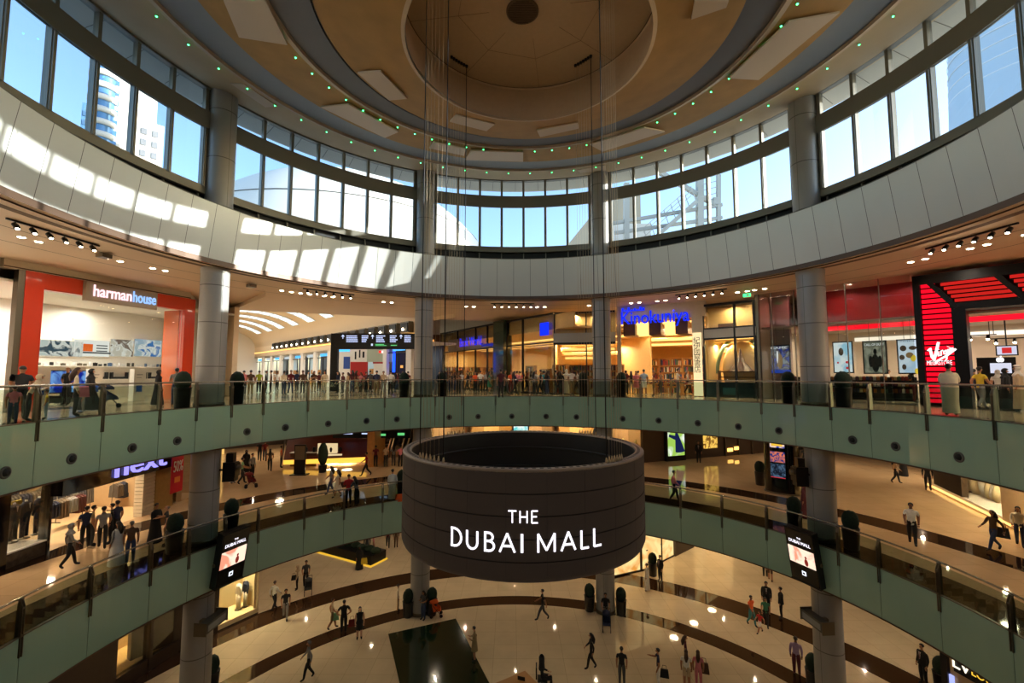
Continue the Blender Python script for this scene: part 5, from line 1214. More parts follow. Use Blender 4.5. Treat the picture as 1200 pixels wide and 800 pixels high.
# lower right shop with letters
fU=Fac(tuple(P(19.0,72.9)[:2]),tuple(P(19.3,92)[:2])); t=thing('luxury_shopfront','dark ground floor shopfront with white initials and gold letters, lower right corner','shopfront')
s0_=fU.q(1112,790)[0]; s0_=fU.q(1110,780)[0]; q=MB().use(m_beigew); fU.box(q,s0_-.1,fU.L,0,.3,F0,Z0c); q.build('wall',t); q=MB().use(m_black); fU.box(q,s0_-.15,s0_+.1,-.15,.3,F0,Z0c); q.build('black_pilaster',t); s1_=fU.q(1126,776)[0]; zu=fU.q(1133,786)[1]; q=MB().use(m_black); fU.box(q,s1_-.1,fU.L,-.25,-.02,zu-.15,zu+.95); q.build('black_fascia',t); q=MB().use(lamp_mat('lilac strip',(170,180,255),1.2)); a_=fU.q(1116,795)[0]; fU.box(q,a_-.08,a_+.1,-.08,-.02,F0+.3,fU.q(1117,791)[1]); q.build('screen_strip',t)
q=MB().use(lamp_mat('white initials',(255,244,214),1.6)); text_mb(q,'LV',.62,fU.TM(fU.q(1133,781)[0],-.3,zu+.05),.02); q.build('initials',t); q=MB().use(lamp_mat('gold caps',(236,190,60),1.3)); text_mb(q,'LOUIS VUITTON',.42,fU.TM(fU.q(1145,790)[0],-.3,zu+.12),.01,xscale=.85,align='LEFT'); q.build('lettering',t)
# ================================================================== hanging screen drum
DX,DY=.10,.05; DR=3.72; DZ1,DZ0=12.26,9.66
m_drum=mat('dark brown led screen face',(40,32,27),.5,spec=.35,emit=.45,ecol=(44,35,29)); m_drum2=mat('drum seam',(14,11,9),.7); m_rim=mat('brown perforated rim',(140,124,106),.45,metal=.1)
D=thing('screen_drum','huge dark cylindrical screen hanging in the middle of the atrium with white lettering','hanging screen',(DX,DY,0))
mb=MB().use(m_drum); nseam=5; hh=(DZ1-DZ0)/nseam
for k in range(nseam):
    z0=DZ0+k*hh; z1=z0+hh; mb.use(m_drum); prof=[(DR,z0+.012),(DR,z1-.012)] if k else [(DR-.16,z0),(DR-.04,z0+.06),(DR,z0+.16),(DR,z1-.012)]
    mb.lathe(prof,n=96,cap=False); mb.use(m_drum2); mb.lathe([(DR+.001,z1-.02),(DR-.02,z1-.015),(DR-.02,z1+.015),(DR+.001,z1+.02)],n=96,cap=False,smooth=False)
mb.build('screen_face',D)
mb=MB().use(m_drum2)
for k in range(24):
    a=R_(k*15+7.5); mb.box(-.003,.003,DR-.005,DR+.002,DZ0+.2,DZ1-.05,Matrix.Rotation(a,4,'Z'))
mb.build('panel_joint',D)
mb=MB().use(m_rim); mb.lathe([(DR,DZ1-.02),(DR,DZ1+.02),(DR-.03,DZ1+.05),(DR-.24,DZ1+.05),(DR-.26,DZ1),(DR-.26,DZ1-.06)],n=96,cap=False,smooth=False); mb.use(m_drum2)

for k in range(120):
    a=R_(k*3); mb.box(-.045,.045,DR-.19,DR-.11,DZ1+.05,DZ1+.055,Matrix.Rotation(a,4,'Z'))
mb.build('rim',D)
mb=MB().use(mat('black drum inside',(8,8,8),.5)); mb.lathe([(DR-.26,DZ1),(DR-.27,DZ0)],n=96,cap=False); 
for z in (DZ0+.6,DZ0+1.3,DZ0+2.0): mb.lathe([(DR-.27,z),(DR-.34,z),(DR-.34,z+.06),(DR-.27,z+.06)],n=64,cap=False)
mb.lathe([(DR-.27,DZ0),(DR-.16,DZ0)],n=96,cap=False)
mb.build('inner_wall',D)
# lettering built from strokes, wrapped on the drum (x in crop pixels, front faces the camera)
depC=14.39+DY
def phi_of(u):
    k=(u-613.2)/FPX/1.030; lo,hi=-70,70
    for _ in range(40):
        m=(lo+hi)/2; f=DR*math.sin(R_(m))/(depC-DR*math.cos(R_(m)))
        if f<k: lo=m
        else: hi=m
    return (lo+hi)/2
def cx_(c): return 450+c/3.636
def dpt(phi,z,r): a=R_(180-phi); return Vector((r*math.sin(a),r*math.cos(a),z))
m_let=lamp_mat('white screen lettering',(250,244,255),1.6)
def stroke(mb,pts,w):
    """flat ribbon along pts (phi deg, z) standing just proud of the screen"""
    for (p0,z0),(p1,z1) in zip(pts,pts[1:]):
        n=max(1,int(abs(p1-p0)/1.5)); 
        for i in range(n):
            a=(p0+(p1-p0)*i/n,z0+(z1-z0)*i/n); b=(p0+(p1-p0)*(i+1)/n,z0+(z1-z0)*(i+1)/n)
            ax=R_(a[0])*DR; bx=R_(b[0])*DR; dx=bx-ax; dz=b[1]-a[1]; L=math.hypot(dx,dz); nx,nz=-dz/(L or 1)*w/2,dx/(L or 1)*w/2; ex,ez=dx/(L or 1)*w*.12,dz/(L or 1)*w*.12
            q=[(ax+nx-ex,a[1]+nz-ez),(ax-nx-ex,a[1]-nz-ez),(bx-nx+ex,b[1]-nz+ez),(bx+nx+ex,b[1]+nz+ez)]
            vs=[dpt(math.degrees(x/DR),z,DR+.006) for x,z in q]+[dpt(math.degrees(x/DR),z,DR+.02) for x,z in q]
            mb.add(vs,[(4,5,6,7),(0,1,5,4),(1,2,6,5),(2,3,7,6),(3,0,4,7)])
def letter(name,c0,c1,zb,zt,w,paths):
    p0,p1=phi_of(cx_(c0)),phi_of(cx_(c1)); mb=MB().use(m_let); h=zt-zb
    for pa in paths: stroke(mb,[(p0+(p1-p0)*x,zb+h*y) for x,y in pa],w)
    mb.build('letter',D)
def arc(cx,cy,rx,ry,a0,a1,n=9): return [(cx+rx*math.cos(R_(a0+(a1-a0)*k/n)),cy+ry*math.sin(R_(a0+(a1-a0)*k/n))) for k in range(n+1)]
Lp={'D':[[(0.08,0),(0.08,1)],[(0.0,1),(.3,1)]+arc(.3,.5,.62,.5,90,-90)+[(0.0,0)]],
'U':[[(.05,1),(.05,.35)]+arc(.5,.36,.45,.36,180,360)+[(.95,.36),(.95,1)]],
'B':[[(.08,0),(.08,1)],[(0,1),(.4,1)]+arc(.42,.77,.4,.23,90,-90)+[(.08,.54)],[(.4,.54)]+arc(.45,.27,.5,.27,90,-90)+[(0,0)]],
'A':[[(0,0),(.5,1.02),(1,0)],[(.2,.33),(.8,.33)]],'I':[[(.5,0),(.5,1)]],
'M':[[(0.04,0),(.04,1)],[(.04,1),(.5,.1),(.96,1)],[(.96,1),(.96,0)]],'L':[[(.08,1),(.08,0),(1,0)]],
'T':[[(0,1),(1,1)],[(.5,1),(.5,0)]],'H':[[(.06,0),(.06,1)],[(.94,0),(.94,1)],[(.06,.5),(.94,.5)]],'E':[[(1,0),(.08,0),(.08,1),(1,1)],[(.08,.52),(.85,.52)]]}
zb,zt=10.42,10.83
for ch,a,b in (('D',276,322),('U',340,388),('B',415,458),('A',480,543),('I',566,582),('M',640,716),('A',742,801),('L',825,858),('L',880,912)): letter(ch,a,b,zb,zt,.050 if ch!='I' else .062,Lp[ch])
for ch,a,b in (('T',516,550),('H',564,598),('E',614,641)): letter(ch,a,b,11.09,11.36,.034,Lp[ch])
# suspension cables
m_cab=mat('bright steel cable',(190,170,140),.3,metal=.7); m_cabd=mat('black hanging cable',(14,14,16),.5)
cab={}
def cable(th,kind,lab,grp,R=3.56):
    key=kind
    p=P(R,th,0)+Vector((DX,DY,DZ1+.04)); H=27.1-DZ1-.04; r={'thin':.0045,'thick':.016}[kind]
    if key not in cab:
        t=thing('suspension_cable',lab,'cable',p,0,grp); mb=MB().use(m_cab if kind=='thin' else m_cabd); mb.tube([(0,0,0),(0,0,H)],r,6); mb.build('cable',t)
        mb=MB().use(m_cabd); mb.lathe([(.05,H-.08),(.06,H-.02),(.06,H)],n=10); mb.build('ceiling_plate',t); mb=MB().use(m_cab); mb.lathe([(.03,0),(.035,.06),(.012,.16)],n=8); mb.build('clamp',t); cab[key]=t
    else: c=copy_tree(cab[key],loc=p,label=lab); c['group']=grp
for (t0,t1,nm,tk) in ((-127,-144,'front left',(0,6)),(-50,-38,'back left',(6,)),(39,51,'back right',(6,)),(144.5,134,'front right',(0,))):
    for k in range(7):
        th=t0+(t1-t0)*k/6
        if k in tk:
            side={'front left':('outer' if k==0 else 'inner'),'back left':'innermost','back right':'outermost','front right':'innermost'}[nm]; cable(th,'thick','thick black hanging cable, %s of the %s cable bundle above the drum'%(side,nm),'thick black cables')
        else: cable(th,'thin','thin steel cable of the %s bundle carrying the drum'%nm,'thin steel cables, '+nm)
# ================================================================== air nozzles in the green cladding
noz=None
m_noz=mat('grey nozzle',(92,92,88),.4,metal=.5)
for a in [-133,-124,-115.5,-107,-98.7,-90.6,-82.1,-75,-62.6,-55,-45.9,-37.2,-30,-17,-9.7,-1,7.8,15.5,27,35.5,44.4,53,61,74,80.7,89.5,98,107,115,124]:
    p=P(14.12,a,11.91)
    if noz is None:
        noz=thing('air_nozzle','round grey air nozzle in the green cladding of the upper gallery','air nozzle',p,R_(-a),'air nozzles in the upper green cladding')
        T=Matrix.Rotation(R_(90),4,'X'); mb=MB().use(m_noz); mb.lathe([(.17,0),(.17,.03),(.12,.05),(.11,.0)],n=18,M=T,cap=False); mb.build('ring',noz); mb=MB().use(m_dark); mb.lathe([(.11,.0),(.08,.09),(.05,.1)],n=14,M=T); mb.build('throat',noz)
    else: copy_tree(noz,loc=p,rz=R_(-a))
# ================================================================== two digital signs
def digital_sign(side,label):
    th=side*65.6; c=P(13.75,th,0)
    t=thing('digital_sign',label,'digital sign',(c.x,c.y,6.66),R_(-th+side*-6)); t.rotation_euler=(R_(9),0,R_(-th+side*-6)); w,h=1.34,2.34
    mb=MB().use(m_black); mb.box(-w/2,w/2,-.14,.16,-h/2,h/2); mb.box(-w/2-.02,w/2+.02,-.16,-.14,-h/2-.02,-h/2+.03); mb.build('case',t)
    mb=MB().use(mat('dark screen',(22,17,15),.2,coat=.5)); mb.box(-w/2+.05,w/2-.05,-.155,-.14,-h/2+.07,h/2-.07); mb.build('screen',t)
    mb=MB().use(screen_mat('peach picture',(255,226,200),(236,150,120),1.25,1.3,(255,214,190),side)); mb.box(-.6,.6,-.165,-.155,-.36,.36); mb.build('picture',t)
    mb=MB().use(lamp_mat('red figure',(150,50,40),.8)); mb.ell((.2,-.17,-.18),(.09,.01,.16),10,6); mb.ell((.2,-.17,.03),(.05,.01,.06),10,6); mb.build('figure',t)
    I=Matrix.Identity(4)
    mb=MB().use(m_let); text_mb(mb,'THE',.10,Matrix.Translation((0,-.17,.76)),.004); text_mb(mb,'DUBAI MALL',.2,Matrix.Translation((0,-.17,.54)),.004,xscale=.9); mb.build('lettering',t)
    mb=MB().use(lamp_mat('white app badge',(240,244,255),1.5)); mb.lathe([(.13,0),(.13,.01)],(0,0,0),4,M=Matrix.Translation((0,-.16,-.72))@Matrix.Rotation(R_(90),4,'X')@Matrix.Rotation(R_(45),4,'Z')); mb.use(m_black); mb.box(-.05,.05,-.18,-.172,-.76,-.68); mb.build('badge',t)
    mb=MB().use(m_steel); mb.bar((side*-.1,.16,0),(side*-.1,.34,0),.08); mb.box(-.3,.3,.16,.2,-.3,.3); mb.ell((side*.62,.1,-.2),(.1,.1,.1),10,8); mb.bar((side*.4,.1,-.2),(side*.6,.1,-.2),.05); mb.build('bracket',t)
digital_sign(-1,'hanging digital sign with a peach picture on the left, before the left column')
digital_sign(1,'hanging digital sign with a peach picture on the right, before the right column')
# ================================================================== gear on the two side columns
def projector(th,z,label,side):
    c=P(14.45,th,z); t=thing('projector',label,'projector',c,R_(-th+side*-35))
    mb=MB().use(m_black); mb.box(-.22,.22,-.3,.2,-.5,.35); mb.box(-.28,.28,-.34,-.3,-.3,.3); mb.build('body',t)
    mb=MB().use(m_steel); mb.lathe([(.12,0),(.13,.12),(.09,.14)],n=14,M=Matrix.Translation((0,-.34,.1))@Matrix.Rotation(R_(90),4,'X')); mb.build('lens',t)
    mb=MB().use(m_black); mb.box(-.16,.16,-.2,.1,.35,.75); mb.tube([(0,.2,0),(0,.42,0)],.05,8); mb.box(side*-.45,side*-.2,-.1,.1,-.2,.1) if side<0 else mb.box(-.45,-.2,-.1,.1,-.2,.1); mb.build('bracket',t)
projector(-64.7,10.25,'black projector mounted on the left column below the upper gallery',-1)
projector(64.0,10.0,'black projector mounted on the right column below the upper gallery',1)
def flood(th,z,label,rz):
    c=P(14.2,th,z); t=thing('floodlight',label,'floodlight',c,rz)
    mb=MB().use(m_noz); mb.box(-.62,.62,-.22,.16,-.2,.2); 
    mb.build('housing',t); mb=MB().use(mat('floodlight glass',(150,156,156),.15,coat=.6)); mb.box(-.52,.52,-.24,-.22,-.12,.12); mb.build('lens',t)
    for b_ in ((-.66,-.62,-.24,.3,-.26,.26),(.62,.66,-.24,.3,-.26,.26),(-.1,.1,.16,.5,-.08,.08)): mb=MB().use(m_steel); mb.box(*b_); mb.build('bracket',t)
flood(-67.2,4.0,'long grey floodlight clamped low on the left column',R_(67+20))
flood(66.0,3.9,'long grey floodlight clamped low on the right column',R_(-66-20))
# ================================================================== planters
m_pot=mat('black tall pot',(16,16,17),.3,coat=.3); m_fol=mat('clipped dark green foliage',(18,36,20),.9,noise=.45,nscale=16,bump=.6)
pl=None
PS=.9
def leafball(p,amp=.05):
    return p*(1+amp*math.sin(p.x*31+p.z*17)*math.cos(p.y*27-p.z*23))
def planter(pos,label,s=1.0):
    global pl
    if pl is None:
        pl=thing('potted_topiary',label,'potted plant',pos)
        mb=MB().use(m_pot); mb.lathe([(.26,0),(.28,.03),(.33,.86),(.345,.9),(.31,.9),(.30,.84)],n=20,cap=False); mb.lathe([(.26,0),(.0,.001)],n=20,cap=False); mb.build('pot',pl)
        mb=MB().use(mat('potting soil',(40,30,22),.9)); mb.lathe([(.30,.84),(.0,.85)],n=16,cap=False); mb.build('soil',pl)
        mb=MB().use(m_fol); mb.ell((0,0,1.18),(.31,.31,.42),22,16,fn=leafball); mb.build('foliage',pl); c=pl
    else: c=copy_tree(pl,loc=pos,label=label)
    c.scale=(s,s,s)
for z,lv in ((F2,'upper gallery'),(F1,'first gallery')):
    for th,l in ((-66.8,'the left column'),(-22.76,'the column left of centre'),(21.28,'the column right of centre'),(65.3,'the right column')):
        for e,sd in ((-4.6,'left'),(4.6,'right')): planter(P(15.2,th+e,z),'potted green ball plant on the %s, %s of %s'%(lv,sd,l))
for u,v,l in ((478,722,'left of the column left of centre'),(506,720,'right of the column left of centre'),(691,715,'left of the column right of centre'),(728,720,'right of the column right of centre'),(247,810,'beside the left column'),(954,808,'beside the right column'),(765,674,'before the glowing onyx wall'),(1105,812,'at the lower right beside the dark shop')):
    planter(pz(u,v,0),'potted green ball plant on the ground floor, '+l,1.0)
for u,v,l in ((891,568,'left of the black kiosk pillar'),(938,577,'right of the black kiosk pillar'),(932,552,'behind the black kiosk pillar')): planter(pz(u,v,F1),'black pot with clipped green ball '+l)
# ================================================================== outside the windows
m_wb=mat('white rendered building',(226,222,212),.7); m_bg=mat('blue facade glass',(96,140,180),.2,metal=.3)
def ext_xyz(u,v,d): a,y,w=ray(u,v); t=d/y; return Vector((CX+a*t,CY+y*t,EYE+w*t))
t=thing('dome_roof','big pale shell dome outside the left and centre windows','dome roof',tuple(ext_xyz(402,415,70))); mb=MB().use(mat('pale shell dome',(226,222,210),.6,noise=.02)); mb.lathe([(27.6*math.cos(R_(a)),27.6*math.sin(R_(a))) for a in range(15,91,5)],n=64,cap=False); mb.build('shell',t)
mb=MB().use(m_seam)
for k in range(0): a=R_(k*30); mb.tube([(27.65*math.cos(R_(b))*math.sin(a),27.65*math.cos(R_(b))*math.cos(a),27.65*math.sin(R_(b))) for b in range(15,91,15)],.05,4)
mb.tube([(27.65*math.cos(R_(40))*math.sin(R_(k*6)),27.65*math.cos(R_(40))*math.cos(R_(k*6)),27.65*math.sin(R_(40))) for k in range(61)],.06,4); mb.build('rib',t)
# hotel towers on the left
def tower(name,label,c,w,dp,h,rz,body,bands,band_m,fl=3.6,z0=0,taper=0):
    t=thing(name,label,'building',c,rz); mb=MB().use(body); mb.box(-w/2,w/2,-dp/2,dp/2,z0,h); mb.build('wall',t)
    mb=MB().use(band_m); z=z0+4
    while z<h-3:
        for a,b in bands: mb.box(w*a,w*b,-dp/2-.3,-dp/2,z,z+fl*.55)
        z+=fl
    mb.build('window_band',t); return t
p=ext_xyz(141,150,150); tower('hotel_tower','white hotel tower with blue balcony bands outside the left windows',(p.x,p.y,0),10,14,140,R_(44),m_wb,[(-.3,-.1),(.25,.42)],m_bg)
p=ext_xyz(122,110,143); t=thing('curved_balcony_block','rounded balcony block on the side of the white hotel tower','building',(p.x,p.y,0)); mb=MB().use(m_wb)
zt=ext_xyz(124,76,143).z
k=0
while k*4.2<zt: mb.lathe([(3.6,k*4.2),(4.1,k*4.2),(4.1,k*4.2+1.7),(3.6,k*4.2+1.7)],n=24,cap=True); k+=1
mb.build('balcony',t); mb=MB().use(m_bg); mb.lathe([(3.4,0),(3.4,zt)],n=24); mb.build('glass_core',t)
p=ext_xyz(172,190,140); zt=ext_xyz(168,150,140).z; t=tower('hotel_wing','stepped white hotel wing with arched openings outside the left windows',(p.x,p.y,0),7,9,zt,R_(44),m_wb,[(-.3,-.1),(.1,.3)],mat('grey opening band',(120,124,130),.7))  # plain grey bands mark the openings
mb=MB().use(m_wb); mb.box(-3.5,1.5,-4,4,zt,zt+9); mb.box(-3.5,-.5,-4,4,zt+9,zt+15); mb.build('upper_step',t)
p=ext_xyz(103,140,170); tower('distant_tower','small blue grey tower in the gap left of the white hotel',(p.x,p.y,0),3.4,5,ext_xyz(103,125,170).z,R_(40),m_bg,[(-.4,.4)],mat('grey blue band',(70,104,140),.4))
# curved glass tower at right
p=ext_xyz(1196,80,120); t=thing('glass_tower','curved blue glass tower outside the far right windows','building',(p.x+5,p.y+3,0)); 
mb=MB().use(mat('pale blue curtain wall',(186,206,224),.45)); mb.lathe([(17,0),(17,60),(16.6,90),(15.5,118)],n=60); mb.build('glass_skin',t)
mb=MB().use(mat('white mullion grid',(226,232,238),.5))
for z in range(10,118,4): rr=17.06 if z<60 else 17.06-(z-60)*.022; mb.lathe([(rr,z),(rr+.08,z),(rr+.08,z+.35),(rr,z+.35)],n=60,cap=False)
for k in range(60): a=R_(6*k); mb.box(-.12,.12,17.0,17.1,0,62,Matrix.Rotation(a,4,'Z'))
mb.build('grid',t)
# steel stair tower on the roof, right of centre
m_ss=mat('galvanised steel',(176,176,168),.5,metal=.3); p0=Vector((11.5,25.5,22.6))
t=thing('steel_stair','galvanised steel stair frame on the roof outside the windows right of centre','steel stair')
YS=13.0
def ex(u,v,dep=36): return ext_xyz(u,v,dep)
mb=MB().use(m_ss)
for a,b,wd in (((734,215),(734,290),.42),((820,208),(820,278),.5),((842,205),(842,272),.3),((716,262),(846,240),.26),((720,273),(846,255),.26),((728,285),(846,268),.26),((770,200),(838,240),.34),((838,240),(838,232),.4)):
    for dd in (36,37.6): mb.bar(ex(*a,dd),ex(*b,dd),wd)
mb.build('frame',t)
mb=MB().use(m_ss); A=ex(760,285,35.4);B=ex(816,236,35.4); mb.bar(A,B,.3); mb.bar(A+Vector((0,1.4,0)),B+Vector((0,1.4,0)),.3)
n=14
for k in range(n): q=A+(B-A)*(k+.5)/n; mb.box(q.x-.2,q.x+.2,q.y,q.y+1.4,q.z-.03,q.z+.03)
mb.build('stair_flight',t)
mb=MB().use(m_ss)
for h in (.5,.9,1.25): mb.bar(A+Vector((-.4,0,h)),B+Vector((-.4,0,h)),.05)
for k in range(8): q=A+(B-A)*k/7; mb.bar(q,q+Vector((-.4,0,1.25)),.05)
for h in (0,.5,1.0): mb.bar(ex(816,232,35.4)+Vector((0,0,h)),ex(840,226,35.4)+Vector((0,0,h)),.05)
mb.build('handrail',t)
for k in range(3):
    a=ex(735+2*k,284,37.2)
mb=MB().use(m_wb); a=ex(712,272,42);b=ex(735,290,42); mb.box(a.x-1,b.x+2,41-14.4,44-14.4,22.6,a.z+.5); o=mb.build('roof_block'); tag(o,'white roof block beyond the stair frame','roof block')
# wedge roof seen through the centre bay
a=ext_xyz(641,291,60);b=ext_xyz(700,244,60); mb=MB().use(mat('taupe sloping roof',(176,164,142),.7)); mb.add([(a.x,a.y,a.z-3),(b.x+6,b.y,a.z-3),(b.x+6,b.y,b.z+3),(b.x,b.y,b.z),(a.x,a.y+14,a.z-3),(b.x+6,b.y+14,a.z-3),(b.x+6,b.y+14,b.z+3),(b.x,b.y+14,b.z)],[(0,1,2,3),(7,6,5,4),(0,3,7,4),(3,2,6,7),(1,5,6,2)]); mb.box(a.x,b.x+6,a.y,a.y+14,21,a.z-3); o=mb.build('sloping_roof'); tag(o,'taupe sloping roof seen at the right of the centre windows','roof')
mb=MB().use(mat('desert ground',(190,176,150),.9)); mb.add([(-600,-600,-.6),(600,-600,-.6),(600,600,-.6),(-600,600,-.6)],[(0,1,2,3)]); struct(mb.build('ground'),'sandy ground far below outside','ground')
# ================================================================== people
def pose_def(kind):
    """joint positions of a 1.75 m figure facing +y; returns dict of joints"""
    J=dict(pelvis=(0,0,.95),waist=(0,.0,1.10),chest=(0,.0,1.32),neck0=(0,-.005,1.47),neck=(0,.005,1.53),jaw=(0,.03,1.59),head=(0,.015,1.665),top=(0,.005,1.735))
    for s,k in ((-1,'l'),(1,'r')):
        J['sh'+k]=(s*.185,0,1.425); J['el'+k]=(s*.235,-.03,1.14); J['wr'+k]=(s*.235,.06,.90); J['ha'+k]=(s*.225,.09,.81)
        J['hip'+k]=(s*.09,0,.90); J['kn'+k]=(s*.10,.02,.50); J['an'+k]=(s*.105,-.02,.09); J['to'+k]=(s*.12,.15,.035)
    if kind=='walk':
        J.update(knl=(-.09,.13,.52),anl=(-.09,.20,.10),tol=(-.10,.36,.05),knr=(.09,-.02,.50),anr=(.09,-.25,.16),tor=(.10,-.14,.04),ell=(-.23,-.13,1.17),wrl=(-.23,-.10,.92),hal=(-.22,-.06,.84),elr=(.23,.08,1.16),wrr=(.21,.26,1.0),har=(.20,.32,.94))
    if kind=='stride':
        J.update(knl=(-.09,.19,.54),anl=(-.09,.32,.12),tol=(-.10,.48,.09),knr=(.09,-.07,.50),anr=(.09,-.35,.22),tor=(.10,-.28,.05),ell=(-.25,-.17,1.18),wrl=(-.25,-.22,.93),hal=(-.24,-.2,.84),elr=(.24,.10,1.17),wrr=(.20,.32,1.05),har=(.19,.4,1.02))
    if kind=='phone':
        J.update(elr=(.24,.02,1.15),wrr=(.10,.24,1.20),har=(.06,.30,1.26),ell=(-.24,.0,1.15),wrl=(-.12,.22,1.14),hal=(-.05,.27,1.17),jaw=(0,.05,1.575),head=(0,.045,1.65),top=(0,.04,1.725))
    if kind=='lean':
        J.update(chest=(0,.12,1.29),neck0=(0,.19,1.42),neck=(0,.22,1.47),jaw=(0,.26,1.52),head=(0,.26,1.60),top=(0,.26,1.67),shl=(-.185,.15,1.38),shr=(.185,.15,1.38),ell=(-.25,.22,1.12),elr=(.25,.22,1.12),wrl=(-.10,.42,1.17),wrr=(.10,.42,1.17),hal=(-.03,.45,1.18),har=(.03,.46,1.20),waist=(0,.04,1.10))
    if kind=='hips':
        J.update(ell=(-.37,-.12,1.16),wrl=(-.20,-.02,1.0),hal=(-.14,.02,.97),elr=(.37,-.12,1.16),wrr=(.20,-.02,1.0),har=(.14,.02,.97))
    if kind=='cross':
        J.update(ell=(-.24,.05,1.15),wrl=(-.02,.20,1.20),hal=(.08,.20,1.23),elr=(.24,.05,1.15),wrr=(.02,.22,1.15),har=(-.08,.21,1.17))
    if kind=='reach':
        J.update(elr=(.30,.12,1.22),wrr=(.42,.34,1.16),har=(.46,.42,1.15))
    if kind=='push':
        J.update(ell=(-.23,.10,1.14),wrl=(-.2,.36,1.06),hal=(-.18,.44,1.04),elr=(.23,.10,1.14),wrr=(.2,.36,1.06),har=(.18,.44,1.04),knl=(-.09,.12,.52),anl=(-.09,.16,.11),tol=(-.1,.32,.05),anr=(.09,-.22,.15),tor=(.1,-.1,.04))
    if kind=='sit':
        dz=-.42
        for k in list(J):
            if not k.startswith(('kn','an','to','hip')) or k=='top': x,y,z=J[k]; J[k]=(x,y,z+dz)
        J['top']=(0,.02,1.735+dz)
        for s,k in ((-1,'l'),(1,'r')):
            J['hip'+k]=(s*.1,.02,.50); J['kn'+k]=(s*.12,.44,.50); J['an'+k]=(s*.12,.42,.09); J['to'+k]=(s*.13,.58,.035)
            J['el'+k]=(s*.25,.06,1.14+dz); J['wr'+k]=(s*.15,.30,1.10+dz); J['ha'+k]=(s*.12,.38,1.10+dz)
    return {k:Vector(v) for k,v in J.items()}
BONES=[('pelvis','waist','torso'),('waist','chest','torso'),('chest','neck0','torso'),('neck0','neck','neck'),('neck','jaw','head'),('jaw','head','head'),('head','top','head')]
for k in 'lr': BONES+=[('chest','sh'+k,'torso'),('sh'+k,'el'+k,'uarm'),('el'+k,'wr'+k,'farm'),('wr'+k,'ha'+k,'hand'),('pelvis','hip'+k,'hips'),('hip'+k,'kn'+k,'thigh'),('kn'+k,'an'+k,'shin'),('an'+k,'to'+k,'foot')]
RAD=dict(pelvis=.145,waist=.125,chest=.155,neck0=.072,neck=.052,jaw=.070,head=.094,top=.06,sh=.072,el=.052,wr=.034,ha=.036,hip=.106,kn=.076,an=.054,to=.042)
def rad(n,build): 
    b=RAD.get(n) or RAD[n[:-1]]
    return b*(build if n in('pelvis','waist','chest') else (1+(build-1)*.5))
def make_pose(kind,build):
    J=pose_def(kind); names=list(J); idx={n:i for i,n in enumerate(names)}
    me=bpy.data.meshes.new('p'); me.from_pydata([J[n] for n in names],[(idx[a],idx[b]) for a,b,_ in BONES],[])
    o=bpy.data.objects.new('p',me); COL.objects.link(o)
    m=o.modifiers.new('s','SKIN'); m.use_smooth_shade=True; m.branch_smoothing=.6
    sv=me.skin_vertices[0].data
    for n,i in idx.items(): r=rad(n,build); sv[i].radius=(r,r); sv[i].use_root=(n=='pelvis')
    s=o.modifiers.new('b','SUBSURF'); s.levels=1; s.render_levels=1
    return o,J
def seg_d(p,a,b):
    ab=b-a; t=max(0,min(1,(p-a).dot(ab)/max(ab.length_squared,1e-9))); return (p-(a+ab*t)).length,t
POSES={}
def harvest(keys):
    tmp={k:make_pose(*k) for k in keys}
    dg=bpy.context.evaluated_depsgraph_get(); dg.update()
    for k,(o,J) in tmp.items():
        me=o.evaluated_get(dg).to_mesh(); vs=[v.co.copy() for v in me.vertices]; fs=[tuple(p.vertices) for p in me.polygons]
        reg=[]
        for f in fs:
            c=sum((vs[i] for i in f),Vector())/len(f); best=None
            for a,b,r in BONES:
                d,t=seg_d(c,J[a],J[b]); d/= (rad(a,1)*(1-t)+rad(b,1)*t)
                if best is None or d<best[0]: best=(d,r,t)
            reg.append((best[1],best[2]))
        # flatten the trunk front to back, slim the head sideways, shape the chin
        for i,v in enumerate(vs):
            dt=min(seg_d(v,J['pelvis'],J['waist'])[0],seg_d(v,J['waist'],J['chest'])[0],seg_d(v,J['chest'],J['neck0'])[0])
            if dt<.19*k[1] and abs(v.x)<.22:
                ax=J['waist'].y if v.z<J['waist'].z else J['chest'].y; v.y=ax+(v.y-ax)*.72
            if v.z>J['jaw'].z-.05 and (v-J['head']).length<.2: v.x*=.84
        me_o=o
        o.evaluated_get(dg).to_mesh_clear(); POSES[k]=(vs,fs,reg,J); bpy.data.objects.remove(o)
m_skins=[mat('skin %d'%i,c,.55) for i,c in enumerate(((198,150,118),(168,116,82),(120,78,54),(216,172,142)))]
m_hairs=[mat('black hair',(22,18,16),.5),mat('brown hair',(66,42,26),.5),mat('grey hair',(120,114,106),.6)]
m_eye=mat('eye',(20,16,14),.3); m_lipm=mat('lips',(150,80,70),.5)
CLO={}
NAMED={'black':(22,22,24),'white':(222,218,208),'grey':(128,126,124),'dark grey':(62,62,64),'navy':(28,36,66),'blue':(60,92,150),'pale blue':(150,176,200),'red':(176,32,34),'dark red':(104,24,28),'orange':(226,92,34),'pink':(206,120,128),'brown':(88,62,44),'beige':(190,164,128),'cream':(222,206,176),'yellow':(216,184,48),'yellow green':(176,196,50),'green':(52,116,84),'pale green':(128,176,128),'teal':(52,120,120),'khaki':(140,122,86),'lilac':(156,130,160),'jeans blue':(48,62,94),'maroon':(92,36,44),'purple':(90,60,110)}
def cl(n):
    if n not in CLO: CLO[n]=mat('cloth '+n,NAMED[n],.82,noise=.08,nscale=9)
    return CLO[n]
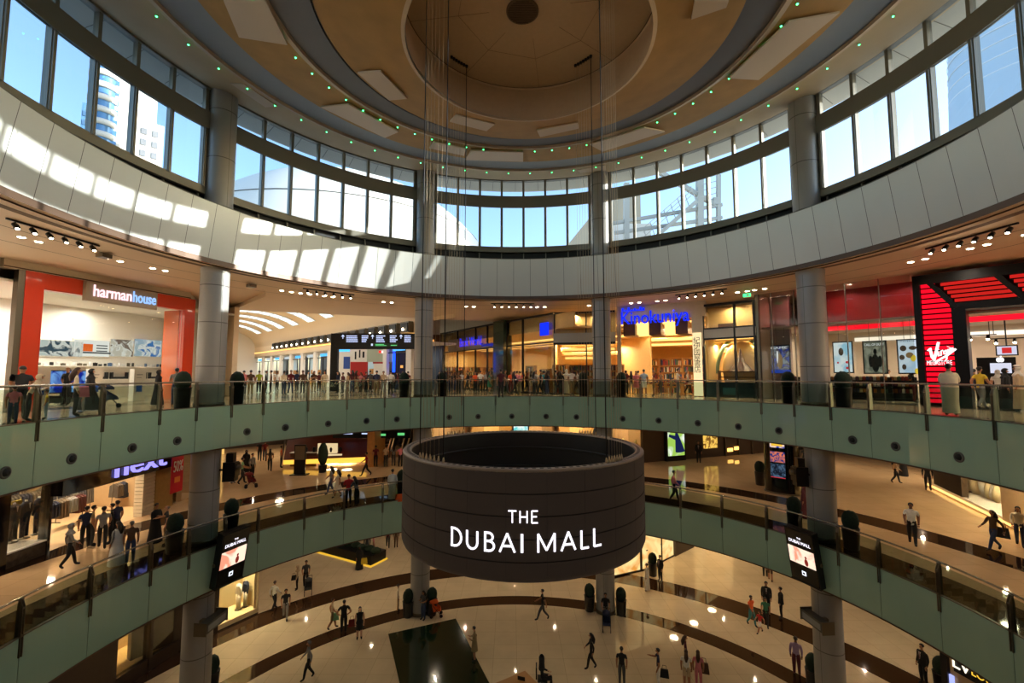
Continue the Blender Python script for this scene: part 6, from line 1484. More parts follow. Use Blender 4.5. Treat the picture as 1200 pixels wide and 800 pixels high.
def hand_mesh(mb,wr,ha,side,skin,hold):
    """palm rounded by the body mesh; five separate bent fingers here"""
    mb.use(skin); d=(ha-wr).normalized(); up=Vector((0,0,1)) if abs(d.z)<.8 else Vector((0,1,0)); s=d.cross(up).normalized(); n=s.cross(d).normalized()
    L=[.062,.072,.068,.054]
    for i in range(4):
        b=ha+s*((i-1.5)*.019)+d*.016; c1=b+d*L[i]*.5-n*.006; c2=c1+(d*.7-n*(.75 if hold else .35)).normalized()*L[i]*.5; mb.tube([b,c1,c2],[.010,.009,.007],5)
    b=wr+(ha-wr)*.55+s*(-side)*.030; mb.tube([b,b+(d*.6+s*(-side)*.7).normalized()*.035,b+(d*.9+s*(-side)*.5).normalized()*.062],[.012,.010,.008],5)
nperson=[0]
def person(pos,face,pose='stand',h=1.75,build=1.0,top='white',bottom='black',style='trousers',sleeve='short',hair='short',hc=0,skin=1,label='',group=None,cat='person',shoe='black',name='person'):
    key=(pose,round(build,1)); vs,fs,reg,J=POSES[key]
    mb=MB(); sk=m_skins[skin]; T_=cl(top); B_=cl(bottom); S_=cl(shoe)
    mats=[sk,T_,B_,S_]; 
    for m in mats: mb.use(m)
    mb.v=[tuple(v) for v in vs]; mb.f=list(fs); mb.sm=[True]*len(fs)
    fi=[]
    for r,t in reg:
        if r in('head','neck'): m=sk
        elif r=='torso': m=T_
        elif r=='hips': m=B_
        elif r=='uarm': m=sk if (sleeve=='none' or (sleeve=='short' and t>.62)) else T_
        elif r=='farm': m=T_ if (sleeve=='long' and t<.92) else sk
        elif r=='hand': m=sk
        elif r=='thigh': m=sk if (style=='shorts' and t>.85) else B_
        elif r=='shin': m=sk if style in('shorts','skirt','dress') and t<.9 else B_
        else: m=S_
        fi.append(mb.mats.index(m))
    mb.m=fi
    hd=J['head']; jw=J['jaw']
    # face: nose, brow, eyes, mouth, ears
    mb.use(sk); mb.ell((0,hd.y+.094,hd.z-.028),(.012,.018,.020),6,5); 
    for s in (-1,1): mb.ell((s*.079,hd.y-.002,hd.z-.02),(.010,.02,.03),6,5)
    mb.use(m_eye)
    for s in (-1,1): mb.ell((s*.031,hd.y+.083,hd.z+.000),(.011,.008,.006),6,4)
    mb.use(m_lipm); mb.ell((0,hd.y+.082,hd.z-.064),(.022,.010,.006),6,4)
    for k,s in (('l',-1),('r',1)): hand_mesh(mb,J['wr'+k],J['ha'+k],s,sk,pose in('phone','push','lean'))
    o=mb.build(name); 
    # hair and headwear
    q=MB()
    if hair in('short','long','bald'):
        q.use(m_hairs[hc]); zc=hd.z+.018
        def cap(p):
            p=p.copy()
            if p.y>.02 and p.z<.035: p.y=.02+(p.y-.02)*.25; p.z*=.6
            if p.z<-.03: p.x*=.82; p.y*=.85
            return p
        if hair=='bald': q.ell((0,hd.y-.02,hd.z-.01),(.086,.09,.06),12,8,fn=lambda p:Vector((p.x,min(p.y,.02),p.z)))
        else: q.ell((0,hd.y-.008,zc),(.092,.108,.098),14,10,fn=cap)
        if hair=='long':
            q.tube([(0,hd.y-.06,zc),(0,hd.y-.10,zc-.12),(0,J['neck0'].y-.12,J['neck0'].z-.02),(0,J['neck0'].y-.14,J['neck0'].z-.2)],[.08,.095,.10,.04],10)
        hb=q.build('hair',o)
    elif hair in('headscarf','ghutra'):
        q.use(cl('white' if hair=='ghutra' else (bottom if style=='abaya' else top)) if hair!='scarfw' else cl('white'))
        hc_=q.mats[0]
        def hood(p):
            p=p.copy()
            if p.y>.03 and -.085<p.z<.06: p.y=.03+(p.y-.03)*.1
            return p
        q.ell((0,hd.y-.004,hd.z+.005),(.106,.122,.125),16,12,fn=hood)
        q.lathe([(.09,-.10),(.105,-.16),(.17,-.235),(.205,-.30),(.16,-.33)],(0,(J['neck0'].y+hd.y)/2-.01,hd.z),16,flat=.8,cap=False)
        if hair=='ghutra': q.use(m_black); q.tube([(.100*math.cos(a),hd.y-.004+.115*math.sin(a),hd.z+.062) for a in [2*math.pi*i/14 for i in range(15)]],.012,5)
        q.build('headdress' if hair=='ghutra' else 'headscarf',o)
    # long garments
    def skirt(prof,m,nm):
        g=MB().use(m); n=22; V=[];F=[]
        for z,rx,ry,yo in prof:
            for k in range(n):
                a=2*math.pi*k/n; w=1+(.05*math.sin(a*6+z*3) if z<.8 else 0); V.append((rx*w*math.cos(a),yo+ry*w*math.sin(a),z))
        for i in range(len(prof)-1):
            for k in range(n): k2=(k+1)%n; F.append((i*n+k,i*n+k2,(i+1)*n+k2,(i+1)*n+k))
        g.add(V,F,smooth=True); return g.build(nm,o)
    cy_=J['chest'].y*.6; e=.10 if pose in('walk','stride','push') else 0; bb=build
    if style=='thobe': skirt([(1.44,.15*bb,.09,J['neck0'].y*.9),(1.34,.20*bb,.135*bb,cy_),(1.1,.185*bb,.14*bb,cy_*.6),(.92,.195*bb,.15*bb,0),(.5,.20,.17+e,0),(.10,.22,.19+e*1.6,0)],T_,'robe')
    if style=='abaya': skirt([(1.46,.12,.09,J['neck0'].y*.9),(1.38,.205,.13,cy_),(1.1,.20,.15,cy_*.6),(.9,.215,.165,0),(.5,.25,.22+e,0),(.04,.30,.27+e*1.6,0)],B_,'robe')
    if style=='dress': skirt([(1.3,.175,.125,cy_),(1.1,.15,.115,0),(.9,.185,.145,0),(.55,.23,.19+e,0)],T_,'dress')
    if style=='skirt': skirt([(1.06,.15,.12,0),(.9,.18,.145,0),(.45,.24,.2+e,0)],B_,'skirt')
    if style=='suit':
        g=MB().use(T_); n=18; prof=[(1.43,.15,.09),(1.36,.205,.135),(1.1,.18,.13),(.86,.205,.15)]; V=[];F=[]
        for z,rx,ry in prof:
            for k in range(n): a=R_(100)+R_(340)*k/(n-1); V.append((rx*math.cos(a),cy_+ry*math.sin(a),z))
        for i in range(len(prof)-1):
            for k in range(n-1): F.append((i*n+k,i*n+k+1,(i+1)*n+k+1,(i+1)*n+k))
        g.add(V,F,smooth=True); g.build('jacket',o)
        g=MB().use(cl('white')); g.add([(-.05,.118+cy_,1.42),(.05,.118+cy_,1.42),(.012,.142+cy_,1.12),(-.012,.142+cy_,1.12)],[(3,2,1,0)]); g.use(cl('dark red')); g.add([(-.014,.124+cy_,1.42),(.014,.124+cy_,1.42),(.018,.15+cy_,1.14),(-.018,.15+cy_,1.14)],[(3,2,1,0)]); g.build('shirt_and_tie',o)
    o.location=pos; o.rotation_euler=(0,0,face); s=h/1.75; o.scale=(s,s,s)
    tag(o,label,cat,group); return o
harvest([(p,b) for p in ('stand','walk','stride','phone','lean','hips','cross','reach','push','sit') for b in (1.0,1.2)])
def facing(pos,how):
    """'away','toward','left','right' or degrees, seen from the camera"""
    d=Vector((pos.x-CX,pos.y-CY,0)); base=math.atan2(-d.x,d.y)   # +y rotated to point away from the viewer
    return base+R_({'away':0,'left':90,'toward':180,'right':-90,'aleft':45,'aright':-45,'tleft':135,'tright':-135}.get(how,how if not isinstance(how,str) else 0))
def ppl(rows,zf):
    for r in rows:
        u,v,how,pose,h,top,bot,style,sl,hair,lab=r[:11]; kw=r[11] if len(r)>11 else {}
        R=kw.pop('R',None)
        if R: th,_=pR(u,440,R); pos=P(R,th,zf)
        else: pos=pz(u,v,zf)
        gr=kw.pop('group',None)
        person(pos,facing(pos,how),pose,h,kw.pop('b',1.0),top,bot,style,sl,hair,label=lab,group=gr,**kw)
S='short';LG='long'
ppl([
(321,715,'aright','walk',1.75,'white','black','trousers',LG,'short','man in a white shirt walking on the ground floor near the bright corner window',dict(hc=1)),
(334,726,'toward','walk',1.75,'black','grey','trousers',S,'short','man in a black shirt and grey trousers walking beside the white shirted man'),
(348,691,'left','stand',1.6,'beige','black','trousers',LG,'headscarf','woman in a beige top with a bag, before the man with the stroller',dict(skin=0)),
(358,688,'toward','push',1.78,'dark grey','black','trousers',S,'short','man in dark clothes pushing a stroller on the ground floor'),
(389,737,'right','walk',1.7,'beige','khaki','shorts',S,'short','man in a beige top and shorts with a green bag, walking',dict(hc=1)),
(402.5,742,'away','hips',1.8,'black','black','trousers',S,'short','man all in black standing with hands on hips on the ground floor',dict(b=1.2)),
(421,748,'toward','stand',1.68,'black','black','dress','none','long','woman in a short black dress standing beside the man in black',dict(skin=0)),
(361,796,'left','walk',1.75,'grey','black','trousers',LG,'short','man in a grey shirt walking alone on the inner ring, lower left',dict(hc=2)),
(421,667,'toward','stand',1.65,'black','black','abaya',LG,'headscarf','woman in black carrying a yellow bag beneath the first gallery'),
(437.5,652,'right','stand',1.68,'pink','dark grey','trousers',S,'short','person in a pink top standing beyond the long flower bench'),
(454.5,641,'toward','walk',1.7,'dark red','black','trousers',S,'short','person in a dark red top half hidden under the gallery edge, left of the drum'),
(464,641,'toward','stand',1.7,'brown','brown','trousers',LG,'short','person in brown half hidden under the gallery edge beside the drum'),
(430,650,'away','stand',1.72,'dark grey','dark grey','trousers',LG,'short','person in dark grey under the gallery edge behind the woman with the yellow bag'),
(466,716,'right','stand',1.6,'cream','beige','trousers',LG,'short','person in pale clothes leaning by the plant left of the column'),
(496,726,'tleft','phone',1.68,'dark grey','jeans blue','trousers',S,'long','woman with long dark hair in jeans looking at a phone beside the column'),
(636,727,'left','stride',1.78,'black','dark grey','trousers',S,'short','man in black striding left below the drum'),
(556,774,'left','phone',1.68,'khaki','black','dress',LG,'short','person in a tan coat looking down at a phone on the dark green panel',dict(hc=0)),
(693,784,'left','walk',1.7,'black','black','trousers',LG,'long','woman with long hair all in black walking left below the drum'),
(729,803,'away','stand',1.72,'black','dark grey','trousers',S,'short','man in a black top seen from behind at the bottom edge, right of the drum'),
(772,806,'left','reach',1.75,'navy','white','trousers',S,'short','young man in a navy tee and white trousers reaching out an arm'),
(710,730,'toward','push',1.7,'black','grey','trousers',S,'short','person in black bending over a stroller at the column right of centre'),
(758.5,692,'left','stand',1.78,'white','white','thobe',LG,'short','man in a long white robe in front of the glowing onyx wall',dict(shoe='black')),
(774,681,'tleft','stand',1.78,'black','black','suit',LG,'short','man in a black suit standing by the glowing onyx wall'),
(635,806,'right','sit',1.75,'black','black','suit',LG,'bald','bald man in a black jacket seated at the desk at the bottom centre',dict(hc=0,skin=0)),
(805,806,'away','stand',1.68,'white','beige','shorts',S,'long','woman with very long brown hair and a white top seen from behind',dict(hc=1)),
(804,786,'right','stand',1.66,'maroon','black','trousers',S,'long','woman in a maroon top standing behind the long haired woman',dict(hc=1)),
(819,806,'away','stand',1.66,'pink','pink','trousers',S,'long','woman in pink with long fair brown hair and a shoulder bag',dict(hc=1)),
(881,733,'tright','walk',1.68,'orange','teal','trousers',S,'short','person in an orange shirt and teal trousers walking',dict(skin=2)),
(891,742,'tleft','stride',1.2,'red','white','shorts',S,'short','child in a red top and white shorts walking between the adults'),
(898,734,'toward','walk',1.62,'green','black','trousers',S,'short','person in a dark green top walking behind the child in red'),
(899,718,'toward','stand',1.85,'black','black','suit',LG,'short','tall man in a black suit and red tie facing the camera, right',dict(b=1.2)),
(916,725,'left','stand',1.82,'black','black','suit',LG,'short','man in a black suit standing sideways nearest the right column'),
(897,676,'away','stand',1.72,'black','black','trousers',S,'short','person in black partly hidden under the gallery left of the rear column',dict()),
(903,681,'away','walk',1.7,'dark grey','brown','shorts',S,'short','person in shorts partly hidden under the gallery left of the rear column'),
(934,791,'away','stand',1.78,'lilac','maroon','trousers',LG,'short','man in a lilac shirt with hands behind his back, lower right',dict(b=1.2,skin=2)),
(1083,802,'tleft','stand',1.82,'black','black','suit',LG,'short','guard in a black suit and red tie standing at the lower right'),
],F0+.0)
ppl([
(80,665,'right','walk',1.64,'grey','black','trousers',LG,'headscarf','woman in a pale headscarf and patterned top walking past the suit window',dict()),
(99,642,'away','stand',1.74,'navy','black','trousers',S,'short','man in navy at the left of the group outside the clothing shop'),
(107,640,'right','stand',1.72,'khaki','dark grey','trousers',S,'short','man in khaki in the group outside the clothing shop'),
(119,643,'away','walk',1.76,'grey','black','trousers',S,'short','man in a grey shirt walking into the clothing shop'),
(129,637,'left','stand',1.72,'black','black','trousers',LG,'short','man in black behind the grey shirted man'),
(135,634,'aleft','stand',1.76,'navy','black','trousers',S,'short','man in dark navy at the right of the group outside the clothing shop'),
(136,662,'aleft','stand',1.66,'grey','white','abaya',LG,'long','woman in a pale grey robe standing behind the lower railing, left'),
(152,660,'away','stand',1.62,'brown','jeans blue','trousers',S,'short','person with fair hair in a brown top and jeans at the lower railing',dict(hc=2)),
(181,636,'tright','cross',1.7,'black','black','abaya',LG,'short','person in long black clothes talking by the slatted pier'),
(194,640,'left','reach',1.74,'dark grey','khaki','trousers',S,'bald','bald man in dark grey talking by the slatted pier',dict(hc=2,skin=0)),
(272,566,'tright','stand',1.8,'white','white','thobe',LG,'ghutra','man in a white robe and headdress near the left column, first gallery'),
(283,567,'right','push',1.76,'pale green','black','trousers',S,'short','man in a pale green shirt pushing a red stroller'),
(295,560,'tright','stand',1.74,'grey','black','trousers',LG,'short','man in a grey shirt beside the red stroller'),
(288,553,'toward','stand',1.64,'black','black','abaya',LG,'headscarf','woman in black behind the man in pale green'),
(304,540,'toward','walk',1.72,'black','black','trousers',S,'short','person in black far along the first gallery, left of the red shirt'),
(310,540,'toward','walk',1.7,'dark red','dark grey','trousers',S,'short','person in a dark red shirt far along the first gallery'),
(316,552,'away','walk',1.68,'brown','black','trousers',S,'long','woman in brown walking away along the first gallery'),
(329,548,'right','stand',1.72,'orange','dark grey','trousers',S,'short','man in an orange shirt at the end of the cafe kiosk'),
(429,558,'left','stride',1.72,'red','black','trousers',S,'short','person in red striding before the cafe kiosk'),
(387.5,579,'left','walk',1.7,'grey','jeans blue','trousers',S,'long','woman in a grey top and blue jeans walking beside the cream dress'),
(395.5,583,'left','walk',1.66,'cream','cream','dress',S,'long','woman in a short cream dress walking on the first gallery'),
(408,592,'away','lean',1.74,'red','black','trousers',LG,'short','man in a red shirt leaning on the lower railing left of the drum'),
(418,592,'aleft','lean',1.66,'dark grey','black','trousers',LG,'long','woman in dark clothes leaning on the lower railing beside the red shirt'),
(459.5,586,'away','stand',1.8,'white','white','thobe',LG,'short','man in a white robe at the lower railing next to the drum'),
(440,547,'away','stand',1.7,'dark red','black','trousers',S,'short','person in dark red at the foot of the left escalator'),
(452,547,'away','stand',1.7,'beige','black','trousers',S,'short','person in beige at the foot of the middle escalator'),
(461,546,'away','stand',1.64,'grey','dark grey','trousers',S,'long','woman in grey boarding the escalator'),
(469,547,'away','stand',1.72,'pink','black','trousers',S,'short','person in a pale pink top boarding the right escalator'),
(819,542,'toward','stand',1.8,'black','black','suit',LG,'short','man in a black suit standing before the dark shopfront'),
(790.5,587,'right','walk',1.76,'pink','black','trousers',LG,'short','man in a pink shirt walking right of the drum',dict(b=1.2)),
(943.5,607,'left','stand',1.68,'maroon','maroon','abaya',LG,'headscarf','woman in a maroon robe standing left of the right column'),
(935,612,'toward','stand',1.0,'dark red','black','trousers',S,'short','small child in dark red at the railing beside the maroon robe',dict(hc=0)),
(943.5,549,'toward','stand',1.72,'black','black','trousers',LG,'short','person in black far behind the black kiosk pillar'),
(948,552,'left','stand',1.7,'dark grey','black','trousers',S,'short','person in dark grey far behind the black kiosk pillar'),
(1050,566,'right','walk',1.7,'beige','black','trousers',LG,'long','woman in a beige top walking on the first gallery, right of the column'),
(1059,558,'away','stand',1.62,'black','black','abaya',LG,'headscarf','woman in a black robe beyond the beige top'),
(1088,574,'toward','stand',1.76,'black','black','trousers',LG,'short','man in black standing before the dark wall at the right'),
(1070,638,'toward','walk',1.78,'white','black','trousers',S,'short','heavy man in a white polo shirt walking toward the camera, first gallery right',dict(b=1.2,skin=2)),
(1166,646,'tleft','stride',1.68,'brown','jeans blue','trousers',LG,'long','woman with long hair in a brown jacket striding by the gold window',dict()),
(1196,640,'toward','walk',1.68,'cream','navy','trousers',LG,'long','woman in a cream jumper and dark trousers at the far right of the first gallery'),
],F1)
# upper gallery
U=[
(22,492,'away','lean',1.78,'black','dark grey','trousers',S,'short','man in a black tee seen from behind at the far left railing',dict(b=1.2)),
(14,497,'away','stand',1.12,'pink','jeans blue','trousers',S,'short','small child in pink at the far left railing'),
(31,494,'right','lean',1.5,'cream','dark grey','trousers',LG,'headscarf','woman in a cream top stooping at the far left railing'),
(53,491,'left','stand',.95,'yellow','pale blue','trousers',S,'short','toddler in a yellow top behind the upper railing, left'),
(77,475,'tleft','hips',1.8,'black','black','trousers',S,'bald','bald bearded man in black at the entrance of the orange shop',dict(b=1.2,hc=2)),
(87,488,'right','stand',1.68,'cream','dark grey','trousers',LG,'long','woman with long brown hair and a pink bag before the orange shop',dict(hc=1)),
(104,481,'right','push',1.66,'black','black','abaya',LG,'headscarf','woman in a black robe pushing a stroller before the orange shop'),
(97,484,'left','stand',1.0,'pale green','grey','trousers',S,'short','child in pale green beside the black robe'),
(184,475,'right','stand',1.64,'black','black','abaya',LG,'headscarf','woman in a black robe alone before the right side of the orange shop'),
(205,475,'away','phone',1.76,'grey','jeans blue','trousers',S,'short','man in a grey shirt and jeans beside the potted plant left of the column'),
(285,462,'away','lean',1.78,'pink','dark grey','trousers',LG,'short','man in a pale pink shirt seen from behind right of the left column',dict(b=1.2,skin=0)),
(293,463,'away','stand',1.74,'brown','khaki','trousers',S,'short','man in brown next to the pale pink shirt'),
(303,460,'away','stand',1.74,'yellow green','black','trousers',S,'short','man in a yellow green shirt on the upper gallery, left'),
(311,461,'right','stand',1.72,'black','black','trousers',LG,'short','man in black between the yellow green and brown shirts'),
(317,461,'left','stand',1.74,'brown','black','trousers',LG,'short','man in a brown jacket right of the yellow green shirt'),
(275,461,'away','stand',1.66,'dark red','black','trousers',S,'long','woman in dark red right behind the left column'),
(380,459,'toward','stand',1.74,'cream','cream','trousers',LG,'short','man in cream clothes facing the camera left of the directory post'),
(441,462,'away','lean',1.78,'navy','khaki','trousers',LG,'short','man in a navy shirt and khaki trousers leaning at the upper railing'),
(457.5,463,'away','lean',1.76,'white','black','trousers',LG,'short','man in a white shirt leaning at the upper railing beside the navy shirt'),
(449,460,'toward','stand',1.7,'beige','grey','trousers',LG,'short','person in beige between the navy and white shirts'),
(548,459,'left','walk',1.74,'black','dark grey','trousers',LG,'short','man in black walking left behind the upper railing, centre left'),
(557,460,'toward','stand',1.66,'orange','black','trousers',S,'long','woman in an orange top left of the green dress'),
(563,460,'away','stand',1.74,'white','black','trousers',S,'short','man in a white shirt left of the green dress'),
(569,459,'toward','stand',1.72,'grey','black','trousers',S,'short','man in grey just left of the green dress'),
(573.5,461,'right','stand',1.66,'green','green','dress',S,'long','woman in a green dress behind the upper railing'),
(587,466,'away','stand',1.78,'maroon','black','trousers',S,'short','man in maroon leaning near the green marble pier'),
(599,461,'toward','stand',1.7,'orange','dark red','trousers',S,'short','man in orange right of the green marble pier'),
(606,460,'away','stand',1.72,'pink','black','trousers',S,'short','person in pink behind the upper railing at the centre'),
(612,460,'left','stand',1.68,'red','black','trousers',S,'long','woman in red behind the upper railing at the centre'),
(617,460,'right','walk',1.7,'brown','dark grey','trousers',LG,'short','man in brown walking right at the centre'),
(628,461,'toward','stand',1.72,'white','dark grey','trousers',S,'short','man in a white tee left of the backpack'),
(633.5,463,'left','walk',1.76,'black','black','trousers',S,'short','man in black with a backpack at the centre'),
(637.5,462,'away','stand',1.7,'teal','black','trousers',S,'short','person in teal right of the backpack'),
(652,462,'right','stand',1.74,'grey','dark grey','trousers',S,'short','man in light grey with his hands full, right of the teal top'),
(664,462,'away','stand',1.8,'cream','cream','thobe',LG,'ghutra','man in a cream robe and headdress behind the upper railing'),
(677,463,'left','stride',1.76,'white','black','trousers',S,'short','man in a white shirt striding left, left of the column'),
(622,459,'away','stand',1.66,'beige','beige','dress',S,'long','woman in a beige dress behind the men at the centre'),
(645,459,'left','stand',1.7,'dark red','black','trousers',S,'short','person in dark red before the curved shop window'),
(734,463,'away','stand',1.72,'dark red','black','trousers',S,'short','man in dark red right of the column right of centre'),
(740,462,'away','stand',1.68,'black','grey','trousers',S,'long','woman in black at the left of the bookshop entrance'),
(746,463,'toward','stand',1.68,'pink','white','dress',S,'long','woman in a pink and white dress at the bookshop entrance'),
(755,464,'away','stand',1.78,'pale blue','white','shorts',S,'short','man in a pale blue shirt and white shorts before the bookshop',dict(b=1.2)),
(766.5,464,'left','stand',1.72,'dark red','khaki','shorts',S,'short','man in a red check shirt and shorts before the bookshop',dict(hc=2)),
(795,465,'right','reach',1.8,'white','grey','trousers',S,'short','man in a white shirt standing by the lit sign column'),
(860,461,'toward','stand',1.66,'black','black','abaya',LG,'headscarf','woman in black inside the display window right of the bookshop'),
(873,459,'left','walk',1.7,'grey','black','trousers',S,'short','man in grey inside the display window right of the bookshop'),
(1043,467,'right','stand',1.72,'white','black','trousers',S,'short','man in a white shirt between the poster screens and the portal'),
(1038,463,'away','stand',1.7,'brown','black','trousers',S,'long','woman in brown beneath the soldier poster'),
(1072,472,'right','phone',1.66,'black','dark red','trousers',LG,'long','woman with long hair in black beside the black portal'),
(1115,487,'away','cross',1.82,'cream','cream','thobe',LG,'short','large man in a pale grey robe seen from behind before the red slats',dict(b=1.2)),
(1137,476,'left','stand',1.74,'black','black','trousers',LG,'short','man in black at the portal opening, left of the yellow shirt'),
(1151,480,'aright','walk',1.76,'yellow','grey','trousers',S,'short','man in a yellow shirt and grey trousers at the portal opening'),
(1144,473,'away','stand',1.72,'navy','black','trousers',LG,'short','man in navy deeper in the portal opening'),
(1162,472,'away','stand',1.74,'red','black','trousers',S,'short','man in a bright red shirt before the black display stand'),
(1172,476,'away','stand',1.64,'white','black','trousers',S,'headscarf','woman in a white top and headscarf behind the red shirt'),
(1181,480,'right','stand',1.68,'black','black','abaya',LG,'headscarf','woman in a black robe right of the yellow shirt'),
(1196,482,'left','stand',1.8,'beige','beige','thobe',LG,'ghutra','man in a beige robe at the far right edge of the upper gallery'),
]
ppl(U,F2)
# background crowd, too small to tell apart
random.seed(11)
def crowd(us,Rr,lab,grp,cols,pz_=F2):
    for u in us:
        R=random.uniform(*Rr); th,_=pR(u,440,R); pos=P(R,th,pz_); 
        person(pos,random.uniform(0,6.28),random.choice(['stand','walk','phone','stand']),random.uniform(1.58,1.82),1.0,random.choice(cols),random.choice(['black','dark grey','black','jeans blue','khaki']),'trousers',random.choice(['short','long']),random.choice(['short','short','long']),hc=random.choice([0,0,0,1]),skin=random.choice([0,1,2,1]),label=lab,group=grp)
dk=['black','dark grey','maroon','navy','brown','dark red','grey','white']
crowd([515,518,521,525,529,533,537,541],(21,25),'one of the small figures crowded at the left end of the corridor bookshop','crowd before the corridor bookshop',dk)
crowd([396,402,408,413,418,423,429,434,466,472,478],(23,27),'one of the small distant figures crowded beneath the directory board','crowd beneath the directory board',dk+['pink','beige'])
crowd([266,270,325,333,341,348,355,361,368,374],(24,34),'one of the small distant figures in the long vaulted hall','crowd in the long hall',dk+['white','cream','orange'])
crowd([592,603,609,626,641,657,670,683],(17.2,18.0),'one of the small distant figures close to the curved bookshop glass','crowd along the bookshop glass',dk+['beige','pink','teal'])
crowd([733,748,762,774,786,806],(20.5,23),'one of the small distant figures inside the main bookshop','customers inside the main bookshop',dk+['white','beige'])
def cr1(pts,lab,grp,zf):
    for u,v in pts:
        pos=pz(u,v,zf); person(pos,random.uniform(0,6.28),random.choice(['stand','walk']),random.uniform(1.6,1.8),1.0,random.choice(dk),'black','trousers','long',random.choice(['short','long']),skin=1,label=lab,group=grp)
cr1([(520,512),(528,514),(545,511),(575,512),(640,512),(655,511),(668,512),(690,513),(712,516),(743,524),(752,523)],'one of the small figures seen over the drum rim','crowd beyond the drum on the first gallery',F1)
# ------------------------------------------------------------------ strollers and bags
def stroller(pos,rz,label,colr):
    t=thing('stroller',label,'stroller',pos,rz); mb=MB().use(m_black)
    for sx in (-.22,.22): mb.tube([(sx,-.42,1.02),(sx,-.1,.6),(sx,.3,.12)],.016,6); mb.tube([(sx,-.28,.1),(sx,.1,.55)],.016,6)
    mb.tube([(-.22,-.42,1.02),(.22,-.42,1.02)],.018,6); mb.build('frame',t)
    mb=MB().use(cl(colr)); mb.add([(-.2,-.15,.35),(.2,-.15,.35),(.2,.3,.38),(-.2,.3,.38),(-.2,-.3,.9),(.2,-.3,.9),(-.2,.25,.5),(.2,.25,.5)],[(0,1,2,3),(0,4,5,1),(0,3,6,4),(1,5,7,2),(3,2,7,6)]); mb.ell((0,-.14,.82),(.22,.28,.2),12,8,fn=lambda p:Vector((p.x,p.y,max(p.z,-.02)))); mb.build('seat',t)
    for sx in (-.22,.22):
        for sy in (-.28,.3):
            mb=MB().use(m_black); mb.lathe([(.095,-.02),(.1,0),(.095,.02)],n=16,M=Matrix.Translation((sx,sy,.1))@Matrix.Rotation(R_(90),4,'Y')); mb.build('wheel',t)
    return t
for u,v,zf,how,lab_,c in ((361,696,F0,'toward','dark stroller pushed on the ground floor at the left','dark grey'),(711,738,F0,'toward','dark stroller before the column right of centre','navy'),(511,722,F0,'right','orange stroller beside the plant right of the column','orange'),(294,571,F1,'right','red stroller on the first gallery near the left column','dark red'),(128,478,F2,'right','navy stroller before the orange shop','navy')):
    pos=pz(u,v,zf); stroller(pos,facing(pos,how),lab_,c)
def bag(u,v,zf,z,label,col,s=1.0):
    pos=pz(u,v,zf); pos.z=zf+z; t=thing('bag',label,'bag',pos,facing(pos,'away')); mb=MB().use(cl(col)); w,h,d=.17*s,.15*s,.06*s
    mb.add([(-w,-d,-h),(w,-d,-h),(w,d,-h),(-w,d,-h),(-w*.8,-d*.5,h),(w*.8,-d*.5,h),(w*.8,d*.5,h),(-w*.8,d*.5,h)],[(3,2,1,0),(4,5,6,7),(0,1,5,4),(1,2,6,5),(2,3,7,6),(3,0,4,7)]); mb.build('body',t)
    mb=MB().use(m_black); mb.tube([(-w*.5,0,h),(-w*.4,0,h+.14*s),(w*.4,0,h+.14*s),(w*.5,0,h)],.01,6); mb.build('handle',t)
bag(426.5,667,F0,.62,'yellow shopping bag held by the woman in black','yellow',1.4)
bag(392,737,F0,.7,'pale green bag carried by the man in beige shorts','pale green',1.3)
bag(412,746,F0,.75,'dark red shoulder bag of the woman in the short black dress','dark red',1.2)
bag(93.5,487,F2,.85,'bright pink bag of the long haired woman before the orange shop','pink',1.3)
bag(825,803,F0,.8,'pinkish brown shoulder bag of the woman in pink','brown',1.5)
bag(344,690,F0,.75,'black handbag of the woman in beige','black')
bag(467.5,587,F1,.2,'orange and white bag standing at the lower railing next to the drum','orange',1.4)
bag(1176,645,F1,.75,'dark folder bag under the arm of the striding woman','dark grey',1.4)
bag(206.5,474,F2,1.15,'black strap bag of the man in grey','black',.9)
bag(779,803,F0,.55,'black bag hanging beside the young man in navy','black',1.2)

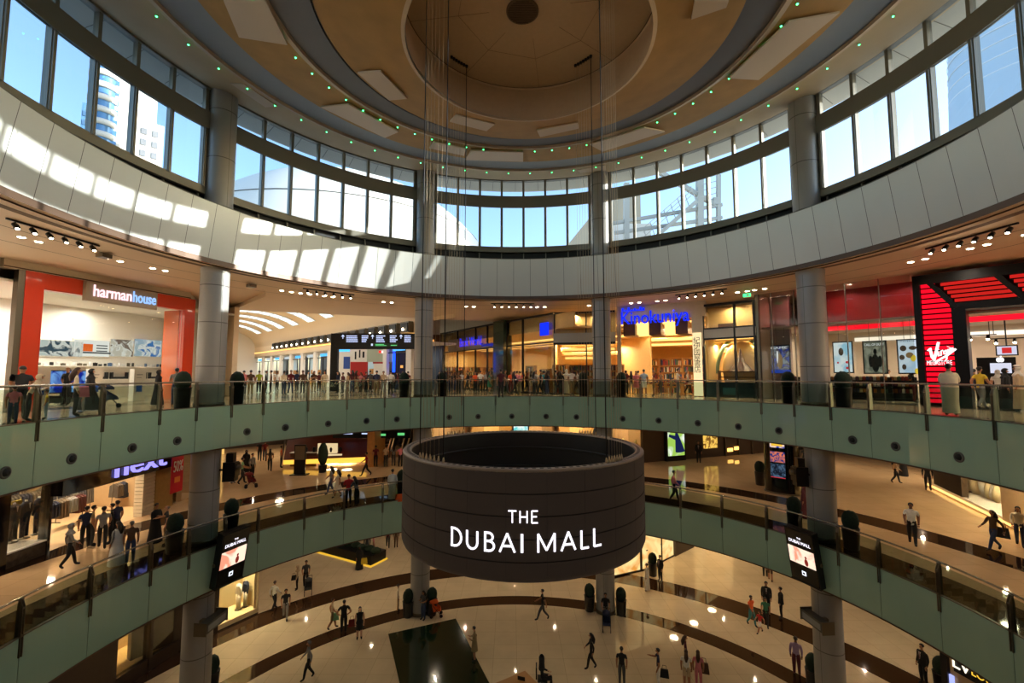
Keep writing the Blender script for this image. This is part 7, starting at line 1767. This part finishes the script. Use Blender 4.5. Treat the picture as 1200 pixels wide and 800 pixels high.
c=pz(635,806,0); t=thing('office_chair','black office chair under the bald man at the desk','chair',c,facing(c,'right')); mb=MB().use(m_black); mb.box(-.24,.24,-.2,.26,.38,.44); mb.build('seat',t); mb=MB().use(m_black); mb.box(-.22,.22,-.28,-.22,.5,1.0); mb.box(-.03,.03,-.28,-.22,.4,.55); mb.build('backrest',t); mb=MB().use(m_steel); mb.tube([(0,0,.06),(0,0,.38)],.03,8)
for k in range(5): a=R_(72*k); mb.tube([(0,0,.1),(.28*math.cos(a),.28*math.sin(a),.03)],.02,6)
mb.build('base',t)
SKY_STR=.6; SUN_E=14.0
# ================================================================== world, sun, camera
w=bpy.data.worlds.new('World'); scene.world=w; w.use_nodes=True; nt=w.node_tree; nt.nodes.clear()
sk=nt.nodes.new('ShaderNodeTexSky'); sk.sky_type='NISHITA'; sk.sun_disc=False; sk.sun_elevation=R_(14); sk.sun_rotation=R_(87); sk.air_density=1.0; sk.dust_density=1.6; sk.ozone_density=2.0
bg=nt.nodes.new('ShaderNodeBackground'); bg.inputs['Strength'].default_value=SKY_STR
ow=nt.nodes.new('ShaderNodeOutputWorld'); nt.links.new(sk.outputs[0],bg.inputs[0]); nt.links.new(bg.outputs[0],ow.inputs[0])
az,el=R_(87),R_(12); sv=Vector((math.cos(el)*math.sin(az),math.cos(el)*math.cos(az),math.sin(el)))
L=bpy.data.lights.new('sun','SUN'); L.energy=SUN_E; L.color=(1,.94,.84); L.angle=R_(.4)
o=bpy.data.objects.new('sun',L); COL.objects.link(o); o.rotation_euler=sv.to_track_quat('Z','Y').to_euler(); o.location=(60,10,60)
cam=bpy.data.cameras.new('camera'); cam.sensor_width=36; cam.lens=FPX/1200*36; cam.clip_start=.05; cam.clip_end=2000
co=bpy.data.objects.new('camera',cam); COL.objects.link(co); co.location=(CX,CY,EYE); co.rotation_euler=(math.pi/2+PIT,0,0); scene.camera=co
vs_=scene.view_settings; vs_.view_transform='Standard'; vs_.look='None'; vs_.exposure=0; vs_.gamma=1; vs_.use_curve_mapping=False
cy=scene.cycles; cy.max_bounces=7; cy.diffuse_bounces=4; cy.glossy_bounces=4; cy.transparent_max_bounces=24; cy.caustics_reflective=False; cy.caustics_refractive=False; cy.sample_clamp_indirect=6; cy.use_denoising=True
